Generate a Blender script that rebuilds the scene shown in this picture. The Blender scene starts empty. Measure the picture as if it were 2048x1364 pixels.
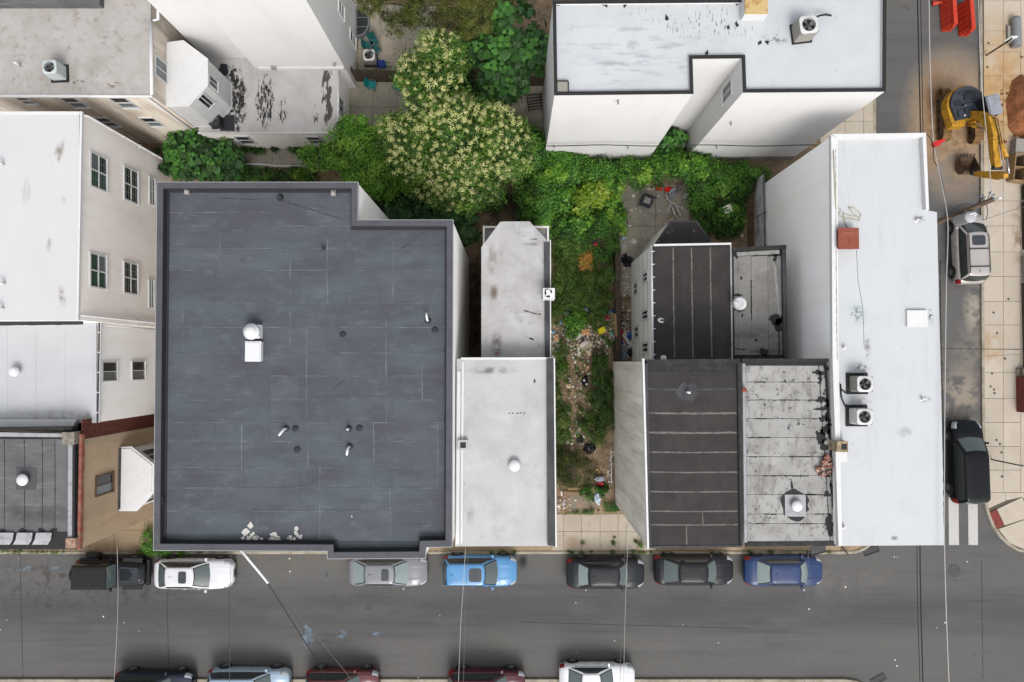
import bpy, math, random
import numpy as np
from mathutils import Vector, Matrix, noise as mnoise

random.seed(7)
RNG = np.random.default_rng(7)
scene = bpy.context.scene
COL = scene.collection

# ------------------------------------------------------------------ camera
CAM_H = 43.0
FPX = 1366.0                       # focal length in photograph pixels (2048 wide)
TILT = math.radians(1.68)
cam_data = bpy.data.cameras.new('camera')
cam = bpy.data.objects.new('camera', cam_data)
COL.objects.link(cam)
cam.location = (0, 0, CAM_H)
cam.rotation_euler = (TILT, 0, 0)
cam_data.sensor_width = 36.0
cam_data.lens = 36.0 * FPX / 2048.0
cam_data.clip_end = 2000
scene.camera = cam

# ------------------------------------------------------------------ light
SUN_EL, SUN_AZ = math.radians(50), math.radians(168)
world = bpy.data.worlds.new('World')
scene.world = world
world.use_nodes = True
wn = world.node_tree
bg = wn.nodes['Background']
sky = wn.nodes.new('ShaderNodeTexSky')
sky.sky_type = 'NISHITA'
sky.sun_disc = False
sky.sun_elevation = SUN_EL
sky.sun_rotation = SUN_AZ
sky.air_density = 1.0
sky.dust_density = 4.0
hsv = wn.nodes.new('ShaderNodeHueSaturation')      # overcast: cloud takes the blue out of the sky
hsv.inputs['Saturation'].default_value = 0.22
wn.links.new(sky.outputs[0], hsv.inputs['Color'])
wn.links.new(hsv.outputs[0], bg.inputs['Color'])
bg.inputs['Strength'].default_value = 0.15
sun_d = bpy.data.lights.new('sun', 'SUN')
sun_d.energy = 0.8
sun_d.angle = math.radians(24)
sun_d.color = (1.0, 0.97, 0.92)
sun = bpy.data.objects.new('sun', sun_d)
COL.objects.link(sun)
sun.location = (0, 0, 60)
dv = Vector((math.sin(SUN_AZ) * math.cos(SUN_EL), math.cos(SUN_AZ) * math.cos(SUN_EL), math.sin(SUN_EL)))
sun.rotation_euler = dv.to_track_quat('Z', 'Y').to_euler()
vs = scene.view_settings
scene.display_settings.display_device = 'sRGB'
vs.view_transform = 'Standard'
vs.look = 'None'
vs.exposure = 0.93
vs.gamma = 1.0
vs.use_curve_mapping = False
try:
    scene.cycles.max_bounces = 10
    scene.cycles.diffuse_bounces = 8
    scene.cycles.transparent_max_bounces = 8
except Exception:
    pass

# ------------------------------------------------------------------ survey: photograph pixel -> place on a level or a wall
CT, ST = math.cos(TILT), math.sin(TILT)
def ray(px, py):
    dx, dy = (px - 1024.0) / FPX, -(py - 682.0) / FPX
    return dx, dy * CT + ST, dy * ST - CT
def P(px, py, z=0.0):
    d = ray(px, py)
    t = (z - CAM_H) / d[2]
    return (d[0] * t, d[1] * t, z)
def XY(px, py, z=0.0):
    return P(px, py, z)[:2]
def PP(pts, z=0.0):
    return [XY(x, y, z) for x, y in pts]
def onwall(px, py, a, b):
    """distance along the wall a->b and height of the wall point seen at the pixel"""
    d = ray(px, py)
    ux, uy = b[0] - a[0], b[1] - a[1]
    L = math.hypot(ux, uy); ux /= L; uy /= L
    nx, ny = -uy, ux
    t = (a[0] * nx + a[1] * ny) / (d[0] * nx + d[1] * ny)
    X, Y, Z = d[0] * t, d[1] * t, CAM_H + d[2] * t
    return (X - a[0]) * ux + (Y - a[1]) * uy, Z

# ------------------------------------------------------------------ materials
def lin(c):
    return c / 12.92 if c <= 0.04045 else ((c + 0.055) / 1.055) ** 2.4
KA = 0.50
def C(r, g, b, k=1.0):
    return tuple(min(0.86, lin(v / 255.0) * KA * k) for v in (r, g, b)) + (1.0,)
def R4(c):
    return tuple(c[:3]) + (1.0,)

def mat(name, col, rough=0.8, layers=(), bump=None, metal=0.0, spec=0.3, rand=0.0, coat=0.0, trans=0.0, tone=None, local=False):
    m = bpy.data.materials.new(name)
    m.use_nodes = True
    nt = m.node_tree
    N, L = nt.nodes, nt.links
    bs = N['Principled BSDF']
    bs.inputs['Roughness'].default_value = rough
    bs.inputs['Metallic'].default_value = metal
    bs.inputs['Specular IOR Level'].default_value = spec
    if coat:
        bs.inputs['Coat Weight'].default_value = coat
        bs.inputs['Coat Roughness'].default_value = 0.04
    if local:
        pos = N.new('ShaderNodeTexCoord').outputs['Object']
    else:
        pos = N.new('ShaderNodeNewGeometry').outputs['Position']
    rgb = N.new('ShaderNodeRGB'); rgb.outputs[0].default_value = R4(col)
    cur = rgb.outputs[0]
    if tone:
        at = N.new('ShaderNodeAttribute'); at.attribute_name = 'tone'
        rp = N.new('ShaderNodeValToRGB')
        e = rp.color_ramp.elements
        e[0].position, e[0].color = 0.0, R4(tone[0])
        e[1].position, e[1].color = 1.0, R4(tone[-1])
        for i, c in enumerate(tone[1:-1]):
            q = e.new((i + 1) / (len(tone) - 1)); q.color = R4(c)
        L.new(at.outputs['Fac'], rp.inputs[0])
        cur = rp.outputs[0]
    if rand:
        oi = N.new('ShaderNodeObjectInfo')
        mr = N.new('ShaderNodeMapRange')
        mr.inputs['To Min'].default_value = 1 - rand; mr.inputs['To Max'].default_value = 1 + rand
        L.new(oi.outputs['Random'], mr.inputs['Value'])
        mx = N.new('ShaderNodeMix'); mx.data_type = 'RGBA'; mx.blend_type = 'MULTIPLY'
        mx.inputs[0].default_value = 1.0
        L.new(cur, mx.inputs[6]); L.new(mr.outputs[0], mx.inputs[7])
        cur = mx.outputs[2]
    for ly in layers:
        mp = N.new('ShaderNodeMapping')
        st = ly.get('st', (1, 1, 1))
        mp.inputs['Scale'].default_value = st
        mp.inputs['Location'].default_value = (ly.get('o', 0.0), ly.get('o', 0.0) * 1.7, 0)
        L.new(pos, mp.inputs[0])
        if ly.get('kind') == 'vor':
            t = N.new('ShaderNodeTexVoronoi'); t.feature = 'DISTANCE_TO_EDGE'
            t.inputs['Scale'].default_value = ly['s']
            fo = t.outputs['Distance']
        elif ly.get('kind') == 'cell':
            t = N.new('ShaderNodeTexVoronoi')
            t.inputs['Scale'].default_value = ly['s']
            fo = t.outputs['Distance']
        else:
            t = N.new('ShaderNodeTexNoise')
            t.inputs['Scale'].default_value = ly['s']
            t.inputs['Detail'].default_value = ly.get('d', 6.0)
            t.inputs['Roughness'].default_value = ly.get('r', 0.6)
            fo = t.outputs['Fac']
        L.new(mp.outputs[0], t.inputs['Vector'])
        mr = N.new('ShaderNodeMapRange')
        mr.inputs['From Min'].default_value = ly.get('lo', 0.4)
        mr.inputs['From Max'].default_value = ly.get('hi', 0.65)
        mr.inputs['To Min'].default_value = 0.0
        mr.inputs['To Max'].default_value = ly.get('f', 1.0)
        L.new(fo, mr.inputs['Value'])
        fac = mr.outputs[0]
        if 'at' in ly:                              # a stain with a place and an outline of its own
            x, y, rx, ry = ly['at'][:4]
            ang = ly['at'][4] if len(ly['at']) > 4 else 0.0
            m2 = N.new('ShaderNodeMapping'); m2.vector_type = 'TEXTURE'
            m2.inputs['Location'].default_value = (x, y, 0)
            m2.inputs['Rotation'].default_value = (0, 0, ang)
            m2.inputs['Scale'].default_value = (rx, ry, 1e4)
            L.new(pos, m2.inputs[0])
            ln = N.new('ShaderNodeVectorMath'); ln.operation = 'LENGTH'
            L.new(m2.outputs[0], ln.inputs[0])
            m3 = N.new('ShaderNodeMapRange')
            m3.inputs['From Min'].default_value = 1.15; m3.inputs['From Max'].default_value = 0.35
            L.new(ln.outputs['Value'], m3.inputs['Value'])
            mu = N.new('ShaderNodeMath'); mu.operation = 'MULTIPLY'
            L.new(fac, mu.inputs[0]); L.new(m3.outputs[0], mu.inputs[1])
            fac = mu.outputs[0]
            if ly.get('hard'):
                m4 = N.new('ShaderNodeMapRange')
                m4.inputs['From Min'].default_value = 0.22; m4.inputs['From Max'].default_value = 0.4
                L.new(fac, m4.inputs['Value']); fac = m4.outputs[0]
        mx = N.new('ShaderNodeMix'); mx.data_type = 'RGBA'
        mx.blend_type = ly.get('b', 'MIX')
        L.new(fac, mx.inputs[0]); L.new(cur, mx.inputs[6])
        mx.inputs[7].default_value = R4(ly['c'])
        cur = mx.outputs[2]
    L.new(cur, bs.inputs['Base Color'])
    if bump:
        t = N.new('ShaderNodeTexNoise'); t.inputs['Scale'].default_value = bump[0]; t.inputs['Detail'].default_value = 5
        mp = N.new('ShaderNodeMapping'); mp.inputs['Scale'].default_value = bump[2] if len(bump) > 2 else (1, 1, 1)
        L.new(pos, mp.inputs[0]); L.new(mp.outputs[0], t.inputs['Vector'])
        bp = N.new('ShaderNodeBump'); bp.inputs['Strength'].default_value = bump[1]; bp.inputs['Distance'].default_value = 0.04
        L.new(t.outputs['Fac'], bp.inputs['Height']); L.new(bp.outputs[0], bs.inputs['Normal'])
    if trans:
        tr = N.new('ShaderNodeBsdfTranslucent'); L.new(cur, tr.inputs['Color'])
        ms = N.new('ShaderNodeMixShader'); ms.inputs[0].default_value = trans
        L.new(bs.outputs[0], ms.inputs[1]); L.new(tr.outputs[0], ms.inputs[2])
        L.new(ms.outputs[0], N['Material Output'].inputs['Surface'])
    return m

def px_at(px, py, z, rx, ry, ang=0.0):
    x, y = XY(px, py, z)
    s = (CAM_H - z) / FPX
    return (x, y, rx * s, ry * s, ang)

# ------------------------------------------------------------------ mesh builder
class MB:
    def __init__(s):
        s.v, s.f = [], []
    def poly(s, pts):
        i = len(s.v); s.v += [tuple(p) for p in pts]; s.f.append(tuple(range(i, i + len(pts)))); return s
    def prism(s, poly, z0, z1, top=True, bottom=False, side=True):
        n = len(poly); i = len(s.v)
        s.v += [(x, y, z0) for x, y in poly] + [(x, y, z1) for x, y in poly]
        if side:
            for k in range(n):
                j = (k + 1) % n
                s.f.append((i + k, i + j, i + n + j, i + n + k))
        if top: s.f.append(tuple(range(i + n, i + 2 * n)))
        if bottom: s.f.append(tuple(range(i + n - 1, i - 1, -1)))
        return s
    def ring(s, outer, inner, z0, z1):
        """a closed band of wall between two outlines"""
        n = len(outer); i = len(s.v)
        s.v += [(x, y, z0) for x, y in outer] + [(x, y, z1) for x, y in outer] + [(x, y, z0) for x, y in inner] + [(x, y, z1) for x, y in inner]
        for k in range(n):
            j = (k + 1) % n
            s.f.append((i + k, i + j, i + n + j, i + n + k))
            s.f.append((i + n + k, i + n + j, i + 3 * n + j, i + 3 * n + k))
            s.f.append((i + 3 * n + k, i + 3 * n + j, i + 2 * n + j, i + 2 * n + k))
        return s
    def box(s, c, d, rz=0.0, rot=None):
        hx, hy, hz = d[0] / 2, d[1] / 2, d[2] / 2
        i = len(s.v)
        M = rot if rot is not None else Matrix.Rotation(rz, 3, 'Z')
        for z in (-hz, hz):
            for x, y in ((-hx, -hy), (hx, -hy), (hx, hy), (-hx, hy)):
                p = M @ Vector((x, y, z)); s.v.append((p.x + c[0], p.y + c[1], p.z + c[2]))
        for q in ((3, 2, 1, 0), (4, 5, 6, 7), (0, 1, 5, 4), (1, 2, 6, 5), (2, 3, 7, 6), (3, 0, 4, 7)):
            s.f.append(tuple(i + k for k in q))
        return s
    def tube(s, pts, r, n=8, r2=None, cap=True):
        pts = [Vector(p) for p in pts]
        m = len(pts)
        rs = [r + (r2 - r) * k / (m - 1) for k in range(m)] if r2 is not None else [r] * m
        i = len(s.v)
        up = None
        for k, p in enumerate(pts):
            t = (pts[min(k + 1, m - 1)] - pts[max(k - 1, 0)]).normalized()
            if up is None:
                up = Vector((0, 0, 1)) if abs(t.z) < 0.9 else Vector((1, 0, 0))
            a = t.cross(up).normalized(); b = a.cross(t).normalized(); up = b
            for q in range(n):
                an = 2 * math.pi * q / n
                w = p + (a * math.cos(an) + b * math.sin(an)) * rs[k]
                s.v.append(tuple(w))
        for k in range(m - 1):
            for q in range(n):
                q2 = (q + 1) % n
                s.f.append((i + k * n + q, i + k * n + q2, i + (k + 1) * n + q2, i + (k + 1) * n + q))
        if cap:
            s.f.append(tuple(i + q for q in range(n))[::-1]); s.f.append(tuple(i + (m - 1) * n + q for q in range(n)))
        return s
    def lathe(s, prof, c=(0, 0, 0), n=20):
        """prof: (radius, z) from the top or bottom; closed at ends with small radius"""
        i = len(s.v); m = len(prof)
        for r, z in prof:
            for q in range(n):
                a = 2 * math.pi * q / n
                s.v.append((c[0] + r * math.cos(a), c[1] + r * math.sin(a), c[2] + z))
        for k in range(m - 1):
            for q in range(n):
                q2 = (q + 1) % n
                s.f.append((i + k * n + q, i + k * n + q2, i + (k + 1) * n + q2, i + (k + 1) * n + q))
        s.f.append(tuple(i + q for q in range(n))[::-1]); s.f.append(tuple(i + (m - 1) * n + q for q in range(n)))
        return s
    def grid(s, rows, closed=False):
        i = len(s.v); m = len(rows); n = len(rows[0])
        for r in rows: s.v += [tuple(p) for p in r]
        for k in range(m - 1):
            for q in range(n if closed else n - 1):
                q2 = (q + 1) % n
                s.f.append((i + k * n + q, i + k * n + q2, i + (k + 1) * n + q2, i + (k + 1) * n + q))
        return s
    def xf(s, M):
        s.v = [tuple(M @ Vector(p)) for p in s.v]; return s

ORG = {}
def link_mesh(name, me, m, parent, smooth=False):
    if m is not None: me.materials.append(m)
    o = bpy.data.objects.new(name, me)
    COL.objects.link(o)
    if parent is not None:
        o.parent = parent
    return o
def obj(name, b, m, parent=None, smooth=False, origin=None):
    """link one mesh object; world coordinates in, kept relative to the thing it belongs to"""
    org = ORG.get(parent.name, (0, 0, 0)) if parent is not None else (origin or (0, 0, 0))
    me = bpy.data.meshes.new(name)
    me.from_pydata([(x - org[0], y - org[1], z - org[2]) for x, y, z in b.v], [], b.f)
    if smooth: me.shade_smooth()
    o = link_mesh(name, me, m, parent)
    if parent is not None:
        ORG[o.name] = org
    else:
        o.location = org; ORG[o.name] = org
    return o
def tag(o, label, cat, group=None):
    o['label'] = label; o['category'] = cat
    if group: o['group'] = group
    return o
def thing(name, loc, label, cat, group=None):
    o = bpy.data.objects.new(name, None)
    COL.objects.link(o)
    o.empty_display_size = 0.2
    o.location = loc
    ORG[o.name] = tuple(loc)
    return tag(o, label, cat, group)
def single(name, b, m, loc, label, cat, group=None, smooth=False):
    return tag(obj(name, b, m, None, smooth, loc), label, cat, group)
def struct(name, b, m, smooth=False):
    o = obj(name, b, m, None, smooth); o['kind'] = 'structure'; return o
def inst(name, me, parent, loc, rot=(0, 0, 0), sc=(1, 1, 1)):
    o = bpy.data.objects.new(name, me); COL.objects.link(o)
    org = ORG.get(parent.name, (0, 0, 0)) if parent is not None else (0, 0, 0)
    if parent is not None: o.parent = parent
    o.location = (loc[0] - org[0], loc[1] - org[1], loc[2] - org[2]); o.rotation_euler = rot; o.scale = sc
    return o
def mesh_of(b, m, name, smooth=False):
    me = bpy.data.meshes.new(name); me.from_pydata(b.v, [], b.f)
    if smooth: me.shade_smooth()
    me.materials.append(m); return me

def area(p):
    return 0.5 * sum(p[i][0] * p[(i + 1) % len(p)][1] - p[(i + 1) % len(p)][0] * p[i][1] for i in range(len(p)))
def ccw(p):
    return p if area(p) > 0 else p[::-1]
def inset(p, d):
    n = len(p); out = []
    for i in range(n):
        a, b, c = Vector(p[i - 1]), Vector(p[i]), Vector(p[(i + 1) % n])
        u, v = (b - a).normalized(), (c - b).normalized()
        n1, n2 = Vector((-u.y, u.x)), Vector((-v.y, v.x))
        k = 1 + n1.dot(n2)
        w = (n1 + n2) / max(k, 0.3)
        out.append((b.x + w.x * d, b.y + w.y * d))
    return out
def ribbon(name, pts, z, w, m, parent, jit=0.35, step=0.12, th=0.004, one=None):
    """an uneven strip of tar, caulk or paint lying on a surface (pts in metres)"""
    b = one or MB()
    P3 = [Vector((p[0], p[1])) for p in pts]
    cl = []
    for a, c in zip(P3[:-1], P3[1:]):
        k = max(1, int((c - a).length / step))
        for q in range(k): cl.append(a + (c - a) * (q / k))
    cl.append(P3[-1])
    rowsL, rowsR = [], []
    for k, p in enumerate(cl):
        t = (cl[min(k + 1, len(cl) - 1)] - cl[max(k - 1, 0)]).normalized()
        nn = Vector((-t.y, t.x))
        l = w / 2 * (1 + random.uniform(-jit, jit)); r = w / 2 * (1 + random.uniform(-jit, jit))
        rowsL.append(p + nn * l); rowsR.append(p - nn * r)
    rows = []
    for l, r in zip(rowsL, rowsR):
        rows.append([(l.x, l.y, z), (l.x, l.y, z + th), (r.x, r.y, z + th), (r.x, r.y, z)])
    b.grid(rows)
    if one is not None: return b
    return obj(name, b, m, parent)
def blotch(b, c, rx, ry, z, th=0.004, n=14, jit=0.35, rot=0.0):
    """an uneven patch"""
    pts = []
    for k in range(n):
        a = 2 * math.pi * k / n; q = 1 + random.uniform(-jit, jit)
        x, y = rx * q * math.cos(a), ry * q * math.sin(a)
        pts.append((c[0] + x * math.cos(rot) - y * math.sin(rot), c[1] + x * math.sin(rot) + y * math.cos(rot)))
    return b.prism(pts, z, z + th)
# ------------------------------------------------------------------ surface materials
m_road = mat('asphalt', C(108, 107, 106), 0.92, [
    dict(c=C(114, 112, 109), s=0.35, lo=0.45, hi=0.75, f=0.7),
    dict(c=C(86, 86, 88), s=0.8, st=(0.12, 1.2, 1), lo=0.5, hi=0.72, f=0.75),
    dict(c=C(84, 85, 89), s=0.1, lo=0.1, hi=0.3, f=0.85, at=px_at(900, 1222, 0, 2600, 50)),
    dict(c=C(78, 78, 80), s=2.4, st=(0.06, 1.6, 1), lo=0.52, hi=0.66, f=0.7, at=px_at(900, 1225, 0, 2600, 70)),
    dict(c=C(114, 112, 108), s=0.5, st=(0.4, 1.2, 1), lo=0.48, hi=0.66, f=0.45, o=8),
    dict(c=C(64, 63, 62), s=5.0, st=(0.35, 1.4, 1), lo=0.62, hi=0.70, f=0.7, d=10, o=6),
    dict(c=C(120, 118, 114), s=55, lo=0.52, hi=0.72, f=0.7, d=2),
    dict(c=C(60, 60, 60), s=34, lo=0.58, hi=0.72, f=0.6, d=3),
    dict(c=C(50, 50, 50), s=0.55, lo=0.66, hi=0.74, f=0.5, d=9, o=3),
    dict(c=C(66, 64, 62), s=1.6, lo=0.5, hi=0.62, f=0.7, at=px_at(200, 1160, 0, 260, 60)),
    dict(c=C(210, 178, 142), s=1.1, lo=0.2, hi=0.48, f=0.95, at=px_at(1905, 245, 0, 96, 150)),
    dict(c=C(164, 126, 90), s=2.2, lo=0.45, hi=0.62, f=0.8, at=px_at(1900, 250, 0, 80, 130)),
    dict(c=C(160, 122, 86), s=1.5, lo=0.35, hi=0.55, f=0.95, at=px_at(1868, 225, 0, 28, 110)),
    dict(c=C(178, 168, 152), s=1.0, lo=0.42, hi=0.52, f=0.9, at=px_at(1948, 620, 0, 22, 60)),
    dict(c=C(170, 158, 142), s=1.1, lo=0.42, hi=0.54, f=0.85, at=px_at(1925, 790, 0, 48, 70)),
    dict(c=C(150, 140, 128), s=1.2, lo=0.42, hi=0.56, f=0.7, at=px_at(1940, 700, 0, 40, 60)),
    dict(c=C(140, 138, 132), s=1.3, lo=0.4, hi=0.6, f=0.7, at=px_at(1895, 340, 0, 40, 60)),
    dict(c=C(128, 125, 120), s=1.0, lo=0.45, hi=0.65, f=0.6, at=px_at(1660, 1160, 0, 130, 40)),
    dict(c=C(120, 112, 98), s=1.2, lo=0.4, hi=0.62, f=0.7, at=px_at(640, 1118, 0, 260, 16)),
    dict(c=C(122, 116, 104), s=1.4, lo=0.4, hi=0.62, f=0.6, at=px_at(1400, 1112, 0, 360, 12)),
    dict(c=C(45, 45, 46), s=1.4, lo=0.4, hi=0.5, f=0.9, at=px_at(1046, 1122, 0, 10, 18)),
    dict(c=C(114, 111, 105), s=1.0, lo=0.42, hi=0.62, f=0.4, at=px_at(800, 1345, 0, 1100, 26)),
], bump=(45, 0.25))
m_curb = mat('curb_concrete', C(186, 178, 160), 0.9, [dict(c=C(140, 132, 112), s=1.3, lo=0.45, hi=0.65, f=0.8), dict(c=C(96, 92, 80), s=5, lo=0.6, hi=0.7, f=0.7)], bump=(30, 0.2))
def slab_mat(name, c, d1, d2, extra=()):
    return mat(name, c, 0.9, [dict(c=d1, s=0.9, lo=0.4, hi=0.7, f=0.7), dict(c=d2, s=4.0, lo=0.55, hi=0.75, f=0.5), dict(c=d2, s=40, lo=0.6, hi=0.75, f=0.4)] + list(extra), bump=(40, 0.15), rand=0.07)
m_slab_e = slab_mat('pale_sidewalk', C(212, 200, 184), C(204, 190, 170), C(188, 172, 150), [
    dict(c=C(208, 172, 122), s=0.7, lo=0.2, hi=0.5, f=0.95, at=px_at(1998, 190, 0.1, 80, 170)),
    dict(c=C(178, 132, 86), s=1.6, lo=0.45, hi=0.62, f=0.7, at=px_at(2010, 210, 0.1, 50, 120)),
    dict(c=C(188, 150, 100), s=1.2, lo=0.42, hi=0.62, f=0.7, at=px_at(1985, 690, 0.1, 30, 50)),
    dict(c=C(150, 118, 84), s=1.5, lo=0.45, hi=0.6, f=0.7, at=px_at(2036, 470, 0.1, 14, 80)),
    dict(c=C(170, 155, 130), s=0.6, lo=0.4, hi=0.7, f=0.5, at=px_at(2010, 900, 0.1, 60, 60))])
m_slab_l = slab_mat('lot_sidewalk', C(202, 190, 174), C(186, 172, 152), C(150, 138, 118), [dict(c=C(172, 148, 122), s=0.5, lo=0.2, hi=0.4, f=0.8, at=px_at(1146, 1085, 0.1, 20, 16))])
m_slab_w = slab_mat('tan_sidewalk', C(176, 156, 128), C(156, 136, 108), C(128, 112, 90))
m_patio = slab_mat('patio_concrete', C(196, 188, 170), C(166, 158, 140), C(116, 110, 96))
m_bed = mat('joint_soil', C(104, 96, 82), 0.95, [dict(c=C(80, 90, 55), s=1.6, lo=0.5, hi=0.65, f=0.7)])
m_soil = mat('yard_soil', C(158, 136, 110), 0.97, [
    dict(c=C(196, 168, 136), s=0.9, lo=0.45, hi=0.65, f=0.8),
    dict(c=C(104, 92, 72), s=1.9, lo=0.5, hi=0.68, f=0.8),
    dict(c=C(206, 184, 156), s=6.0, lo=0.58, hi=0.7, f=0.6),
    dict(c=C(86, 92, 58), s=0.7, lo=0.52, hi=0.66, f=0.6, o=5),
    dict(c=C(190, 150, 118), s=2.5, lo=0.35, hi=0.55, f=0.8, at=px_at(1125, 1005, 0.1, 24, 34)),
    dict(c=C(150, 146, 136), s=1.2, lo=0.35, hi=0.55, f=0.8, at=px_at(1160, 1010, 0.1, 34, 26)),
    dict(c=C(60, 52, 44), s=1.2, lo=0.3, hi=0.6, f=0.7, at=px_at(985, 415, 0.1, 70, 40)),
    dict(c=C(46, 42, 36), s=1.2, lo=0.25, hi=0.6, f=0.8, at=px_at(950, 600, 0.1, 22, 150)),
], bump=(18, 0.8))
m_far = mat('far_ground', C(110, 104, 90), 0.95, [dict(c=C(80, 88, 58), s=0.2, lo=0.45, hi=0.6)])
m_paint = mat('white_road_paint', C(216, 214, 210), 0.8, [dict(c=C(150, 150, 148), s=4, lo=0.58, hi=0.72, f=0.8)])
m_blue_mark = mat('blue_marking_paint', C(122, 142, 158), 0.9, [dict(c=C(92, 92, 94), s=2.2, lo=0.42, hi=0.58, f=1.0)])
m_dark_line = mat('dark_road_line', C(58, 58, 58), 0.8)
m_redtile = mat('red_paver', C(150, 68, 62), 0.85, [dict(c=C(120, 56, 52), s=8, lo=0.45, hi=0.6)])

WALLK = 2.0
def wall_mat(name, c, dirt, lo=0.5, hi=0.75, f=0.6, extra=(), k=WALLK):
    c = tuple(min(0.84, v * k) for v in c[:3]); dirt = tuple(min(0.84, v * k) for v in dirt[:3])
    return mat(name, c, 0.85, [dict(c=dirt, s=0.9, st=(1.4, 1.4, 0.18), lo=lo, hi=hi, f=f), dict(c=dirt, s=0.35, lo=0.5, hi=0.72, f=f * 0.7)] + list(extra), bump=(26, 0.12))
m_w_white = wall_mat('white_stucco', C(228, 227, 226), C(212, 209, 205), f=0.4, k=1.4)
m_w_side = wall_mat('white_siding', C(226, 225, 222), C(212, 208, 200), f=0.4)
m_w_cream = wall_mat('cream_render', C(224, 218, 213), C(200, 192, 184), f=0.6, k=2.1)
m_w_cream2 = wall_mat('off_white_render', C(224, 221, 216), C(206, 200, 192), f=0.5, k=2.5)
m_w_dirty = wall_mat('stained_render', C(204, 194, 182), C(150, 138, 124), 0.42, 0.62, 0.8)
m_w_grey = wall_mat('grey_siding', C(196, 194, 190), C(168, 164, 158), f=0.6)
m_w_lot = wall_mat('streaked_party_wall', C(206, 203, 196), C(174, 170, 160), 0.42, 0.66, 0.75, [dict(c=C(224, 222, 216, WALLK), s=1.4, st=(1.0, 1.6, 0.1), lo=0.55, hi=0.65, f=0.6), dict(c=C(150, 146, 132, WALLK), s=2.2, st=(1.0, 2.2, 0.08), lo=0.6, hi=0.68, f=0.7, o=3)])
m_w_tan = wall_mat('tan_stucco', C(164, 144, 120), C(140, 120, 98), 0.45, 0.65, 0.7)
m_w_conc = wall_mat('foundation_grey', C(150, 146, 138), C(120, 116, 108), k=1.3)
m_brick = mat('old_brick', C(110, 58, 46, 1.2), 0.9, [dict(c=C(84, 44, 36), s=5, lo=0.45, hi=0.6, f=0.8), dict(c=C(150, 130, 115), s=2, lo=0.64, hi=0.72, f=0.6)], bump=(25, 0.5))

m_r_darkA = mat('slate_membrane', C(95, 99, 108), 0.82, [
    dict(c=C(84, 83, 94), s=0.5, st=(0.6, 1.1, 1), lo=0.42, hi=0.62, f=0.8),
    dict(c=C(98, 112, 116), s=0.7, st=(0.4, 1.2, 1), lo=0.48, hi=0.7, f=0.8, o=9),
    dict(c=C(122, 128, 134), s=1.5, st=(0.7, 1.3, 1), lo=0.54, hi=0.74, f=0.6, d=10, r=.7, o=4),
    dict(c=C(74, 74, 84), s=2.6, st=(0.2, 1.8, 1), lo=0.56, hi=0.74, f=0.5, d=10),
    dict(c=C(120, 124, 130), s=3.2, st=(1.0, 0.5, 1), lo=0.64, hi=0.74, f=0.5, o=2), dict(c=C(82, 80, 84), s=0.9, lo=0.6, hi=0.63, f=0.3, d=3, o=12)], rand=0.085, bump=(20, 0.12))
m_r_darkA2 = mat('dark_flashing', C(72, 74, 82), 0.75, [dict(c=C(58, 58, 66), s=2, lo=0.45, hi=0.65)])
m_copeA = mat('grey_coping', C(92, 94, 100), 0.7, [dict(c=C(78, 80, 86), s=1.5, lo=0.45, hi=0.65, f=0.7)])
m_patchA = mat('black_flashing_patch', C(54, 55, 60), 0.7)
m_r_white = mat('white_roof_coating', C(232, 233, 236), 0.7, [
    dict(c=C(218, 219, 222), s=0.5, lo=0.42, hi=0.7, f=0.7),
    dict(c=C(206, 205, 204), s=2.2, st=(0.7, 1.2, 1), lo=0.58, hi=0.76, f=0.5)], bump=(14, 0.1))
m_r_F = mat('white_roof_F', C(226, 229, 232), 0.68, [
    dict(c=C(222, 225, 228), s=0.4, lo=0.42, hi=0.7, f=0.45),
    dict(c=C(212, 213, 213), s=1.3, st=(2.6, 0.25, 1), lo=0.58, hi=0.72, f=0.6, d=10, o=3),
    dict(c=C(150, 150, 150), s=2.6, lo=0.655, hi=0.69, f=0.6, d=12, r=.75),
    dict(c=C(190, 208, 204), s=1.5, lo=0.3, hi=0.6, f=0.7, at=px_at(1706, 630, 9.9, 26, 26)),
    dict(c=C(120, 132, 126), s=6, lo=0.5, hi=0.56, f=0.9, at=px_at(1708, 628, 9.9, 14, 16)),
    dict(c=C(150, 168, 162), s=3, lo=0.4, hi=0.6, f=0.6, at=px_at(1803, 862, 9.9, 16, 12)),
    dict(c=C(140, 140, 138), s=4, lo=0.42, hi=0.58, f=0.8, at=px_at(1728, 695, 9.9, 8, 26)),
    dict(c=C(120, 116, 112), s=5, lo=0.45, hi=0.55, f=0.8, at=px_at(1718, 735, 9.9, 18, 12)),
    dict(c=C(160, 156, 150), s=4, lo=0.4, hi=0.6, f=0.6, at=px_at(1712, 800, 9.9, 26, 12)),
    dict(c=C(90, 90, 92), s=7, lo=0.48, hi=0.56, f=0.9, at=px_at(1832, 441, 9.9, 13, 8)),
    dict(c=C(90, 90, 92), s=7, lo=0.48, hi=0.56, f=0.9, at=px_at(1854, 634, 9.9, 6, 16)),
    dict(c=C(130, 130, 130), s=6, lo=0.45, hi=0.55, f=0.9, at=px_at(1843, 798, 9.9, 12, 7)),
    dict(c=C(120, 120, 120), s=2, lo=0.3, hi=0.5, f=0.8, at=px_at(1782, 1073, 9.9, 8, 5)),
    dict(c=C(204, 200, 190), s=1.0, st=(3, 0.3, 1), lo=0.5, hi=0.65, f=0.5, at=px_at(1684, 350, 9.9, 20, 120)),
    dict(c=C(214, 214, 215), s=0.8, lo=0.56, hi=0.68, f=0.35)], bump=(14, 0.1))
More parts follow.
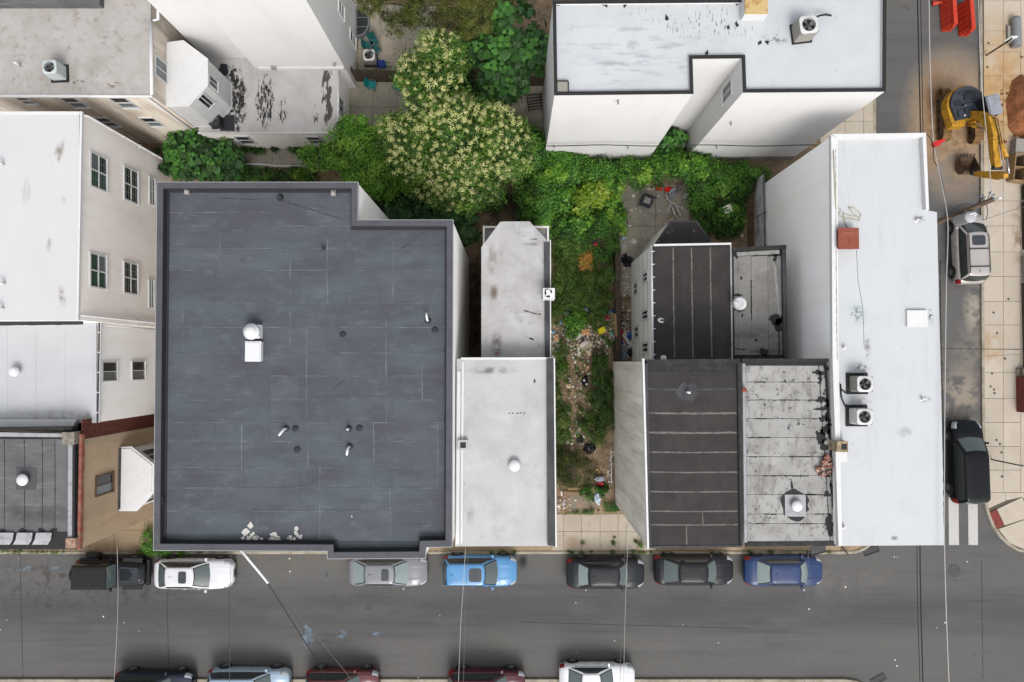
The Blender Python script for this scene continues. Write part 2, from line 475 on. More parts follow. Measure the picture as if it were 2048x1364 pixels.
m_r_G = mat('white_roof_G', C(224, 228, 232), 0.68, [
    dict(c=C(208, 212, 216), s=0.5, lo=0.42, hi=0.7, f=0.6),
    dict(c=C(164, 166, 170), s=1.6, st=(0.45, 2.2, 1), lo=0.5, hi=0.7, f=0.75, at=px_at(1270, 110, 10.8, 170, 90)),
    dict(c=C(80, 80, 82), s=5, st=(2.2, 0.5, 1), lo=0.58, hi=0.66, f=0.9, at=px_at(1400, 45, 10.8, 160, 46)),
    dict(c=C(170, 172, 176), s=3, lo=0.35, hi=0.6, f=0.6, at=px_at(1265, 92, 10.8, 14, 14)),
    dict(c=C(120, 120, 122), s=5, lo=0.5, hi=0.6, f=0.8, at=px_at(1548, 80, 10.8, 30, 12)),
    dict(c=C(176, 178, 182), s=2.3, lo=0.62, hi=0.72, f=0.5, d=10)], bump=(14, 0.1))
m_r_B = mat('worn_white_roof_B', C(214, 213, 213), 0.75, [
    dict(c=C(190, 190, 190), s=0.7, lo=0.42, hi=0.7, f=0.7),
    dict(c=C(228, 229, 231), s=1.0, lo=0.5, hi=0.7, f=0.6, o=4),
    dict(c=C(120, 118, 112), s=2.2, lo=0.4, hi=0.6, f=0.85, at=px_at(985, 741, 10.5, 50, 8)),
    dict(c=C(170, 168, 166), s=1.5, lo=0.4, hi=0.6, f=0.7, at=px_at(940, 1025, 10.5, 10, 26)),
    dict(c=C(160, 158, 154), s=2.4, lo=0.6, hi=0.72, f=0.6, d=12, r=.7)], bump=(14, 0.12))
m_r_B2 = mat('worn_white_roof_rear', C(206, 204, 203), 0.75, [
    dict(c=C(180, 178, 176), s=0.7, lo=0.42, hi=0.7, f=0.8),
    dict(c=C(224, 225, 227), s=1.0, lo=0.5, hi=0.7, f=0.6, o=4),
    dict(c=C(122, 108, 90), s=1.5, lo=0.2, hi=0.5, f=0.95, at=px_at(988, 585, 9.6, 9, 17)),
    dict(c=C(128, 122, 112), s=2, lo=0.4, hi=0.6, f=0.8, at=px_at(984, 520, 9.6, 10, 32)),
    dict(c=C(110, 106, 100), s=2.5, lo=0.4, hi=0.58, f=0.85, at=px_at(993, 690, 9.6, 12, 32)),
    dict(c=C(110, 108, 106), s=3, st=(0.5, 2, 1), lo=0.5, hi=0.62, f=0.85, at=px_at(1065, 480, 9.6, 26, 16)),
    dict(c=C(110, 108, 106), s=2.4, st=(0.3, 3, 1), lo=0.55, hi=0.66, f=0.85, at=px_at(1062, 620, 9.6, 30, 14)),
    dict(c=C(156, 154, 150), s=1.8, lo=0.56, hi=0.7, f=0.7, d=12, r=.7)], bump=(14, 0.12))
m_r_tar = mat('black_tar_sheet', C(66, 63, 61), 0.85, [dict(c=C(54, 51, 49), s=0.9, lo=0.42, hi=0.66, f=0.8), dict(c=C(82, 79, 76), s=2.5, st=(1, 0.4, 1), lo=0.58, hi=0.72, f=0.5)], rand=0.05, bump=(60, 0.2))
m_r_tar2 = mat('black_tar_edge', C(50, 49, 49), 0.8, [dict(c=C(72, 71, 70), s=3, lo=0.5, hi=0.68, f=0.8)], bump=(20, 0.3))
m_cap_dk = mat('tarred_coping', C(84, 85, 88), 0.75, [dict(c=C(56, 57, 60), s=1.3, st=(1, 0.5, 1), lo=0.42, hi=0.6, f=0.8)], bump=(20, 0.2))
m_seam = mat('silver_seam_sealer', C(126, 124, 121), 0.75, [dict(c=C(84, 81, 78), s=3, lo=0.5, hi=0.65, f=0.8)])
m_tar = mat('tar', C(42, 42, 43), 0.7, [dict(c=C(70, 70, 70), s=5, lo=0.55, hi=0.7, f=0.6)])
m_r_E = mat('weathered_silver_sheet', C(188, 187, 184), 0.75, [
    dict(c=C(156, 154, 150), s=0.8, lo=0.42, hi=0.68, f=0.8),
    dict(c=C(128, 125, 121), s=2.4, st=(1.6, 0.5, 1), lo=0.52, hi=0.68, f=0.7),
    dict(c=C(74, 73, 72), s=3.2, st=(1, 1, 1), lo=0.555, hi=0.62, f=0.8, d=12, r=.8),
    dict(c=C(60, 60, 60), s=2.6, lo=0.64, hi=0.67, f=0.9, d=10, o=3)], rand=0.06, bump=(20, 0.2))
m_r_E2 = mat('weathered_grey_sheet', C(158, 156, 152), 0.75, [
    dict(c=C(126, 124, 120), s=0.6, lo=0.42, hi=0.68, f=0.8),
    dict(c=C(184, 182, 178), s=1.5, lo=0.55, hi=0.7, f=0.6, o=3),
    dict(c=C(72, 71, 70), s=3, lo=0.6, hi=0.65, f=0.8, d=12, r=.75),
    dict(c=C(86, 84, 80), s=1.1, st=(0.4, 1.5, 1), lo=0.5, hi=0.66, f=0.8, at=px_at(1515, 690, 6.8, 60, 40))], rand=0.06, bump=(20, 0.2))
m_r_M = mat('grey_roll_roof', C(118, 118, 120), 0.8, [
    dict(c=C(96, 96, 98), s=0.8, lo=0.42, hi=0.66, f=0.8),
    dict(c=C(146, 146, 148), s=2.2, st=(0.35, 2, 1), lo=0.55, hi=0.7, f=0.6),
    dict(c=C(82, 80, 78), s=1.3, lo=0.3, hi=0.6, f=0.8, at=px_at(70, 1028, 8, 110, 18))], rand=0.05, bump=(40, 0.2))
m_silver = mat('silver_paint', C(188, 188, 192), 0.55, [dict(c=C(150, 150, 154), s=3, lo=0.5, hi=0.65, f=0.7)], metal=0.0)
m_r_J = mat('stained_grey_roof', C(202, 197, 192), 0.8, [
    dict(c=C(180, 174, 168), s=0.8, st=(1, 0.6, 1), lo=0.42, hi=0.66, f=0.8),
    dict(c=C(216, 212, 208), s=1.4, lo=0.5, hi=0.7, f=0.5, o=5),
    dict(c=C(150, 142, 134), s=3.2, lo=0.55, hi=0.7, f=0.6),
    dict(c=C(60, 58, 56), s=5, lo=0.55, hi=0.62, f=0.9, at=px_at(150, 165, 8, 36, 12)),
    dict(c=C(110, 96, 84), s=4, st=(0.5, 2, 1), lo=0.5, hi=0.6, f=0.9, at=px_at(225, 170, 8, 24, 8))], bump=(14, 0.15))
m_r_I = mat('peeling_white_roof', C(222, 219, 216), 0.75, [
    dict(c=C(196, 192, 188), s=0.8, lo=0.42, hi=0.7, f=0.7),
    dict(c=C(92, 88, 86), s=2.0, st=(1.6, 0.5, 1), lo=0.42, hi=0.52, f=1.0, d=8, hard=1, at=px_at(655, 190, 3.1, 14, 66)),
    dict(c=C(44, 43, 43), s=4.0, st=(1.3, 0.6, 1), lo=0.42, hi=0.56, f=1.0, d=12, r=.75, hard=1, at=px_at(466, 200, 3.1, 32, 80)),
    dict(c=C(44, 43, 43), s=4.5, st=(1.8, 0.45, 1), lo=0.44, hi=0.58, f=1.0, d=12, r=.75, hard=1, at=px_at(530, 205, 3.1, 22, 66)),
    dict(c=C(48, 47, 47), s=5.0, st=(2, 0.5, 1), lo=0.48, hi=0.62, f=1.0, d=12, r=.75, hard=1, at=px_at(565, 228, 3.1, 12, 40)),
    dict(c=C(60, 58, 58), s=5.0, st=(2, 0.5, 1), lo=0.5, hi=0.62, f=1.0, d=12, r=.75, hard=1, at=px_at(632, 225, 3.1, 10, 36))], bump=(14, 0.15))
m_r_K = mat('bright_white_roof', C(234, 234, 235), 0.65, [
    dict(c=C(226, 226, 228), s=0.4, lo=0.42, hi=0.7, f=0.6),
    dict(c=C(132, 110, 90), s=2, st=(2.4, 0.6, 1), lo=0.4, hi=0.58, f=0.9, at=px_at(121, 312, 9.1, 9, 34, -0.3)),
    dict(c=C(178, 172, 166), s=2, st=(2.4, 0.6, 1), lo=0.4, hi=0.6, f=0.8, at=px_at(58, 385, 9.1, 9, 30)),
    dict(c=C(150, 146, 140), s=2, lo=0.4, hi=0.6, f=0.8, at=px_at(103, 488, 9.1, 6, 18)),
    dict(c=C(150, 136, 122), s=2, lo=0.38, hi=0.58, f=0.9, at=px_at(129, 592, 9.1, 8, 22, 0.2)),
    dict(c=C(190, 188, 186), s=1.5, lo=0.4, hi=0.6, f=0.7, at=px_at(132, 402, 9.1, 7, 9))], bump=(14, 0.08))
m_r_L = mat('pale_roof_sheet', C(218, 220, 223), 0.7, [
    dict(c=C(204, 206, 210), s=0.6, lo=0.42, hi=0.7, f=0.6),
    dict(c=C(168, 164, 156), s=2.2, lo=0.45, hi=0.65, f=0.8, at=px_at(130, 833, 7.1, 110, 14))], rand=0.02, bump=(14, 0.1))
m_white = mat('white_trim', C(236, 236, 236, 1.15), 0.5, [dict(c=C(220, 218, 215), s=3, lo=0.5, hi=0.7, f=0.3)])
m_whitepl = mat('white_plastic', C(238, 240, 242, 1.1), 0.4)
m_brownframe = mat('brown_window_frame', C(112, 84, 64), 0.6)
m_glass = mat('window_glass', (0.018, 0.021, 0.023), 0.06, spec=0.5)
m_bars = mat('glazing_bar_grey', C(150, 156, 152), 0.6)
m_glass2 = mat('window_glass_curtained', (0.10, 0.115, 0.12), 0.12, spec=0.5)
m_glassg = mat('window_glass_green', (0.02, 0.055, 0.042), 0.08, spec=0.5)
m_steel = mat('galvanised_steel', C(170, 174, 178), 0.45, metal=0.5)
m_rust = mat('rusted_red_lid', C(158, 84, 66), 0.75, [dict(c=C(184, 118, 98), s=1.6, st=(0.4, 2, 1), lo=0.48, hi=0.68, f=0.7), dict(c=C(120, 56, 44), s=4, lo=0.55, hi=0.7, f=0.7)])
m_yellowlid = mat('yellowed_skylight', C(226, 196, 138), 0.6, [dict(c=C(186, 134, 70), s=3, lo=0.5, hi=0.65, f=0.9)])
m_black = mat('black_plastic', C(38, 38, 40), 0.5)
m_blackrubber = mat('black_rubber', C(44, 44, 44), 0.8)
m_ac = mat('ac_cabinet', C(222, 222, 220, 1.15), 0.5, [dict(c=C(190, 188, 184), s=4, lo=0.5, hi=0.7, f=0.5)])
m_ac2 = mat('ac_cabinet_beige', C(176, 172, 164), 0.6)
m_acg = mat('ac_cabinet_green_grey', C(206, 214, 214, 1.1), 0.5)
m_acdk = mat('ac_cabinet_dark', C(60, 62, 64), 0.5)
m_fan = mat('fan_blade_grey', C(150, 150, 150), 0.5)

# ------------------------------------------------------------------ ground, roads, pavements
def strip(b, pts, z):   # pts already metres
    return b.poly([(x, y, z) for x, y in pts])
Y_N = XY(0, 1107)[1]; Y_S = XY(0, 1357)[1]
X_W = XY(1757, 700)[0]; X_E = XY(1961, 700)[0]
FAR = 90.0
g = MB().poly([(-160, -160, -0.06), (160, -160, -0.06), (160, 160, -0.06), (-160, 160, -0.06)])
struct('ground', g, m_far)
r = MB()
XA, XB = X_W - 3.2, X_E + 3.2
strip(r, [(-FAR, Y_S - 3.2), (XA, Y_S - 3.2), (XA, Y_N + 3.2), (-FAR, Y_N + 3.2)], 0)
strip(r, [(XA, -FAR), (XB, -FAR), (XB, FAR), (XA, FAR)], 0)
strip(r, [(XB, Y_S - 3.2), (FAR, Y_S - 3.2), (FAR, Y_N + 3.2), (XB, Y_N + 3.2)], 0)
struct('road', r, m_road)
def arc(c, r, a0, a1, n=10):
    return [(c[0] + r * math.cos(math.radians(a0 + (a1 - a0) * k / n)), c[1] + r * math.sin(math.radians(a0 + (a1 - a0) * k / n))) for k in range(n + 1)]
RN = 2.1
nw_edge = [(-FAR, Y_N)] + arc((X_W - RN, Y_N + RN), RN, -90, 0) + [(X_W, FAR)]
e_pts = [XY(2400, 1106), XY(2060, 1106), XY(2035, 1102), XY(2014, 1090), XY(1996, 1073), XY(1982, 1052), XY(1973, 1030), XY(1967, 1008), XY(1964, 985), XY(1962, 850), XY(1960, 500), XY(1957, 0), (XY(1957, 0)[0], FAR)]
e_pts[0] = (FAR, e_pts[1][1])
sw_edge = [(-FAR, Y_S), (XY(1690, 1357)[0], Y_S)] + [XY(1712, 1360), XY(1730, 1370), XY(1742, 1388)] + [(XY(1745, 1400)[0], -FAR)]
se_edge = [(FAR, XY(0, 1400)[1]), XY(2040, 1400), XY(2000, 1420), (XY(1975, 1500)[0], -FAR)]
def block(name, edge, closing, m):
    poly = ccw(edge + closing)
    return struct(name, MB().prism(poly, -0.05, 0.09), m)
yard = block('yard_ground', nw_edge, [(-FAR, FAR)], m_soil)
eblk = block('sidewalk', e_pts, [(FAR, FAR)], m_bed)
sblk = block('sidewalk', sw_edge, [(-FAR, -FAR)], m_bed)
seblk = block('sidewalk', se_edge, [(FAR, -FAR)], m_slab_e)
def curb(edge, side, m=m_curb, w=0.16):
    n = len(edge); inner = []
    for i, p in enumerate(edge):
        t = (Vector(edge[min(i + 1, n - 1)]) - Vector(edge[max(i - 1, 0)])).normalized()
        inner.append((p[0] - t.y * w * side, p[1] + t.x * w * side))
    b = MB(); rows = []
    for o_, i_ in zip(edge, inner):
        dx, dy = o_[0] - i_[0], o_[1] - i_[1]
        ox, oy = o_[0] + dx * 0.03, o_[1] + dy * 0.03
        rows.append([(ox, oy, -0.04), (ox, oy, 0.125), (o_[0], o_[1], 0.137), (i_[0], i_[1], 0.137), (i_[0], i_[1], 0.0)])
    b.grid(rows)
    return struct('curb', b, m)
curb(nw_edge, 1); curb(e_pts, -1); curb(sw_edge, -1); curb(se_edge, 1)

def slabs(parent, xs, ys, m, z=0.09, th=0.035, gap=0.012, jit=0.0):
    """xs, ys: photograph columns and rows of the joints"""
    for j in range(len(ys) - 1):
        for i in range(len(xs) - 1):
            q = ccw(PP([(xs[i], ys[j]), (xs[i + 1], ys[j]), (xs[i + 1], ys[j + 1]), (xs[i], ys[j + 1])], 0.1))
            q = inset(q, gap)
            t = th + random.uniform(-0.006, 0.006)
            obj('slab', MB().prism(q, z, z + t), m, parent)
slabs(yard, [1104, 1127, 1163, 1200, 1236, 1275, 1312], [1028, 1063, 1101], m_slab_l)
slabs(yard, [142, 180, 228, 290, 352], [1018, 1060, 1101], m_slab_w)
slabs(yard, [352, 398, 446, 500, 560, 610, 660, 712, 770, 830, 890, 940, 990, 1048, 1104], [1052, 1101], m_slab_w)
slabs(yard, [-30, 30, 88, 142], [1060, 1101], m_slab_w)
slabs(yard, [1312, 1370, 1430, 1490, 1550, 1612, 1680], [1052, 1101], m_slab_w)
slabs(yard, [1640, 1690, 1727, 1752], [70, 120, 160, 202, 243, 285, 330], m_slab_e)
ye = [-46, 2, 62, 90, 104, 152, 200, 250, 284, 318, 352, 402, 452, 504, 553, 603, 650, 698, 745, 797, 845, 893, 940, 985]
slabs(eblk, [1967, 2006, 2041], ye, m_slab_e)
# corner of the pavement, cut round the ramp
def slab_poly(parent, pts, m, name='slab', z=0.09, th=0.035, gap=0.012):
    return obj(name, MB().prism(inset(ccw(PP(pts, 0.1)), gap), z, z + th), m, parent)
slab_poly(eblk, [(2041, -46), (2110, -46), (2110, 985), (2041, 985)], m_slab_e)
slab_poly(eblk, [(1970, 985), (2010, 985), (2012, 1001), (1973, 1019), (1970, 1005)], m_slab_e)
slab_poly(eblk, [(2010, 985), (2110, 985), (2110, 1037), (2050, 1000), (2044, 994), (2012, 1001)], m_slab_e)
slab_poly(eblk, [(1993, 1018), (2044, 994), (2062, 1034), (2009, 1051)], m_slab_e)
slab_poly(eblk, [(1996, 1058), (2062, 1034), (2110, 1040), (2110, 1099), (2046, 1098), (2018, 1086)], m_slab_e)
slab_poly(eblk, [(1974, 1026), (1993, 1018), (2008, 1050), (1994, 1058), (1983, 1044)], m_redtile, 'ramp_tile', 0.09, 0.04)
slabs(sblk, [-40, 60, 110, 170, 230, 290, 350, 410, 470, 530, 590, 650, 710, 770, 826, 866, 906, 960, 1020, 1080, 1140, 1200, 1260, 1320, 1380, 1440, 1500, 1560, 1610, 1660], [1363, 1400, 1440], m_slab_l)
# patios
slabs(yard, [672, 745, 795, 850], [157, 215, 262, 300], m_patio, 0.09, 0.03)
slabs(yard, [716, 760, 812, 870], [10, 52, 97, 150], m_patio, 0.09, 0.03)
slabs(yard, [470, 545, 640], [296, 336], m_patio, 0.09, 0.03)
slabs(yard, [958, 1022, 1098], [150, 205, 255], m_patio, 0.09, 0.03)
slabs(yard, [1238, 1311, 1380], [370, 452, 520, 590], m_patio, 0.09, 0.03)
slabs(yard, [1494, 1527], [372, 420, 470, 520], mat('brown_concrete', C(112, 92, 70), 0.95, [dict(c=C(90, 74, 56), s=1.5)]), 0.09, 0.02)

# paint and dark lines on the road
def cw(px0, px1):
    b = MB().prism(ccw(PP([(px0, 994), (px1, 994), (px1 + 1, 1090), (px0 + 1, 1090)], 0)), 0.0, 0.004)
    struct('crosswalk_stripe', b, m_paint)
cw(1897, 1917); cw(1936, 1955)
for x, y, w, h, a in ((617, 1272, 12, 17, 0.2), (686, 1270, 11, 10, 0.1), (757, 1266, 14, 6, 0), (41, 1138, 20, 5, 0.1), (116, 1137, 12, 4, 0), (640, 1286, 6, 5, 0.6), (655, 1152, 5, 7, 0)):
    b = MB()
    for k in range(3):
        blotch(b, XY(x + random.uniform(-w, w) * 0.4, y + random.uniform(-h, h) * 0.5), w * 0.024, h * 0.02, 0.0 + 0.001 * k, 0.003, 12, 0.5, a)
    struct('utility_marking', b, m_blue_mark)
for pts in ([(40, 1106), (46, 1357)], [(334, 1180), (337, 1330)], [(460, 1180), (459, 1330)], [(1252, 1180), (1248, 1320)], [(1040, 1244), (1500, 1257)], [(1963, 1120), (1966, 1357)]):
    ribbon('road_line', PP(pts, 0), 0.0, 0.035, m_dark_line, None, 0.5)['kind'] = 'structure'  # thin uneven dark lines laid on the asphalt
b = MB().lathe([(0.42, 0), (0.42, 0.006), (0.37, 0.007), (0.001, 0.007)], XY(1908, 1141) + (0,), 24)
mh = struct('manhole_frame', b, mat('cast_iron', C(96, 94, 92), 0.7, [dict(c=C(76, 74, 72), s=22, lo=0.45, hi=0.55)]))
mh.name = 'manhole'
for (x, y) in ((2017, 598), (1987, 625), (1994, 666), (1984, 747), (1981, 773), (1988, 779), (1989, 786), (1993, 880), (2000, 888), (2003, 905), (2004, 953), (1977, 86), (1975, 134), (2010, 717)):
    q = XY(x, y, 0.13)
    struct('pavement_cap', MB().lathe([(0.075, 0.0), (0.075, 0.012), (0.055, 0.014), (0.001, 0.014)], (q[0], q[1], 0.122), 12), mh.data.materials[0])

# ------------------------------------------------------------------ building helpers
def wbox(b, a, ang, nx, ny, s0, s1, d0, d1, z0, z1):
    ux, uy = math.cos(ang), math.sin(ang)
    s, d = (s0 + s1) / 2, (d0 + d1) / 2
    b.box((a[0] + ux * s + nx * d, a[1] + uy * s + ny * d, (z0 + z1) / 2), (s1 - s0, abs(d1 - d0), z1 - z0), ang)
def window(parent, a, b, s0, s1, z0, z1, fm, gm, cols=1, rows=2, muntin=None, fw=0.06, sash=0.045):
    """outward side is to the right of a->b"""
    ang = math.atan2(b[1] - a[1], b[0] - a[0])
    nx, ny = math.sin(ang), -math.cos(ang)
    f = MB()
    W = lambda *q: wbox(f, a, ang, nx, ny, *q)
    W(s0, s0 + fw, 0.0, 0.07, z0 + fw, z1 - fw); W(s1 - fw, s1, 0.0, 0.07, z0 + fw, z1 - fw)
    W(s0, s1, 0.0, 0.07, z1 - fw, z1); W(s0 - 0.03, s1 + 0.03, 0.0, 0.11, z0, z0 + fw)
    wi, hi = (s1 - s0 - 2 * fw), (z1 - z0 - 2 * fw)
    for k in range(1, cols):
        s = s0 + fw + wi * k / cols; W(s - sash / 2, s + sash / 2, 0.0, 0.055, z0 + fw, z1 - fw)
    for k in range(1, rows):
        z = z0 + fw + hi * k / rows
        for c in range(cols):
            l = s0 + fw + wi * c / cols + (sash / 2 if c else 0); r_ = s0 + fw + wi * (c + 1) / cols - (sash / 2 if c < cols - 1 else 0)
            W(l, r_, 0.0, 0.06, z - sash / 2, z + sash / 2)
    w = obj('window', f, fm, parent)
    for c in range(cols):
        for k in range(rows):
            l = s0 + fw + wi * c / cols + (sash / 2 if c else 0); r_ = s0 + fw + wi * (c + 1) / cols - (sash / 2 if c < cols - 1 else 0)
            zb = z0 + fw + hi * k / rows + (sash / 2 if k else 0); zt = z0 + fw + hi * (k + 1) / rows - (sash / 2 if k < rows - 1 else 0)
            p = MB(); wbox(p, a, ang, nx, ny, l, r_, 0.0, 0.022, zb, zt)
            g_ = gm if not isinstance(gm, (list, tuple)) else gm[(c * rows + k) % len(gm)]
            obj('pane', p, g_, w)
            if muntin:
                mc, mr = muntin
                mm = MB()
                for q in range(1, mc):
                    s = l + (r_ - l) * q / mc; wbox(mm, a, ang, nx, ny, s - 0.007, s + 0.007, 0.022, 0.032, zb, zt)
                for q in range(1, mr):
                    z = zb + (zt - zb) * q / mr; wbox(mm, a, ang, nx, ny, l, r_, 0.022, 0.030, z - 0.007, z + 0.007)
                obj('glazing_bars', mm, m_bars, w)
    return w
def win_px(parent, a, b, corners, *ar, **kw):
    sz = [onwall(x, y, a, b) for x, y in corners]
    s = sorted(q[0] for q in sz); z = sorted(q[1] for q in sz)
    return window(parent, a, b, (s[0] + s[1]) / 2, (s[2] + s[3]) / 2, (z[0] + z[1]) / 2, (z[2] + z[3]) / 2, *ar, **kw)

def building(name, label, cat, poly, ztop, wm, rm, ph=0.25, pw=0.22, cm=None, z0=-0.02, group=None, roofname='roof', over=0.02, noroof=False):
    poly = ccw(poly)
    cx = sum(p[0] for p in poly) / len(poly); cy = sum(p[1] for p in poly) / len(poly)
    root = thing(name, (cx, cy, 0.09), label, cat, group)
    if ph > 0:
        inn = inset(poly, pw)
        obj('wall', MB().ring(poly, inn, z0, ztop), wm, root)
        obj('parapet_cap', MB().ring(inset(poly, -over), inset(poly, pw + 0.015), ztop - 0.01, ztop + 0.035), cm or rm, root)
        obj(roofname, MB().prism(inset(poly, pw - 0.005), ztop - ph - 0.2, ztop - ph), rm, root)
    else:
        obj('wall', MB().prism(poly, z0, ztop - 0.06, top=False), wm, root)
        obj(roofname, MB().prism(inset(poly, -over), ztop - 0.06, ztop, bottom=True), rm, root)
    return root, poly
def sheets(root, quads, z, m, gap=0.006, name='roof_sheet', th=0.012):
    for q in quads:
        p = inset(ccw(PP(q, z)), gap)
        obj(name, MB().prism(p, z - 0.03, z + th + random.uniform(-0.004, 0.004)), m, root)
def pipe(root, pts, r, m, name='downspout', n=8):
    return obj(name, MB().tube(pts, r, n), m, root, True)
# ------------------------------------------------------------------ A: big dark-roofed block
zA = 12.2
m_copeW = mat('pale_drip_edge', C(190, 192, 196), .5)
polyA = PP([(309, 1099), (316, 366), (715, 366), (714.5, 441.5), (905, 441.5), (903, 1092), (851, 1093), (850, 1114.5), (657, 1116), (656, 1100.5)], zA)
bA, polyA = building('apartment_block', 'large block with flat slate grey roof and grey coping behind the silver saloon', 'building', polyA, zA, m_w_side, m_r_darkA2, 0.36, 0.25, m_copeA)
zr = zA - 0.36
xl, xr_, yt, yb = 328, 896, 380, 1082
rows = [379, 425, 452, 496, 541, 606, 655, 706, 752, 800, 845, 882, 935, 976, 1022, 1083]
for k in range(len(rows) - 1):
    y0, y1 = rows[k], rows[k + 1]
    L_, R_ = 326.5, (706 if y1 <= 452 else 894)
    cuts = [L_] + sorted(random.sample([430, 486, 540, 600, 652, 700, 772, 786], 2)) + [R_]
    cuts = [c for c in cuts if c <= R_]
    if cuts[-1] != R_: cuts.append(R_)
    sheets(bA, [[(cuts[i], y0), (cuts[i + 1], y0), (cuts[i + 1], y1), (cuts[i], y1)] for i in range(len(cuts) - 1) if cuts[i + 1] - cuts[i] > 8], zr, m_r_darkA, 0.004, th=0.01)
sheets(bA, [[(668, 1084), (838, 1084), (838, 1105), (668, 1105)]], zr, m_r_darkA, 0.004)
m_seamA = mat('worn_membrane_seam', C(132, 136, 142), .85, [dict(c=C(98, 102, 110), s=1.1, lo=.38, hi=.56, f=1.0)])
for y in rows[1:-1]:
    ribbon('roof_seam', PP([(327, y), (600, y + random.uniform(-1, 1)), (705 if y < 452 else 893, y)], zr), zr + .014, .028, m_seamA, bA, .6, .25, .003)
for x, y0, y1 in ((366, 600, 700), (484, 845, 975), (580, 505, 700), (655, 480, 606), (614, 655, 845), (772, 640, 845), (786, 480, 606), (747, 845, 975), (486, 655, 720), (616, 845, 935), (640, 935, 1080), (780, 976, 1080), (440, 452, 541), (875, 845, 975), (512, 1022, 1080), (700, 541, 606), (845, 706, 800)):
    ribbon('roof_seam', PP([(x, y0), (x + random.uniform(-1, 1), (y0 + y1) / 2), (x, y1)], zr), zr + .015, .04, m_seamA, bA, .6, .2, .003)
for pts in ([(440, 396), (520, 400)], [(800, 500), (870, 450)], [(690, 760), (668, 776)], [(560, 400), (690, 440)]):
    ribbon('scuff', PP(pts, zr), zr + .015, .02, m_patchA, bA, .7, .2, .003)
obj('parapet_lining', MB().ring(inset(polyA, 0.249), inset(polyA, 0.27), zr - .02, zA + .036), m_patchA, bA)
obj('drip_edge', MB().ring(inset(polyA, -0.045), inset(polyA, -0.021), zA - .12, zA + .03), m_copeW, bA)
# upturned flashing along the parapet foot and the dark scupper patches
obj('base_flashing', MB().ring(inset(polyA, 0.271), inset(polyA, 0.36), zr, zr + 0.06), m_patchA, bA)
for y, dx in ((474, 0), (600, 0), (645, 1), (716, 0), (843, 0), (1000, 0), (755, 0)):
    p = XY(329 + dx, y, zr); obj('scupper_box', MB().box((p[0] - 0.06, p[1], zr + 0.16), (0.26, 0.36, 0.22)), m_patchA, bA)
for x, y in ((897, 645), (897, 735), (896, 700), (896, 843), (745, 1103), (860, 1080), (897, 975)):
    p = XY(x, y, zr); obj('flashing_patch', MB().box((p[0], p[1], zr + 0.06), (0.34, 0.30, 0.10)), m_patchA, bA)
q = [XY(318.5, 645, zr + .2), XY(318.5, 745, zr + .2)]
pipe(bA, [q[0] + (zr + .12,), q[1] + (zr + .12,)], 0.03, m_copeA, 'conduit')
for x, y, hh in ((686, 669, 0.03), (870, 660, 0.03), (595, 899, 0.03), (719, 856, 0.03), (591, 857, 0.04), (561, 396, 0.16), (573, 857, 0.04), (700, 893, 0.04), (698, 857, 0.04), (856, 641, 0.04)):
    p = XY(x, y, zr)
    obj('pipe_flashing', MB().lathe([(0.16, 0.0), (0.16, 0.02), (0.09, 0.03 + hh), (0.001, 0.032 + hh)], p + (zr,), 16), m_patchA, bA)
for (x, y), (dx, dy) in (((856, 641), (-0.03, 0.32)), ((573, 857), (-0.22, -0.28)), ((700, 893), (-0.06, -0.34)), ((698, 857), (0.05, -0.02))):
    p = XY(x, y, zr)
    pipe(bA, [p + (zr,), (p[0], p[1], zr + 0.30), (p[0] + dx * 0.4, p[1] + dy * 0.4, zr + 0.40), (p[0] + dx, p[1] + dy, zr + 0.36)], 0.055, m_whitepl, 'vent_pipe')
for x, y in ((376, 384), (668, 387)):
    p = XY(x, y, zr); obj('roof_drain', MB().box((p[0], p[1], zr + 0.08), (0.22, 0.24, 0.16)).lathe([(0.11, 0.16), (0.06, 0.24), (0.001, 0.25)], p + (zr,), 12), m_ac2, bA)
p = XY(648, 497, zr); obj('roof_stub', MB().lathe([(0.07, 0), (0.07, 0.22), (0.001, 0.23)], p + (zr,), 10), m_patchA, bA)
# exhaust fan and access hatch
p = XY(512, 664, zr)
fan = thing('exhaust_fan', p + (zr + .01,), 'round white mushroom exhaust fan on the slate roof beside the square hatch', 'roof fan')
obj('fan_curb', MB().box((p[0], p[1], zr + 0.2), (0.62, 0.62, 0.4)), m_white, fan)
obj('fan_hood', MB().lathe([(0.30, 0.40), (0.36, 0.46), (0.37, 0.56), (0.30, 0.66), (0.27, 0.67), (0.25, 0.74), (0.12, 0.80), (0.001, 0.81)], p + (zr,), 28), m_whitepl, fan, True)
p = XY(512, 703, zr)
ht = thing('roof_hatch', p + (zr + .01,), 'white rectangular hatch lid on the slate roof below the round fan', 'roof hatch')
obj('hatch_curb', MB().box((p[0], p[1], zr + 0.15), (0.66, 0.86, 0.3)), m_white, ht)
obj('hatch_lid', MB().box((p[0], p[1], zr + 0.33), (0.72, 0.92, 0.07)).box((p[0] - 0.01, p[1], zr + 0.375), (0.60, 0.80, 0.03)), m_whitepl, ht)
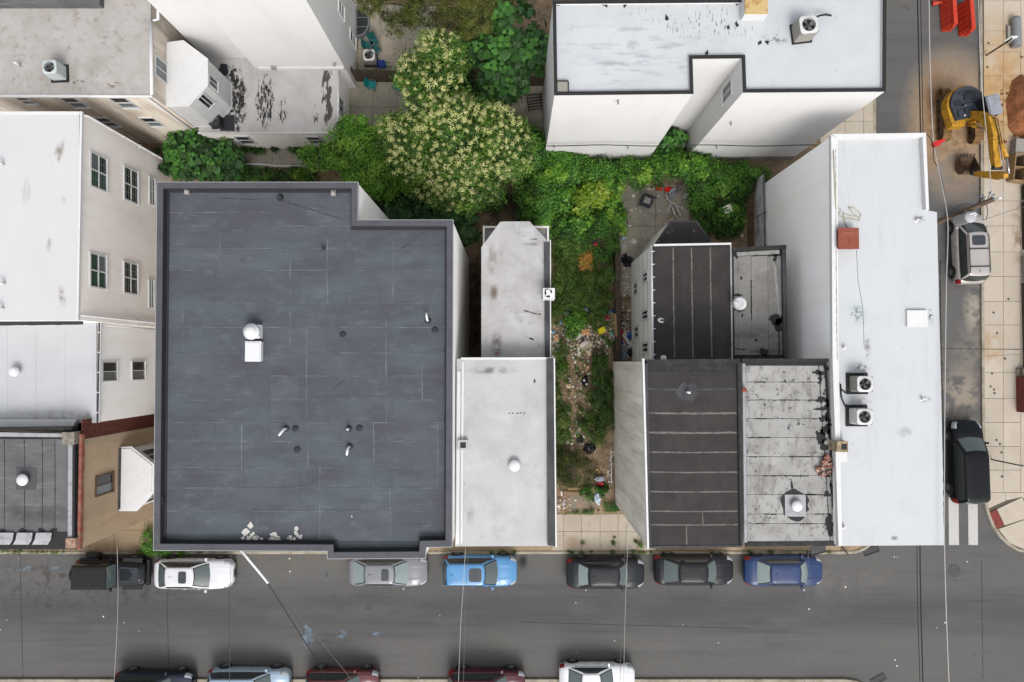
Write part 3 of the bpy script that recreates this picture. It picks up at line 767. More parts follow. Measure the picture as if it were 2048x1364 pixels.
# loose pieces of torn white board
m_scrap = mat('torn_white_board', C(232, 230, 222), 0.8, [dict(c=C(205, 200, 188), s=4, lo=0.5, hi=0.7, f=0.6)])
def poly_scrap(r, n=6, th=0.02):
    a0 = random.uniform(0, 6.28); pts = []
    for k in range(n):
        a = a0 + 2 * math.pi * k / n + random.uniform(-0.3, 0.3); q = r * random.uniform(0.65, 1.15)
        pts.append((q * math.cos(a), q * math.sin(a)))
    return MB().prism(pts, 0, th, True, True)
spots = [(502, 1052, 8, 'largest torn white board fragment, highest of the left cluster'), (491, 1064, 9, None), (507, 1066, 4, None), (497, 1076, 7, None), (487, 1076, 5, None), (510, 1076, 6, None), (523, 1077, 4, None), (516, 1074, 4, None), (503, 1071, 5, None),
         (549, 1069, 6, None), (556, 1074, 6, None), (545, 1077, 5, None), (541, 1078, 4, None), (559, 1079, 3, None), (552, 1078, 4, None), (543, 1069, 3, None),
         (593, 1056, 5, 'small torn white board fragment, highest of the right cluster'), (592, 1065, 5, None), (581, 1073, 5, None), (588, 1077, 5, None), (601, 1074, 6, None), (596, 1070, 4, None), (582, 1079, 4, None), (576, 1076, 2, None), (465, 1081, 2, 'tiny stray white chip left of the torn board clusters'), (704, 1033, 2, 'tiny lone white chip on the open slate roof')]
for x, y, r_, lb in spots:
    p = XY(x, y, zr); b = poly_scrap(r_ * 0.0235, random.choice((4, 5, 6)))
    z = zr + 0.014
    b.xf(Matrix.Translation((p[0], p[1], z)))
    cl = 'left' if x < 530 else ('middle' if x < 570 else 'right')
    single('board_scrap', b, m_scrap, p + (z,), lb or 'torn white board scrap in the %s cluster on the slate roof edge' % cl, 'scrap', lb and 'torn white board scraps' or 'white scraps in the %s cluster' % cl)

# ------------------------------------------------------------------ B: white row house beside the lot
zB = 10.5
bB, polyB = building('row_house', 'row house with worn white roof and a dark coping along the weedy lot', 'house', PP([(914, 718.5), (1109, 717.5), (1112, 1091), (911, 1092)], zB), zB, m_w_lot, m_r_B, 0.0)
capq = PP([(1093, 717), (1106.5, 717), (1110, 1091), (1095, 1089)], zB)
obj('parapet', MB().prism(ccw(capq), zB - .01, zB + 0.16), m_cap_dk, bB)
obj('edge_trim', MB().prism(ccw(PP([(1106.8, 716), (1109.5, 716), (1113, 1092), (1110.3, 1092)], zB)), zB - .05, zB + 0.19), m_white, bB)
obj('cant_strip', MB().prism(ccw(PP([(924, 722), (928, 722), (925, 1086), (921, 1086)], zB)), zB, zB + 0.03), m_white, bB)
obj('side_strip', MB().prism(ccw(PP([(914.5, 742), (921, 742), (918, 1088), (912, 1088)], zB)), zB, zB + 0.05), m_white, bB)
obj('rear_lip', MB().prism(ccw(PP([(922, 715), (1106, 714.5), (1106, 719), (922, 719.5)], zB)), zB - .3, zB + 0.06), m_white, bB)
p = XY(926, 889, zB)
ch = obj('chimney', MB().box((p[0], p[1], zB + .12), (0.46, 0.46, 0.24)), m_r_B, bB)
obj('flue', MB().box((p[0] + .02, p[1], zB + .2375), (0.27, 0.27, 0.03)), m_black, ch)
p = XY(1029, 930, zB)
obj('roof_vent', MB().lathe([(0.17, 0), (0.17, 0.14), (0.29, 0.16), (0.27, 0.23), (0.12, 0.28), (0.001, 0.285)], p + (zB,), 20), m_whitepl, bB, True)
for x in (1017, 1024, 1033, 1040, 1047): blt = ribbon('tar_dab', PP([(x, 826.5), (x + random.uniform(2, 5), 826)], zB), zB, 0.05, m_tar, bB, 0.5, 0.05)
p = XY(1069, 762, zB); obj('tar_dab', blotch(MB(), p, 0.04, 0.1, zB), m_tar, bB)
# rear wing
zB2 = 9.6
b2, poly2 = building('rear_wing', 'long narrow rear wing with stained white roof and chamfered end', 'house wing', PP([(963.5, 716), (963.5, 494), (968, 489), (1001, 444), (1059, 443.5), (1096, 484), (1101, 486), (1101, 716)], zB2), zB2, m_w_lot, m_r_B2, 0.0)
obj('parapet', MB().prism(ccw(PP([(1088, 487), (1099, 485), (1099.3, 715), (1090, 715)], zB2)), zB2 - .01, zB2 + 0.13), m_cap_dk, b2)
obj('edge_trim', MB().prism(ccw(PP([(1099.6, 480), (1101.4, 481), (1101.6, 716), (1099.8, 716)], zB2)), zB2 - .05, zB2 + 0.16), m_white, b2)
p = XY(1098, 587, zB2 + .9)
ch = obj('chimney', MB().box((p[0], p[1], zB2 + 0.35), (0.56, 0.52, 1.1)), m_white, b2)
mm_ = MB()
for dx, dy, rx, ry in ((-.17, .02, .05, .16), (-.05, -.14, .1, .05), (.1, .12, .05, .09), (-.08, .2, .09, .03)): blotch(mm_, (p[0] + dx, p[1] + dy), rx, ry, zB2 + .9, 0.003, 10, 0.4)
obj('tar_patch', mm_, m_tar, ch)
zl = 6.6
lw = PP([(966, 560), (966, 453), (1097.5, 453), (1097.5, 560)], zl)
obj('lower_wall', MB().ring(ccw(lw), inset(ccw(lw), 0.10), 0, zl + .15), m_w_grey, b2)
obj('lower_roof', MB().prism(inset(ccw(lw), 0.102), zl - .2, zl), m_r_E2, b2)
for y in (676,): ribbon('tar_dab', PP([(1058, y), (1068, y + 3)], zB2), zB2, .07, m_tar, b2, .5, .06)
for pts in ([(1048, 621), (1066, 626)], [(1066, 627), (1082, 629)]): ribbon('tar_dab', PP(pts, zB2), zB2, .05, m_tar, b2, .6, .06)
p = XY(993, 706, zB2)
obj('vent_pipe', MB().tube([p + (zB2,), (p[0], p[1], zB2 + .45)], .06), m_rust, b2)

# ------------------------------------------------------------------ D: black-roofed row house and its rear wing
zD = 10.1
dD = PP([(1284.5, 723.5), (1477, 721.5), (1482.5, 1092), (1294, 1094)], zD)
bD, polyD = building('row_house', 'row house with black tarred roof crossed by pale seams and a streaked blank side wall', 'house', dD, zD, m_w_lot, m_r_tar2, 0.0)
ys = [742, 778, 826, 865, 904, 944, 983, 1022, 1049, 1090]
sx0 = lambda y: 1294 + (y - 722) * 0.017; sx1 = lambda y: 1472 + (y - 722) * 0.014
sheets(bD, [[(sx0(ys[i]), ys[i]), (sx1(ys[i]), ys[i]), (sx1(ys[i + 1]), ys[i + 1]), (sx0(ys[i + 1]), ys[i + 1])] for i in range(len(ys) - 1)], zD, m_r_tar, 0.004)
for k, y in enumerate(ys[1:-1]):
    ribbon('roof_seam', PP([(sx0(y) + 1, y), (1380, y + 1), (sx1(y) - 1, y)], zD), zD + .013, 0.06 if k > 2 else 0.09, m_seam if k > 0 else m_cap_dk, bD, .4)
ribbon('roof_seam', PP([(1404.5, 1022), (1406, 1049)], zD), zD + .013, .05, m_seam, bD, .4)
ribbon('roof_seam', PP([(1372.5, 1049), (1373.5, 1089)], zD), zD + .013, .05, m_seam, bD, .4)
obj('parapet', MB().prism(ccw(PP([(1287, 727), (1293.5, 727), (1301, 1093), (1296.5, 1093)], zD)), zD - .01, zD + 0.2), m_cap_dk, bD)
obj('edge_trim', MB().prism(ccw(PP([(1283, 717), (1286.8, 717), (1296.2, 1095), (1292.5, 1095)], zD)), zD - .05, zD + 0.24), m_white, bD)
obj('rear_parapet', MB().prism(ccw(PP([(1287, 719), (1478, 717.5), (1478, 727), (1294, 727)], zD)), zD - .3, zD + .1), m_r_tar2, bD)
obj('gutter', MB().prism(ccw(PP([(1296, 1091.5), (1483, 1090), (1483, 1094), (1296, 1096)], zD)), zD - .15, zD + .03), m_cap_dk, bD)
obj('party_wall', MB().prism(ccw(PP([(1473.5, 727), (1480, 727), (1484.5, 1090), (1478.5, 1090)], zD)), zD - .01, zD + .12), m_r_tar2, bD)
p = XY(1373, 784, zD); obj('tar_patch', blotch(MB(), p, .5, .42, zD + .014, .004, 18, .25), m_cap_dk, bD)
pipe(bD, [p + (zD,), (p[0], p[1], zD + .25), (p[0] + .12, p[1] - .02, zD + .3)], .055, m_whitepl, 'vent_pipe')
zD2 = 7.0
m_w_sid = wall_mat('pale_grey_siding', C(214, 213, 210), C(190, 188, 184), f=0.4)
b3, poly3 = building('rear_wing', 'rear wing with black roof in four strips and pale grey sided wall', 'house wing', PP([(1306, 490), (1461, 487), (1464, 722), (1309, 722)], zD2), zD2, m_w_sid, m_r_tar2, 0.0)
xs = [1309, 1346, 1383, 1420.5, 1459]
sheets(b3, [[(xs[i], 494), (xs[i + 1], 493), (xs[i + 1] + 3, 718), (xs[i] + 3, 718)] for i in range(4)], zD2, m_r_tar, .004)
for x in xs[1:-1]: ribbon('roof_seam', PP([(x, 495), (x + 1, 600), (x + 3, 716)], zD2), zD2 + .013, .065, m_seam, b3, .45)
obj('edge_trim', MB().prism(ccw(PP([(1307, 488.5), (1462, 485.5), (1462, 489.5), (1307, 492.5)], zD2)), zD2 - .1, zD2 + .05), m_white, b3)
obj('edge_trim', MB().prism(ccw(PP([(1459.5, 490), (1462.5, 490), (1465.5, 720), (1462.5, 720)], zD2)), zD2 - .1, zD2 + .05), m_silver, b3)
a0, a1 = poly3[0], poly3[1]
aW = sorted(poly3, key=lambda q: q[0])[:2]; aW = sorted(aW, key=lambda q: -q[1])     # west wall, north end first
pipe(b3, [(aW[0][0] - .07, aW[0][1], zD2 - .06), (aW[1][0] - .07, aW[1][1], zD2 - .06)], .065, m_white, 'gutter')
for k in range(9):
    t = (k + .5) / 9
    q = Vector(aW[0]) * (1 - t) + Vector(aW[1]) * t
    obj('gutter_bracket', MB().box((q.x - .02, q.y, zD2 + .0), (.2, .04, .03)), m_white, b3)
for cs, st in (([(1285.4, 545), (1297, 540), (1297, 564), (1285.4, 568)], 1), ([(1284.5, 619), (1298, 617), (1298, 641), (1284.5, 641)], 1), ([(1285.5, 683), (1298.5, 683), (1298.5, 707), (1285.5, 707)], 1), ([(1267, 566), (1277, 563), (1277, 590), (1267, 592)], 1), ([(1268.5, 651), (1278.6, 651), (1278.6, 677), (1268.5, 678)], 1)):
    win_px(b3, aW[0], aW[1], cs, m_white, m_glass, 2, 1, fw=.12, sash=.07)
for z in (1.6, 2.9, 4.2, 5.5):
    f = MB(); wbox(f, aW[0], -math.pi / 2, -1, 0, 0.02, (Vector(aW[0]) - Vector(aW[1])).length, 0.0, .012, z, z + .015); obj('siding_joint', f, m_w_conc, b3)
for x, y in ((1322, 641), (1327, 716)):
    p = XY(x, y, zD2); obj('pipe_flashing', blotch(MB(), p, .16, .14, zD2 + .013, .006, 12, .15), m_whitepl, b3)
    pipe(b3, [p + (zD2,), (p[0], p[1], zD2 + .2), (p[0] + .1, p[1], zD2 + .24)], .045, m_black if x < 1325 else m_whitepl, 'vent_pipe')
zD3 = 5.2
b4, _ = building('rear_bay', 'low black trapezoid bay roof behind the strip roofed wing', 'bay', PP([(1299.5, 503), (1340, 443), (1394, 441), (1436, 503)], zD3), zD3, m_w_grey, m_r_tar, 0.0)
pb = ccw(PP([(1300.5, 502), (1340.5, 444), (1393.5, 442.5), (1434.5, 502)], zD3))
obj('edge_trim', MB().ring(inset(pb, -.02), inset(pb, .05), zD3 - .08, zD3 + .03), m_cap_dk, b4)
for x, y in ((1336, 465), (1388, 462), (1317, 482), (1345, 463)):
    obj('grey_dab', blotch(MB(), XY(x, y, zD3), .07, .05, zD3), m_seam, b4)

# ------------------------------------------------------------------ E: grey-roofed row house and its rear wing
zE = 9.85
bE, polyE = building('row_house', 'row house with weathered silver roof, black seams and peeling tar beside the corner building', 'house', PP([(1485, 725), (1652, 724), (1671, 1090), (1491, 1091)], zE), zE, m_w_grey, m_tar, 0.0)
ys = [731, 764, 800, 837, 875, 913, 951, 989, 1028, 1047, 1083]
ex0 = lambda y: 1490 + (y - 722) * .012; ex1 = lambda y: 1636 + (y - 722) * .066
sheets(bE, [[(ex0(ys[i]), ys[i]), (ex1(ys[i]), ys[i]), (ex1(ys[i + 1]), ys[i + 1]), (ex0(ys[i + 1]), ys[i + 1])] for i in range(len(ys) - 1)], zE, m_r_E, 0.011)
sheets(bE, [[(ex1(ys[i]) + 1, ys[i]), (ex1(ys[i]) + 12, ys[i]), (ex1(ys[i + 2]) + 11, ys[i + 2]), (ex1(ys[i + 2]) + 1, ys[i + 2])] for i in (0, 2, 4, 6, 8)], zE, m_r_E, 0.011)
tarb = MB()
for y in ys[1:-1]:
    for k in range(4):
        x = random.uniform(1495, ex1(y) - 14); l = random.uniform(8, 50)
        ribbon('', PP([(x, y + .3), (min(x + l, ex1(y)), y + random.uniform(-.6, 1))], zE), zE + .014, random.uniform(.02, .06), m_tar, None, .7, .06, .003, tarb)
    blotch(tarb, XY(ex1(y) + 1, y, zE), random.uniform(.06, .25), random.uniform(.05, .16), zE + .014, .004, 12, .5)
for k in range(46):
    y = random.uniform(735, 1075); x = ex1(y) + 12 + random.gauss(0, 3)
    blotch(tarb, XY(x, y, zE), random.uniform(.02, .10), random.uniform(.05, .22), zE + .016, .004, 10, .5)
for (x, y, rx, ry) in ((1641, 872, .24, .34), (1648, 860, .2, .2), (1645, 893, .2, .3), (1636, 745, .3, .12), (1640, 757, .12, .3), (1643, 818, .4, .1), (1660, 1050, .2, .4)):
    blotch(tarb, XY(x, y, zE), rx, ry, zE + .018, .004, 16, .5)
obj('tar_smears', tarb, m_tar, bE)['kind'] = 'stuff'
obj('party_wall', MB().prism(ccw(PP([(1483.5, 727), (1489, 727), (1493, 1084), (1487.5, 1084)], zE)), zE - .01, zE + .1), m_silver, bE)
obj('rear_parapet', MB().prism(ccw(PP([(1482, 717.5), (1655, 717), (1655, 723.5), (1482, 725)], zE)), zE - .3, zE + .12), m_r_tar2, bE)
obj('gutter', MB().prism(ccw(PP([(1492, 1084), (1672, 1082), (1674, 1091), (1492, 1092.5)], zE)), zE - .2, zE + .05), m_r_tar2, bE)
p = XY(1590, 1010, zE)
obj('tar_patch', blotch(MB(), p, .66, .72, zE + .02, .005, 20, .15), m_tar, bE)
obj('flashing_sheet', MB().box((p[0], p[1] - .02, zE + .035), (1.0, 1.05, .03)), m_silver, bE)
obj('roof_vent', MB().lathe([(0.16, 0), (0.16, 0.2), (0.27, 0.22), (0.26, 0.28), (0.12, 0.33), (0.001, 0.335)], p + (zE,), 20), m_whitepl, bE, True)
ribbon('tar_spike', PP([(1583, 962), (1584, 990)], zE), zE + .02, .09, m_tar, bE, .6)
p = XY(1668, 889, zE)
ch = obj('chimney', MB().box((p[0], p[1], zE + .3), (0.52, 0.5, 1.1)), mat('tan_masonry', C(196, 178, 148), .9, [dict(c=C(150, 130, 104), s=5)]), bE)
obj('flue', MB().box((p[0] + .08, p[1], zE + .845), (0.27, 0.27, 0.03)), m_black, ch)
p = XY(1484.5, 779, zE)
obj('vent_pipe', MB().lathe([(.06, 0), (.06, .25), (.12, .27), (.12, .33), (.001, .36)], p + (zE,), 12), m_rust, bE)
zE2 = 6.8
bE2, pE2 = building('rear_wing', 'lower rear wing with grey patched roof carrying the satellite dish', 'house wing', PP([(1465.5, 499), (1569, 494), (1572, 718), (1468, 718)], zE2), zE2, m_w_grey, m_r_tar2, 0.0)
xs = [1467, 1475, 1502, 1535, 1563]
sheets(bE2, [[(xs[i], 513), (xs[i + 1], 511), (xs[i + 1] + 2, 710), (xs[i] + 2, 710)] for i in range(4)], zE2, m_r_E2, .008)
obj('rear_parapet', MB().prism(ccw(PP([(1462, 497), (1569, 491), (1569, 498.5), (1462, 504)], zE2)), zE2 - .3, zE2 + .25), m_r_tar2, bE2)
obj('white_band', MB().prism(ccw(PP([(1472, 505), (1558, 500), (1558, 508), (1474, 512)], zE2)), zE2, zE2 + .06), m_r_E, bE2)
obj('side_parapet', MB().prism(ccw(PP([(1561.5, 499), (1569, 499), (1572.5, 718), (1565, 718)], zE2)), zE2 - .1, zE2 + .2), m_cap_dk, bE2)
tb = MB()
for x, y, rx, ry in ((1471, 507, .2, .25), (1545, 505, .3, .2), (1550, 514, .12, .3), (1553, 640, .42, .22), (1558, 646, .2, .4), (1478, 608, .1, .5), (1478, 616, .3, .14), (1482, 556, .06, .1), (1484, 631, .06, .1), (1512, 680, .1, .06), (1526, 704, .25, .25), (1535, 712, .5, .08), (1480, 713, .4, .06), (1474, 590, .3, .08)):
    blotch(tb, XY(x, y, zE2), rx, ry, zE2 + .02, .005, 14, .45)
for pts in ([(1557, 640), (1558, 712)], [(1470, 698), (1490, 699)], [(1502, 560), (1503, 640)]): ribbon('', PP(pts, zE2), zE2 + .02, .06, m_tar, None, .6, .1, .004, tb)
obj('tar_smears', tb, m_tar, bE2)['kind'] = 'stuff'
ribbon('pale_stripe', PP([(1548, 520), (1558, 628)], zE2), zE2 + .02, .12, m_r_E, bE2, .5)

# ------------------------------------------------------------------ F: corner building
zF = 10.2
pF = PP([(1661, 274), (1846, 271), (1852, 421), (1873, 425), (1888.5, 1089.5), (1674, 1091)], zF)
bF, polyF = building('corner_building', 'long white roofed corner building with blank white side wall along the cross street', 'building', pF, zF, m_w_cream2, m_r_F, 0.0)
def band(root, pts, z0, z1, m, name='parapet'):
    return obj(name, MB().prism(ccw(pts), z0, z1), m, root)
band(bF, PP([(1658, 272), (1671, 281), (1673, 720), (1680, 1088), (1673, 1090), (1661, 720)], zF), zF - .02, zF + .22, m_white)
band(bF, PP([(1659.5, 271.5), (1846, 269), (1846, 277), (1671, 281)], zF), zF - .02, zF + .25, m_white)
band(bF, PP([(1839, 278), (1846, 277), (1852, 422), (1846, 421)], zF), zF - .02, zF + .25, m_white)
ribbon('dark_edge', PP([(1880, 520), (1881, 620), (1885, 800), (1889, 1088)], zF), zF, .05, m_tar, bF, .8)
ribbon('dark_edge', PP([(1667, 300), (1668, 560), (1670, 720)], zF), zF + .22, .02, m_cap_dk, bF, .8)
for x, y, w, h, n_ in ((1832, 637, .98, .78, 'skylight_cover'), (1681, 913, .5, .5, 'patch_board')):
    p = XY(x, y, zF); obj(n_, MB().box((p[0], p[1], zF + .06), (w, h, .12)), m_white, bF)
p = XY(1688, 480, zF)
h2 = thing('roof_hatch', p + (zF,), 'rusty red square hatch box on the white corner roof', 'roof hatch')
obj('hatch_curb', MB().box((p[0], p[1], zF + .2), (.9, .9, .4)), m_brick, h2)
obj('hatch_lid', MB().box((p[0], p[1], zF + .43), (.98, 1.02, .07)), m_rust, h2)
for x, y in ((1686, 1053), (1843, 798), (1832, 441), (1687, 695)):
    p = XY(x, y, zF); obj('vent_stub', MB().lathe([(.12, 0), (.07, .05), (.06, .2), (.001, .21)], p + (zF,), 10), m_white, bF)
ribbon('roof_wire', PP([(1713, 500), (1716, 560), (1726, 620), (1728, 690)], zF), zF, .018, m_cap_dk, bF, .3)
# rope on the roof
m_rope = mat('pale_rope', C(214, 206, 168), .8)
rp = []
for x, y in ((1667, 300), (1669, 345), (1671, 392), (1672, 415), (1683, 420), (1676, 428), (1688, 436), (1705, 438), (1718, 442), (1722, 428), (1708, 416), (1697, 414), (1706, 426), (1716, 434), (1700, 432), (1686, 425), (1690, 445), (1695, 455)):
    rp.append(P(x, y, zF + .03 if x > 1672 else zF + .26))
single('rope', MB().tube(rp, .022, 6), m_rope, rp[8], 'pale yellow rope lying in loose loops on the white corner roof', 'rope', smooth=True)

# ------------------------------------------------------------------ G: white building at the top
zG = 11.0
pG = PP([(1106, 2), (1478, -1), (1478, -70), (1772, -70), (1770.5, 182.5), (1486.5, 184.5), (1484, 116), (1384, 117), (1386, 187), (1109, 190)], zG)
bG, polyG = building('white_building', 'white stucco building with black edged white roof and a notch in its wall', 'building', pG, zG, m_w_white, m_r_G, 0.14, .13, m_tar)
pin = inset(polyG, -.004)
obj('foundation', MB().prism(inset(polyG, -.03), 0, 0.75, top=True), m_w_conc, bG)
def edge_of(poly, pa, pb):
    """the wall between two outline corners, found from their pixels"""
    i = min(range(len(poly)), key=lambda k: (Vector(poly[k]) - Vector(pa)).length)
    j = min(range(len(poly)), key=lambda k: (Vector(poly[k]) - Vector(pb)).length)
    return poly[i], poly[j]
na, nb = edge_of(polyG, XY(1484, 116, zG), XY(1486.5, 184.5, zG))
win_px(bG, na, nb, [(1447, 176), (1465, 158), (1465, 190), (1447, 211)], m_white, m_glass, 2, 1, fw=.05)
for x, y in ((1114, 8), (1211, 10), (1250, 9), (1473, 5), (1473, 48), (1414, 106), (1333, 35), (1520, 85), (1535, 85), (1457, 55)):
    obj('tar_dab', blotch(MB(), XY(x, y, zG - .14), .13 if y < 20 else .09, .12, zG - .14, .012, 12, .5), m_tar, bG)
p = XY(1125, 176, zG)
obj('corner_box', MB().box((p[0], p[1], zG - .06), (.5, .62, .12)), m_w_conc, bG)
obj('corner_box_edge', MB().box((p[0] + .01, p[1] + .33, zG - .05), (.54, .05, .16)).box((p[0] + .28, p[1], zG - .05), (.05, .62, .16)), m_tar, bG)
p = XY(1506, 22, zG)
sk = thing('skylight', p + (zG - .14,), 'raised skylight box with yellowed top on the white roof edge', 'skylight')
obj('skylight_curb', MB().box((p[0], p[1] + .1, zG + .1), (1.1, 1.0, .55)), m_white, sk)
obj('skylight_top', MB().box((p[0], p[1] + .12, zG + .42), (1.06, .94, .12)), m_yellowlid, sk)
# small fittings on the south wall
for x, y in ((1406, 127), (1371, 222), (1462, 243), (1236, 199)):
    pass
ws = edge_of(polyG, XY(1109, 190, zG), XY(1386, 187, zG)); we = edge_of(polyG, XY(1486.5, 184.5, zG), XY(1770.5, 182.5, zG))
Yw = ws[0][1]
for x, y in ((1108, 290), (1256, 290), (1433, 290), (1462, 243), (1236, 199)):
    e = ws if x < 1400 else we
    s, z = onwall(x, y, e[0], e[1])
    ux = 1.0
    q = (e[0][0] + s, e[0][1] - .1, z)
    obj('wall_bracket', MB().box((q[0], q[1], q[2]), (.06, .2, .12)), m_steel, bG)

# ------------------------------------------------------------------ H, I, J: houses at top left
zH = 12.0
gx = lambda px: (px - 1028) / FPX * 43.0
H = [(-18.15, 17.95), (-15.18, 17.95), (-15.18, 17.32), (-9.88, 17.32), (-9.88, 30), (-18.15, 30)]
bH, polyH = building('tall_house', 'tall house with smooth white walls rising behind the peeling low roof', 'house', H, zH, m_w_white, m_r_white, .3)
he = ((-9.88, 17.32), (-9.88, 30))
win_px(bH, he[0], he[1], [(676, -6), (687, 13), (687, 44), (676, 22)], m_white, m_glass, 1, 2)
win_px(bH, he[0], he[1], [(699, 57), (710, 72.5), (710, 98), (699, 80)], m_white, m_glass, 1, 2)
obj('vent_hood', MB().box((-14.0, 17.24, 3.3), (.32, .16, .25)), m_ac2, bH)
obj('vent_hood', MB().box((-10.3, 17.2, 3.9), (.12, .2, .12)), m_ac2, bH)
zI = 3.1
I_ = PP([(398, 109), (508, 109), (508, 131), (690, 131), (672, 265.5), (398, 265.5)], zI)
I_[3] = (I_[4][0] + .02, I_[3][1])
I_[3] = XY(674, 131, zI); I_[4] = XY(674, 265.5, zI)
bI, polyI = building('rear_addition', 'one storey rear addition with white roof peeling to black strips', 'house wing', I_, zI, m_w_cream, m_r_I, 0.0)
is_, ie = edge_of(polyI, XY(398, 265, zI), XY(674, 265, zI)), edge_of(polyI, XY(674, 265, zI), XY(674, 131, zI))
obj('edge_trim', MB().box(((is_[0][0] + is_[1][0]) / 2, is_[0][1] - .03, zI + .0), (abs(is_[1][0] - is_[0][0]) + .1, .06, .14)), m_white, bI)
pipe(bI, [(ie[0][0] + .07, ie[0][1], zI), (ie[1][0] + .07, ie[1][1], zI)], .06, m_white, 'gutter')
pipe(bI, [(ie[0][0] + .09, ie[0][1] + .1, zI), (ie[0][0] + .09, ie[0][1] + .1, .15)], .04, m_white)
win_px(bI, is_[0], is_[1], [(612.5, 272), (638.5, 272), (649, 287), (620.6, 287)], m_white, m_glass, 1, 2)
win_px(bI, is_[0], is_[1], [(470, 271.5), (500, 271.5), (511, 287), (482, 287)], m_white, m_glass, 1, 2)
win_px(bI, ie[0], ie[1], [(676.6, 194), (676.6, 222), (686.5, 231), (686.5, 203)], m_white, m_glass, 2, 1)
obj('upstand', MB().box((-12.4, 17.24, zI + .12), (5.0, .14, .26)), m_white, bI)
blk = MB()
obj('tar_patch', MB().box(XY(455, 246, zI) + (zI + .006,), (.85, .95, .012)), m_patchA, bI)
for x0, y0, x1, y1 in ((440, 120, 462, 150), ):
    obj('tar_patch', blotch(blk, XY(447, 140, zI), .32, .4, zI, .008, 16, .3), m_patchA, bI)
zJ = 8.0
J = PP([(-70, 189), (-70, -90), (301, -90), (301, 190)], zJ)
bJ, polyJ = building('house', 'house with stained grey roof, white edge gutter and streaked rear wall in the top left', 'house', J, zJ, m_w_dirty, m_r_J, 0.0)
js, je = edge_of(polyJ, XY(-70, 189, zJ), XY(301, 190, zJ)), edge_of(polyJ, XY(301, 190, zJ), XY(301, -90, zJ))
pipe(bJ, [(js[0][0], js[0][1] - .06, zJ - .02), (js[1][0] + .1, js[1][1] - .06, zJ - .02)], .085, m_white, 'gutter')
pipe(bJ, [(je[0][0] + .06, je[0][1], zJ - .02), (je[1][0] + .06, XY(0, 42, zJ)[1], zJ - .02)], .085, m_white, 'gutter')
pipe(bJ, [(je[0][0] + .1, XY(0, 41, zJ)[1], zJ + .03), (je[0][0] + .35, XY(0, 40, zJ)[1], zJ + .05), (je[0][0] + .35, XY(0, -60, zJ)[1], zJ + .1)], .08, m_white, 'gutter')
pipe(bJ, [(js[1][0] - .25, js[1][1] - .1, zJ - .1), (js[1][0] - .25, js[1][1] - .1, .2)], .05, m_white)
obj('upper_roof', MB().box((XY(120, 0, zJ)[0] - 3, XY(0, 17, zJ)[1] + 3.0, zJ + .2), (10.6, 6.0, .4)), m_r_M, bJ)
for cs in ([(30, 193), (54, 193), (76, 207), (49, 207)], [(118, 193.5), (148, 193.5), (180, 214), (148, 214)], [(219, 193.5), (251, 193.5), (279, 215), (243, 215)], [(189, 234), (216, 234), (240, 252), (211, 252)], [(279, 234), (305, 234), (332, 252), (300, 252)]):
    win_px(bJ, js[0], js[1], cs, m_white, [m_glass2, m_glass], 1, 2, fw=.045)
win_px(bJ, je[0], je[1], [(308.6, 110), (308.6, 153), (336, 169), (336, 130)], m_white, m_glass2, 2, 1)
p = XY(41, 132, zJ); pipe(bJ, [p + (zJ,), (p[0], p[1], zJ + .45)], .06, m_whitepl, 'vent_pipe')
zJ2 = 6.4
J2 = PP([(350, 86), (366, 82), (414, 118), (414, 171), (377, 211), (351, 212)], zJ2)
J2[0] = (je[0][0] + .02, J2[0][1]); J2[5] = (je[0][0] + .02, J2[5][1])
bay, polyJ2 = building('bay_window', 'white six sided bay window hung on the stained rear wall', 'bay window', J2, zJ2, m_white, m_white, 0.0, z0=3.16, over=.05)
ea = edge_of(polyJ2, XY(414, 171, zJ2), XY(414, 118, zJ2)); eb = edge_of(polyJ2, XY(377, 211, zJ2), XY(414, 171, zJ2))
win_px(bay, ea[0], ea[1], [(416, 147), (416, 170), (434, 184), (434, 162)], m_white, m_glass, 2, 1)
win_px(bay, eb[0], eb[1], [(392, 197), (405, 185), (429, 205), (416, 219)], m_white, m_glass, 2, 1)
obj('bay_floor', MB().prism(inset(polyJ2, -.03), 3.12, 3.16, bottom=True), m_white, bay)

# ------------------------------------------------------------------ K, L, M: houses at the left edge
zK = 9.3
K = PP([(-70, 641), (-70, 223), (158, 224), (158, 640)], zK)
bK, polyK = building('row_house', 'three storey house with bright white roof and cream side wall with paired white windows', 'house', K, zK, m_w_cream, m_r_K, 0.0)
ke = edge_of(polyK, XY(158, 640, zK), XY(158, 224, zK))
for cs, gm in (([(178.7, 302), (178.7, 373), (213.5, 386), (213.5, 315)], [m_glassg, m_glassg, m_glass, m_glass2]), ([(246, 332), (246, 400), (275.5, 410), (275.5, 341)], m_glass), ([(177.7, 503.5), (177.7, 575), (212.5, 580), (212.5, 511)], [m_glassg, m_glassg, m_glass2, m_glassg]), ([(245.5, 520), (245.5, 587), (275, 591), (275, 528)], m_glass), ([(297, 352), (297, 408), (309, 413), (309, 357)], m_glass), ([(296, 558), (296, 615), (307, 617), (307, 560)], m_glassg)):
    win_px(bK, ke[0], ke[1], cs, m_white, gm, 2, 2, muntin=(2, 3) if not isinstance(gm, list) or gm[0] == gm[1] == m_glassg and gm[3] == m_glass2 else None, fw=.09, sash=.07)
kx = ke[0][0]
for y_, oy in ((ke[0][1], .25), (ke[1][1], -.12)):
    pipe(bK, [(kx - .1, y_ + oy, zK - .05), (kx + .1, y_ + oy, zK - .25), (kx + .1, y_ + oy, 1.2), (kx + .35, y_ + oy, 1.05)], .06, m_white)
    obj('pipe_strap', MB().box((kx + .05, y_ + oy, 4.2), (.12, .24, .08)), m_white, bK)
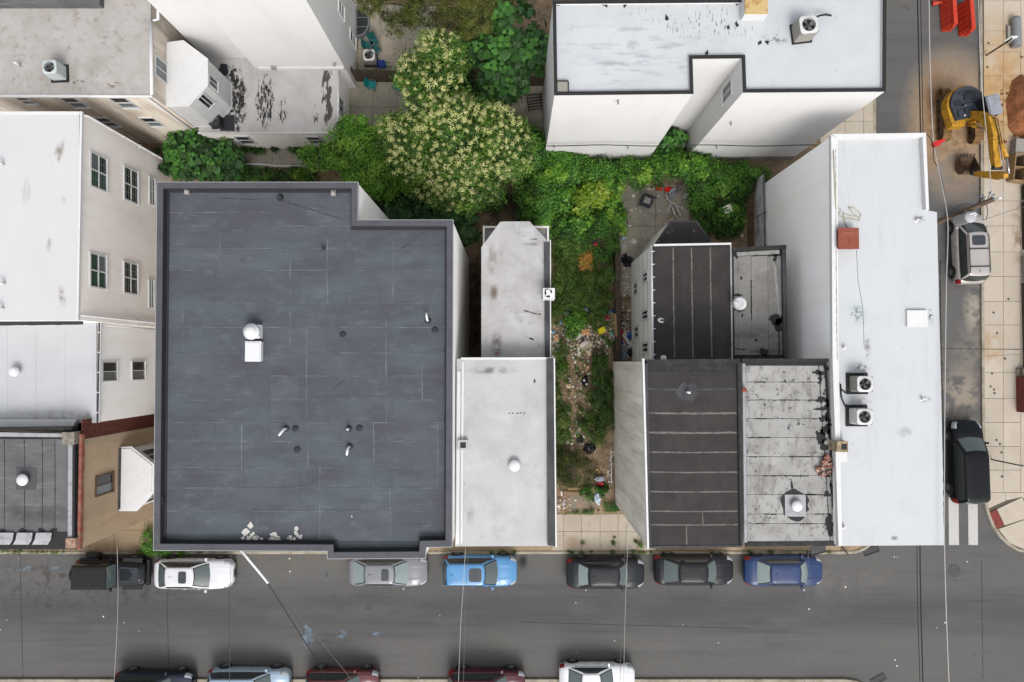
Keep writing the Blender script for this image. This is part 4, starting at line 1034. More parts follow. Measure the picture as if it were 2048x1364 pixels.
obj('edge_trim', MB().box((kx - .03, (ke[0][1] + ke[1][1]) / 2, zK + .02), (.1, abs(ke[0][1] - ke[1][1]), .14)), m_white, bK)
obj('edge_trim', MB().box(((K[0][0] + kx) / 2, ke[1][1] - .06, zK + .02), (kx - K[0][0] - .2, .12, .12)), m_white, bK)
for x, y in ((8, 329), (10, 567), (7, 616)):
    p = XY(x, y, zK); pipe(bK, [p + (zK,), (p[0], p[1], zK + .28), (p[0] - .14, p[1] + .1, zK + .34)], .055, m_whitepl, 'vent_pipe')
ribbon('tar_line', [XY(-60, 645, 8.4), XY(168, 643, 8.4)], 8.42, .34, m_patchA, bK, .08, .2, .04)
zL = 7.1
L = PP([(-70, 846), (-70, 651), (192, 645), (192, 845)], zL)
bL, polyL = building('row_house', 'two storey house with pale sheeted roof, round turbine vent and two sliding windows', 'house', L, zL, m_w_cream2, m_r_L, 0.0)
sheets(bL, [[(a_, 656), (b_, 655), (b_, 836), (a_, 836)] for a_, b_ in ((-60, 15), (15, 72), (72, 131), (131, 188))], zL, m_r_L, .004)
le = edge_of(polyL, XY(192, 845, zL), XY(192, 645, zL))
win_px(bL, le[0], le[1], [(203, 723), (233.5, 723), (233.5, 763), (203, 763)], m_white, [m_glass2, m_glass], 2, 1)
win_px(bL, le[0], le[1], [(262, 721.5), (289, 721.5), (289, 760.5), (262, 760.5)], m_white, [m_glass2, m_glass], 2, 1)
lx = le[0][0]
obj('gutter', MB().box((lx + .09, (le[0][1] + le[1][1]) / 2, zL - .06), (.1, abs(le[0][1] - le[1][1]), .1)), m_patchA, bL)
obj('gutter_edge', MB().box((lx + .155, (le[0][1] + le[1][1]) / 2, zL - .05), (.03, abs(le[0][1] - le[1][1]), .12)), m_white, bL)
for k in range(5):
    obj('gutter_strap', MB().box((lx + .09, le[0][1] + (le[1][1] - le[0][1]) * (k + .5) / 5, zL + .01), (.16, .05, .03)), m_white, bL)
pipe(bL, [(lx + .07, le[1][1] - .1, zL - .1), (lx + .07, le[1][1] - .1, .3)], .05, m_white)
obj('sill_band', MB().box((lx + .02, (le[0][1] + le[1][1]) / 2, .9), (.04, abs(le[0][1] - le[1][1]), .2)), m_w_conc, bL)
p = XY(37, 743, zL)
tv = obj('turbine_vent', MB().lathe([(.16, 0), (.16, .16), (.2, .18), (.26, .26), (.27, .34), (.2, .44), (.1, .47), (.001, .475)], p + (zL,), 16), m_whitepl, bL)
m_lip = m_r_E
obj('front_parapet', MB().prism(ccw(PP([(-70, 838), (160, 838), (150, 857), (-70, 859)], zL)), zL - .02, zL + .3), m_white, bL)
zM = 8.0
M_ = PP([(-70, 1099), (-70, 862), (160, 868), (158, 1098)], zM)
bM, polyM = building('row_house', 'house with dark grey roll roof, brick edged parapet and tan stucco side wall', 'house', M_, zM, m_w_tan, m_r_tar2, 0.0)
xs = [-60, 9, 49, 85, 110, 141]
sheets(bM, [[(xs[i], 878), (xs[i + 1], 878), (xs[i + 1], 1064), (xs[i], 1064)] for i in range(5)], zM, m_r_M, .008)
me_ = edge_of(polyM, XY(158, 1098, zM), XY(160, 868, zM)); mx = me_[0][0]
obj('parapet', MB().prism(ccw(PP([(142, 880), (152, 880), (151, 1074), (141, 1074)], zM)), zM, zM + .22), m_silver, bM)
obj('parapet', MB().prism(ccw(PP([(152.5, 876), (157, 876), (156, 1086), (151.5, 1086)], zM)), zM, zM + .3), m_tar, bM)
obj('brick_edge', MB().box((mx + .04, (me_[0][1] + me_[1][1]) / 2, zM - .02), (.14, abs(me_[1][1] - me_[0][1]), .25)), mat('painted_red_brick', C(150, 78, 66, 1.2), .9, [dict(c=C(170, 130, 112), s=3)]), bM)
obj('rear_parapet', MB().prism(ccw(PP([(-70, 862), (136, 866), (136, 873), (-70, 871)], zM)), zM, zM + .3), m_silver, bM)
obj('rear_edge', MB().prism(ccw(PP([(-70, 856), (150, 853), (150, 860), (-70, 861)], zM)), zM - .3, zM + .25), m_tar, bM)
p = XY(147, 875, zM)
obj('corner_pier', MB().box((p[0], p[1], zM + .12), (.62, .62, .6)), mat('pier_render', C(168, 160, 148), .9, [dict(c=C(120, 112, 100), s=6)]), bM)
p = XY(146, 1083, zM)
obj('corner_pier', MB().box((p[0] + .1, p[1], zM + .1), (.5, .5, .5)), mat('pier_brick', C(196, 170, 150), .9, [dict(c=C(150, 110, 92), s=6)]), bM)
for i in range(4):      # silver cornice sheets sloping to the street
    x0, x1 = 2 + i * 38 - 40, 38 + i * 38 - 40
    q0, q1 = XY(x0, 1064, zM), XY(x1, 1064, zM); e0, e1 = XY(x0 - 14, 1092, zM), XY(x1 - 14, 1092, zM)
    obj('cornice_sheet', MB().grid([[(q0[0], q0[1], zM + .14), (q1[0] - .12, q1[1], zM + .14)], [((q0[0] + e0[0]) / 2 + .1, (q0[1] + e0[1]) / 2, zM + .13), ((q1[0] + e1[0]) / 2 + .0, (q1[1] + e1[1]) / 2, zM + .13)], [(e0[0], e0[1], zM - .02), (e1[0] - .12, e1[1], zM - .02)], [(e0[0], e0[1], zM - .15), (e1[0] - .12, e1[1], zM - .15)]]), m_silver, bM)
obj('cornice', MB().box(((M_[0][0] + mx) / 2 - .3, XY(0, 1080, zM)[1], zM - .12), (mx - M_[0][0] - .4, .86, .26)), m_tar, bM)
tb = MB()
for x in (9, 49, 85, 110): ribbon('', PP([(x, 880), (x + .6, 960), (x, 1062)], zM), zM + .014, .035, m_tar, None, .6, .1, .003, tb)
for x in (4, 46, 84, 108): blotch(tb, XY(x, 1061, zM), .2, .12, zM + .014, .008, 12, .4)
obj('tar_lines', tb, m_tar, bM)
p = XY(52, 958, zM)
obj('flashing_sheet', MB().box((p[0] + .02, p[1] + .02, zM + .02), (1.02, 1.12, .02)), mat('dark_patch_sheet', C(92, 92, 94), .8), bM)
obj('roof_vent', MB().lathe([(0.15, 0), (0.15, 0.22), (0.30, 0.24), (0.29, 0.30), (0.12, 0.36), (0.001, 0.365)], p + (zM,), 20), m_whitepl, bM, True)
# brick strip at the rear end of the side wall
f = MB(); wbox(f, me_[1], math.atan2(me_[0][1] - me_[1][1], me_[0][0] - me_[1][0]), 1, 0, -.72, .30, 0.0, .05, 0, zM - .12)
obj('brick_band', f, m_brick, bM)
f = MB()
for k in range(90):
    z = .2 + k * .075
    wbox(f, me_[1], math.atan2(me_[0][1] - me_[1][1], me_[0][0] - me_[1][0]), 1, 0, -.72, .30, 0.05, .056, z, z + .055)
cb = obj('brick_courses', f, m_brick, bM); cb['kind'] = 'stuff'
f = MB(); wbox(f, me_[1], math.atan2(me_[0][1] - me_[1][1], me_[0][0] - me_[1][0]), 1, 0, .30, .62, 0.0, .03, 0, zM - .12)
obj('render_strip', f, mat('pale_render_strip', C(176, 160, 136, 1.4), .9), bM)
win_px(bM, me_[0], me_[1], [(189.5, 951), (189.5, 993.5), (225.5, 984), (225.5, 944.7)], m_brownframe, [m_glass2, m_glass], 2, 1, fw=.08)
zM2 = 4.5
M2 = PP([(240, 900), (260, 899), (302, 932), (301, 983), (270, 1017), (240, 1017)], zM2)
M2[0] = (mx + .02, M2[0][1]); M2[5] = (mx + .02, M2[5][1])
bay2, pM2 = building('bay_window', 'white bay window with white roof on the tan stucco wall beside the dark block', 'bay window', M2, zM2, m_white, m_white, 0.0, z0=1.6, over=.05)
obj('eave_trim', MB().ring(inset(pM2, -.16), inset(pM2, .12), zM2 - .16, zM2 - .05), m_white, bay2)
for pa, pb_ in (((302, 932), (260, 899)), ((270, 1017), (301, 983)), ((301, 983), (302, 932))):
    a_, b_ = edge_of(pM2, XY(*pa, zM2), XY(*pb_, zM2))
    Ln = (Vector(a_) - Vector(b_)).length
    window(bay2, a_, b_, Ln * .18, Ln * .82, 2.3, 3.95, m_white, m_glass, 2, 1)
obj('bay_floor', MB().prism(inset(pM2, -.03), 1.55, 1.6, bottom=True), m_white, bay2)
ribbon_pts = PP([(240, 897), (239, 940), (240, 1018)], zM2)
obj('caulk_line', MB().box((mx + .03, (XY(0, 897, zM2)[1] + XY(0, 1018, zM2)[1]) / 2, zM2 + .05), (.1, 3.4, .08)), m_cap_dk, bay2)

# ------------------------------------------------------------------ air conditioners
def ac_unit(px, py, z, size, h, label, cab, top, rz=0.0, pad=None, group=None, padm=None):
    x, y = XY(px, py, z)
    r = thing('air_conditioner', (x, y, z), label, 'air conditioner', group)
    Rm = Matrix.Translation((x, y, z)) @ Matrix.Rotation(rz, 4, 'Z')
    hs = size / 2
    if pad: obj('pad', MB().box((0, 0, .04), (pad, pad, .08)).xf(Rm), padm or m_blackrubber, r)
    b = MB()
    rc = size * .1
    sq = []
    for cxs, cys, a0 in ((1, 1, 0), (-1, 1, 90), (-1, -1, 180), (1, -1, 270)):
        for k in range(4):
            a = math.radians(a0 + 30 * k); sq.append((cxs * (hs - rc) + rc * math.cos(a), cys * (hs - rc) + rc * math.sin(a)))
    b.prism(sq, .08, h, top=False)
    obj('cabinet', b.xf(Rm), cab, r)
    lv = MB()
    nl = 9
    for k in range(nl):
        zz = .16 + (h - .3) * k / nl
        lv.ring([(u * 1.012, v * 1.012) for u, v in sq], [(u * 0.99, v * .99) for u, v in sq], zz, zz + .02)
    obj('louvres', lv.xf(Rm), cab, r)
    n = 32; R_ = hs * .76
    out, inn, dwn = [], [], []
    for k in range(n):
        a = 2 * math.pi * k / n
        dx, dy = math.cos(a), math.sin(a)
        m_ = hs / max(abs(dx), abs(dy))
        m_ = min(m_, hs * 1.26)
        out.append((dx * m_, dy * m_, h)); inn.append((dx * R_, dy * R_, h + .03)); dwn.append((dx * R_, dy * R_, h - .16))
    o2 = [(u, v, h - .03) for u, v, w in out]
    b = MB().grid([o2, out, inn, dwn], True)
    obj('top_plate', b.xf(Rm), top, r)
    obj('fan_well', MB().lathe([(R_, 0), (.001, .001)], (0, 0, h - .16), 24).xf(Rm), m_black, r)
    fb = MB()
    for k in range(4):
        a = 2 * math.pi * k / 4 + .4
        pts = []
        for rr, wd in ((.10 * size, .05), (.33 * size, .13)):
            for s_ in (-1, 1):
                pts.append((rr * math.cos(a) - s_ * wd * size * math.sin(a), rr * math.sin(a) + s_ * wd * size * math.cos(a), h - .10 + s_ * .03))
        fb.poly([pts[0], pts[2], pts[3], pts[1]])
    fb.lathe([(.08 * size, 0), (.08 * size, .06), (.001, .07)], (0, 0, h - .12), 12)
    obj('fan', fb.xf(Rm), m_fan, r)
    gr = MB()
    for rr in (.25, .5, .75):
        pts = [(R_ * rr * math.cos(2 * math.pi * k / 20), R_ * rr * math.sin(2 * math.pi * k / 20), h + .01) for k in range(21)]
        gr.tube(pts, .006, 4)
    for k in range(6):
        a = math.pi * k / 6
        gr.tube([(R_ * math.cos(a), R_ * math.sin(a), h + .015), (-R_ * math.cos(a), -R_ * math.sin(a), h + .015)], .006, 4)
    obj('fan_guard', gr.xf(Rm), m_black, r)
    return r
ac_unit(1601, 68, zG - .14, .84, .92, 'white air conditioner with black hose on the white roof near the street corner', m_ac2, m_ac, .12, .95)
hp = [P(1626, 37, zG + .4), P(1640, 31, zG + .5), P(1652, 29, zG + .35), P(1662, 31, zG)]
single('hose', MB().tube(hp, .045, 8), m_blackrubber, hp[3], 'black hose curving from the white roof to its air conditioner', 'hose', smooth=True)
gF = 'air conditioners on the white corner roof'
ac_unit(1713, 767, zF, .74, .8, 'white air conditioner on the corner roof, nearer the rusty red hatch', m_ac2, m_ac, 0, 1.02, gF)
ac_unit(1712, 831, zF, .74, .8, 'white air conditioner on the corner roof, nearer the chimney', m_ac, m_ac, 0, 1.02, gF)
for q in ([(1681, 768), (1682, 778), (1690, 785), (1702, 786)], [(1681, 768), (1683, 795), (1690, 812), (1700, 818)]):
    hp = [P(x, y, zF + .06) for x, y in q]
    single('refrigerant_line', MB().tube(hp, .035, 6), m_blackrubber, hp[0], 'black pipe from the white corner roof to the %s' % ('air conditioner nearer the hatch' if q[2][1] < 800 else 'air conditioner nearer the chimney'), 'pipe', 'pipes on the corner roof', True)
ac_unit(121, 148, zJ, .72, .85, 'pale green grey air conditioner on the stained grey roof', m_acg, m_acg, .05, .9)
ac_unit(436, 246, zI, .62, .6, 'small dark air conditioner on the peeling roof below the bay window', m_acdk, m_acdk, .1, .7)
ac_unit(743, 121, .12, .72, .8, 'white topped air conditioner standing in the rear yard by the wooden fence', m_ac2, m_ac, 0.03, .86)
# satellite dish on the grey rear wing
p = XY(1474, 608, zE2)
sd = thing('satellite_dish', p + (zE2 + .012,), 'round white satellite dish on the grey rear wing', 'satellite dish')
obj('mast', MB().tube([p + (zE2,), (p[0], p[1], zE2 + .75)], .03), m_steel, sd)
obj('foot', MB().box((p[0], p[1], zE2 + .05), (.5, .4, .06)), m_steel, sd)
dsh = MB().lathe([(.001, 0), (.2, .03), (.36, .09), (.37, .095), (.2, .045), (.001, .015)], (0, 0, 0), 20)
Rm = Matrix.Translation((p[0] - .12, p[1] - .02, zE2 + .82)) @ Matrix.Rotation(math.radians(-35), 4, 'Y') @ Matrix.Rotation(math.radians(15), 4, 'X')
obj('dish', dsh.xf(Rm), m_whitepl, sd, True)
obj('feed_arm', MB().tube([(p[0], p[1], zE2 + .7), (p[0] - .5, p[1] + .08, zE2 + 1.05)], .015).box((p[0] - .5, p[1] + .08, zE2 + 1.07), (.08, .06, .12)), m_steel, sd)
# brick rubble heap on the silver roof
m_rub = mat('brick_rubble', C(150, 92, 80), .9, [dict(c=C(206, 176, 160), s=9, lo=.48, hi=.56)], rand=.25)
for k in range(34):
    a = random.uniform(0, 6.28); rr = random.random() ** .6 * .52
    p = XY(1647, 930, zE); s_ = random.uniform(.07, .15)
    b = MB().box((0, 0, 0), (s_ * 1.6, s_, s_ * .8), rot=Matrix.Rotation(random.uniform(0, 3), 3, 'Z') @ Matrix.Rotation(random.uniform(-.5, .5), 3, 'X'))
    x_, y_, z_ = p[0] + rr * math.cos(a) * .8, p[1] + rr * math.sin(a), zE + .07 + max(0, .25 - rr * .45) * random.random()
    b.xf(Matrix.Translation((x_, y_, z_)))
    single('brick_fragment', b, m_rub, (x_, y_, z_), 'broken red brick fragment in the heap on the silver roof', 'brick', 'brick fragments heaped on the silver roof')
# ------------------------------------------------------------------ cars
m_tyre = mat('tyre_rubber', C(34, 34, 35), .85, local=True)
m_rim = mat('alloy_rim', C(168, 170, 174), .35, metal=.6, local=True)
m_cglass = mat('car_glass', (0.05, 0.066, 0.066), .05, spec=.6, local=True)
m_cglass2 = mat('car_glass_dark', (0.02, 0.026, 0.027), .05, spec=.6, local=True)
m_cglass3 = mat('car_glass_pale', (0.13, 0.165, 0.16), .08, spec=.6, local=True)
m_sunroof = mat('sunroof_glass', (0.02, 0.024, 0.03), .05, spec=.6, local=True)
m_trim = mat('car_black_trim', C(30, 30, 32), .55, local=True)
m_head = mat('headlight_lens', C(190, 196, 200), .15, local=True)
m_tail = mat('taillight_lens', C(150, 30, 30), .2, local=True)
m_chrome = mat('chrome_trim', C(200, 202, 206), .2, metal=.8, local=True)
def paint(name, c, metal=.25, rough=.32, k=1.0, coat=.6):
    return mat('paint_' + name, C(*c, k), rough, metal=metal, coat=coat, spec=.3 if max(c) > 100 else .16, local=True, layers=[dict(c=C(*[v * .9 for v in c], k), s=1.2, lo=.45, hi=.7, f=.4)])
KINDS = {
    #        deck rear, cowl, nose, roof height, belt, (glass rear low, rear high, front high, front low), roof half width factor
    'sedan': dict(deck=.97, cowl=1.0, nose=.70, H=1.44, belt=.95, g=(.085, .21, .55, .75), rw=.60, bw=.86),
    'coupe': dict(deck=1.0, cowl=1.0, nose=.70, H=1.42, belt=.95, g=(.12, .28, .62, .77), rw=.60, bw=.86),
    'suv': dict(deck=1.05, cowl=1.10, nose=.86, H=1.66, belt=1.05, g=(.02, .07, .56, .745), rw=.66, bw=.88),
    'van': dict(deck=1.08, cowl=1.08, nose=.80, H=1.74, belt=1.08, g=(.015, .06, .60, .80), rw=.70, bw=.90),
    'jeep': dict(deck=1.05, cowl=1.06, nose=1.0, H=1.82, belt=1.05, g=(.02, .05, .55, .61), rw=.76, bw=.84),
}
def plan_w(u, kind):
    pts = [(0, .74), (.012, .83), (.04, .92), (.09, .965), (.2, 1.0), (.72, 1.0), (.86, .975), (.93, .93), (.97, .83), (.99, .70), (1, .58)]
    if kind == 'jeep': pts = [(0, .92), (.01, .96), (.04, .98), (.2, .98), (.6, .98), (.63, .88), (.9, .82), (.96, .8), (.985, .78), (1, .74)]
    if kind in ('suv', 'van'): pts = [(0, .78), (.012, .87), (.035, .94), (.08, .975), (.2, 1.0), (.72, 1.0), (.87, .98), (.94, .93), (.975, .83), (.992, .72), (1, .62)]
    for (a, x), (b, y) in zip(pts[:-1], pts[1:]):
        if u <= b: return x + (y - x) * (u - a) / (b - a)
    return pts[-1][1]
def car(px, py, heading, L, W, kind, pm, label, category='car', name='parked_car', zref=.75, sunroof=None, glass=None, rear_glass=None, rails=False, bars=False, over=None, dark_lower=True, roofm=None, tails=True, group='cars parked along the kerb'):
    K = dict(KINDS[kind]); K.update(over or {})
    x, y = XY(px, py, zref)
    root = thing(name, (x, y, 0), label, category, group)
    T = Matrix.Translation((x, y, 0)) @ Matrix.Rotation(math.radians(heading), 4, 'Z')
    w2 = W / 2; g = K['g']
    gm = glass or m_cglass
    X = lambda u: (u - .5) * L
    def deck(u):
        if kind == 'jeep':
            return K['belt'] if u < g[3] else K['nose'] + .06 * (1 - ((u - g[3]) / (1 - g[3])) ** 3)
        if u < g[0]:
            t = u / g[0]; return K['deck'] - .22 * (1 - t) ** 2.2
        if u < g[3]: return K['deck'] + (K['cowl'] - K['deck']) * (u - g[0]) / (g[3] - g[0])
        t = (u - g[3]) / (1 - g[3])
        return K['cowl'] + (K['nose'] - K['cowl']) * t ** 2.2
    def sec(u):
        w = w2 * plan_w(u, kind); t = deck(u); b0 = .2 + .12 * max(0, (abs(u - .5) - .38) / .12)
        mid = .55 * t
        half = [(0, b0), (.80 * w, b0), (.93 * w, b0 + .06), (.985 * w, mid * .8), (w, mid + .05), (.985 * w, t - .16), (.93 * w, t - .05), (.86 * w, t - .008), (.62 * w, t + .018), (.32 * w, t + .03), (0, t + .034)]
        return half
    us = [0, .006, .016, .035, .06, .09, .14, .2, .3, .4, .5, .6, .7, g[3], .80, .85, .89, .92, .945, .965, .98, .992, 1.0]
    us = sorted(set(us))
    rows = []
    for u in us:
        h = sec(u); xx = X(u)
        ring = [(xx, yy, zz) for yy, zz in h] + [(xx, -yy, zz) for yy, zz in h[-2:0:-1]]
        rows.append(ring)
    b = MB().grid(rows, True)
    n = len(rows[0])
    b.f.append(tuple(range(n))[::-1]); b.f.append(tuple(range((len(rows) - 1) * n, len(rows) * n)))
    # the outline runs left side up; flip so faces look out
    obj('body', b.xf(T), pm, root, True)
    # raised bonnet panel
    def panel(nm, u0, u1, f0, f1, lift, m, nu=6):
        rs = []
        for k in range(nu + 1):
            u = u0 + (u1 - u0) * k / nu
            w = w2 * plan_w(u, kind); t = deck(u); r = []
            ff = f0 + (f1 - f0) * k / nu
            for q in range(-8, 9):
                v = ff * q / 8
                zz = t + .034 - .042 * (abs(v)) ** 1.6 + (.014 if nm == 'bonnet' and abs(q) == 5 else 0)
                edge = (abs(q) == 8 or k in (0, nu))
                r.append((X(u), v * w, zz + (lift if not edge else .002)))
            rs.append(r)
        return obj(nm, MB().grid(rs).xf(T), m, root, True)
    if kind != 'jeep':
        panel('bonnet', g[3] + .008, .962, .80, .72, .010, pm)
        if kind in ('sedan', 'coupe'): panel('boot_lid', .018, g[0] - .006, .74, .78, .010, pm, 4)
    else:
        panel('bonnet', g[3] + .02, .955, .70, .66, .05, pm)
    # cabin rings
    NF, NC, NS = 6, 3, 8
    def ringpts(xr, xf, hw, z, rr, bf, br):
        pts = []; tg = []
        def add(px_, py_, t_): pts.append((px_, py_, z)); tg.append(t_)
        for k in range(NF + 1):                                  # front edge left->right in -y
            v = (hw - rr) * (1 - 2 * k / NF); add(xf + bf * (1 - (v / hw) ** 2), v, 'F')
        for k in range(1, NC + 1):
            a = math.pi / 2 * k / NC; add(xf - rr + rr * math.cos(a) + bf * (1 - ((hw - rr) / hw) ** 2) * (1 - k / NC), -(hw - rr) - rr * math.sin(a), 'C')
        for k in range(1, NS + 1):
            add(xf - rr + (xr + rr - xf + rr) * k / NS, -hw, 'R')
        for k in range(1, NC + 1):
            a = math.pi / 2 * k / NC; add(xr + rr - rr * math.sin(a) - br * (1 - ((hw - rr) / hw) ** 2) * (k / NC), -(hw - rr) - rr * math.cos(a), 'D')
        for k in range(1, NF + 1):
            v = -(hw - rr) + 2 * (hw - rr) * k / NF; add(xr - br * (1 - (v / hw) ** 2), v, 'B')
        for k in range(1, NC + 1):
            a = math.pi / 2 * k / NC; add(xr + rr - rr * math.cos(a) - br * (1 - ((hw - rr) / hw) ** 2) * (1 - k / NC), (hw - rr) + rr * math.sin(a), 'D')
        for k in range(1, NS + 1):
            add(xr + rr + (xf - rr - xr - rr) * k / NS, hw, 'L')
        for k in range(1, NC):
            a = math.pi / 2 * k / NC; add(xf - rr + rr * math.sin(a) + bf * (1 - ((hw - rr) / hw) ** 2) * (k / NC), (hw - rr) + rr * math.cos(a), 'C')
        return pts, tg
    jeep = kind == 'jeep'
    bf = .0 if jeep else .16
    belt, tg = ringpts(X(g[0]), X(g[3]) - (0 if jeep else .06), w2 * K['bw'], K['belt'] + .0, .10, bf * 1.1, .10 if not jeep else .02)
    top, _ = ringpts(X(g[1]), X(g[2]) - (0 if jeep else .03), w2 * K['rw'] * 1.06, K['H'] - .06, .14 if not jeep else .06, bf * .6, .05 if not jeep else .01)
    m_ = len(belt)
    def lerp(t, k, out=0.0):
        a, c = Vector(belt[k]), Vector(top[k]); p = a + (c - a) * t
        bulge = math.sin(math.pi * t) * .035
        d = Vector((p.x * .4, p.y, 0)).normalized()
        return p + d * (bulge + out)
    rows = [[tuple(lerp(t / 5, k)) for k in range(m_)] for t in range(6)]
    obj('cabin_pillars', MB().grid(rows, True).xf(T), pm if not jeep else m_trim, root, True)
    def pane_(nm, idx, t0, t1, m, nt_=5):
        rs = []
        for q in range(nt_ + 1):
            t = t0 + (t1 - t0) * q / nt_
            rs.append([tuple(lerp(t, k % m_, .008)) for k in idx])
        bb = MB().grid(rs)
        return obj(nm, bb.xf(T), m, root, True)
    F_ = list(range(0, NF + 1)); s0 = NF + NC
    R_ = list(range(s0, s0 + NS + 1)); rb = s0 + NS + NC
    B_ = list(range(rb, rb + NF + 1)); l0 = rb + NF + NC
    Lx = list(range(l0, l0 + NS + 1))
    if not jeep:
        ext = [m_ - 1] + F_ + [NF + 1]
        rs_ = [[tuple(lerp(t, k % m_, .005)) for k in ext] for t in (-.02, .2, .4, .6, .8, 1.0)]
        obj('windscreen_surround', MB().grid(rs_).xf(T), m_trim, root, True)
    pane_('windscreen', F_, .06, .95, gm)
    if not jeep:
        ext = [B_[0] - 1] + B_ + [B_[-1] + 1]
        rs_ = [[tuple(lerp(t, k % m_, .005)) for k in ext] for t in (.02, .2, .4, .6, .8, .99)]
        obj('rear_window_surround', MB().grid(rs_).xf(T), m_trim, root, True)
        for side in (R_, Lx):
            rs_ = [[tuple(lerp(t, k % m_, .004)) for k in side] for t in (.03, .2, .4, .6, .8, .93)]
            obj('window_surround', MB().grid(rs_).xf(T), m_trim, root, True)
            obj('roof_groove', MB().tube([(cg[0], cg[1] * .985, K['H'] - .038) for cg in (top[k] for k in side)], .014, 5).xf(T), m_trim, root)
    if not jeep: pane_('rear_window', B_, .12 if kind in ('suv', 'van') else .05, .94, rear_glass or gm)
    sg = m_cglass2
    for side in (R_, Lx):
        if jeep: side = side[:]
        a_, b_, c_ = side[0:4], side[3:7], side[6:9]
        for q in (a_, b_, c_):
            if len(q) < 2: continue
            e = pane_('side_window', q, .10, .86, sg)
    # roof skin
    rm = roofm or pm
    cx_ = (X(g[1]) + X(g[2])) / 2
    rs = []
    for s_, z in ((1.0, K['H'] - .062), (.985, K['H'] - .035), (.93, K['H'] - .012), (.8, K['H'] + .002), (.5, K['H'] + .012), (.05, K['H'] + .015)):
        rs.append([(cx_ + (p[0] - cx_) * s_, p[1] * s_, z) for p in top])
    bb = MB().grid(rs, True); k0 = len(bb.v) - m_; bb.f.append(tuple(range(k0, k0 + m_)))
    obj('roof', bb.xf(T), rm, root, True)
    if sunroof:
        u0, u1 = sunroof; hw = w2 * K['rw'] * .66
        q = []
        for k in range(20):
            a = 2 * math.pi * k / 20; ca, sa = math.cos(a), math.sin(a)
            q.append(((X(u0) + X(u1)) / 2 + (X(u1) - X(u0)) / 2 * (abs(ca) ** .35) * (1 if ca > 0 else -1), hw * (abs(sa) ** .35) * (1 if sa > 0 else -1)))
        obj('sunroof', MB().prism(q, K['H'] - .01, K['H'] + .022).xf(T), m_sunroof, root)
    if rails or bars:
        for s_ in (-1, 1):
            yy = s_ * w2 * K['rw'] * .98
            obj('roof_rail', MB().tube([(X(g[1] + .03), yy, K['H'] - .03), (X(g[1] + .06), yy, K['H'] + .05), (X(g[2] - .06), yy, K['H'] + .05), (X(g[2] - .02), yy, K['H'] - .03)], .022, 6).xf(T), m_trim, root)
    if bars:
        for u in bars:
            obj('roof_bar', MB().box((X(u), 0, K['H'] + .05), (.06, W * K['rw'] * .96, .03)).xf(T), m_trim, root)
    if not jeep:
        obj('antenna', MB().box((X(g[1] + .06), 0, K['H'] + .03), (.14, .035, .05)).xf(T), pm if kind != 'van' else m_trim, root)
    # wheels
    rw = .335 if kind in ('sedan', 'coupe') else (.40 if jeep else .365)
    for u in (.185, .815):
        for s_ in (-1, 1):
            yw = s_ * (w2 * plan_w(u, kind) - .085 + (.09 if jeep else 0))
            ar = MB()
            ap = [(rw * 1.16 * math.cos(math.pi * k / 14), rw * 1.16 * math.sin(math.pi * k / 14)) for k in range(15)]
            M_ = T @ Matrix.Translation((X(u), s_ * (w2 * plan_w(u, kind) - .02 + (.1 if jeep else 0)), rw)) @ Matrix.Rotation(math.pi / 2, 4, 'X')
            ar.prism(ap, -.045 if not jeep else -.25, .045, True, True)
            obj('wheel_arch', ar.xf(M_), m_trim, root)
            Mw = T @ Matrix.Translation((X(u), yw, rw)) @ Matrix.Rotation(-s_ * math.pi / 2, 4, 'X')
            wl = obj('wheel', MB().lathe([(rw * .66, -.10), (rw * .94, -.11), (rw, -.07), (rw, .07), (rw * .94, .12), (rw * .70, .125), (rw * .68, .10)], (0, 0, 0), 24).xf(Mw), m_tyre, root, True)
            rb_ = MB()
            rb_.lathe([(rw * .69, .10), (rw * .66, .118), (rw * .60, .10), (rw * .58, .05)], (0, 0, 0), 24)
            for k in range(5):
                a = 2 * math.pi * k / 5
                rb_.box((rw * .34 * math.cos(a), rw * .34 * math.sin(a), .105), (rw * .58, .075, .025), a)
            rb_.lathe([(.06, .09), (.055, .13), (.001, .132)], (0, 0, 0), 12)
            obj('rim', rb_.xf(Mw), m_rim, wl)
    # lamps, seams, mirrors, handles
    def patch(nm, us_, f0, f1, m, off=.008, s_=1, par=None):
        """a piece of the body surface lifted a few millimetres; f = place along the section, in its own points"""
        rs = []
        for u in us_:
            h = sec(u); r = []
            for q in range(6):
                f = f0 + (f1 - f0) * q / 5; i = min(int(f), len(h) - 2); t = f - i
                yy, zz = h[i][0] * (1 - t) + h[i + 1][0] * t, h[i][1] * (1 - t) + h[i + 1][1] * t
                d = Vector((yy, (zz - deck(u) * .55) * 1.6)).normalized()
                r.append((X(u) + (off if u > .95 else (-off if u < .05 else 0)), s_ * (yy + d.x * off), zz + d.y * off))
            rs.append(r if s_ > 0 else r[::-1])
        return obj(nm, MB().grid(rs).xf(T), m, par or root)
    for s_ in (-1, 1):
        if not jeep:
            patch('headlight', (.915, .935, .955, .975, .99), 4.7, 7.35, m_head, .010, s_)
            patch('headlight_housing', (.905, .912), 4.6, 7.3, m_trim, .009, s_)
        if tails: patch('taillight', (.004, .012, .025, .045, .065), 3.9, 6.7 if kind != 'van' else 6.2, m_tail, .010, s_)
        patch('sill_trim', (.06, .2, .4, .6, .8, .94), 1.2, 2.8, m_trim, .006, s_)
        for u in (.345, .53, .715): patch('door_seam', (u - .0016, u + .0016), 2.6, 6.6, m_trim, .004, s_)
        patch('belt_trim', (g[0] + .1, .4, .55, g[3] - .05), 6.35, 6.75, m_trim, .008, s_)
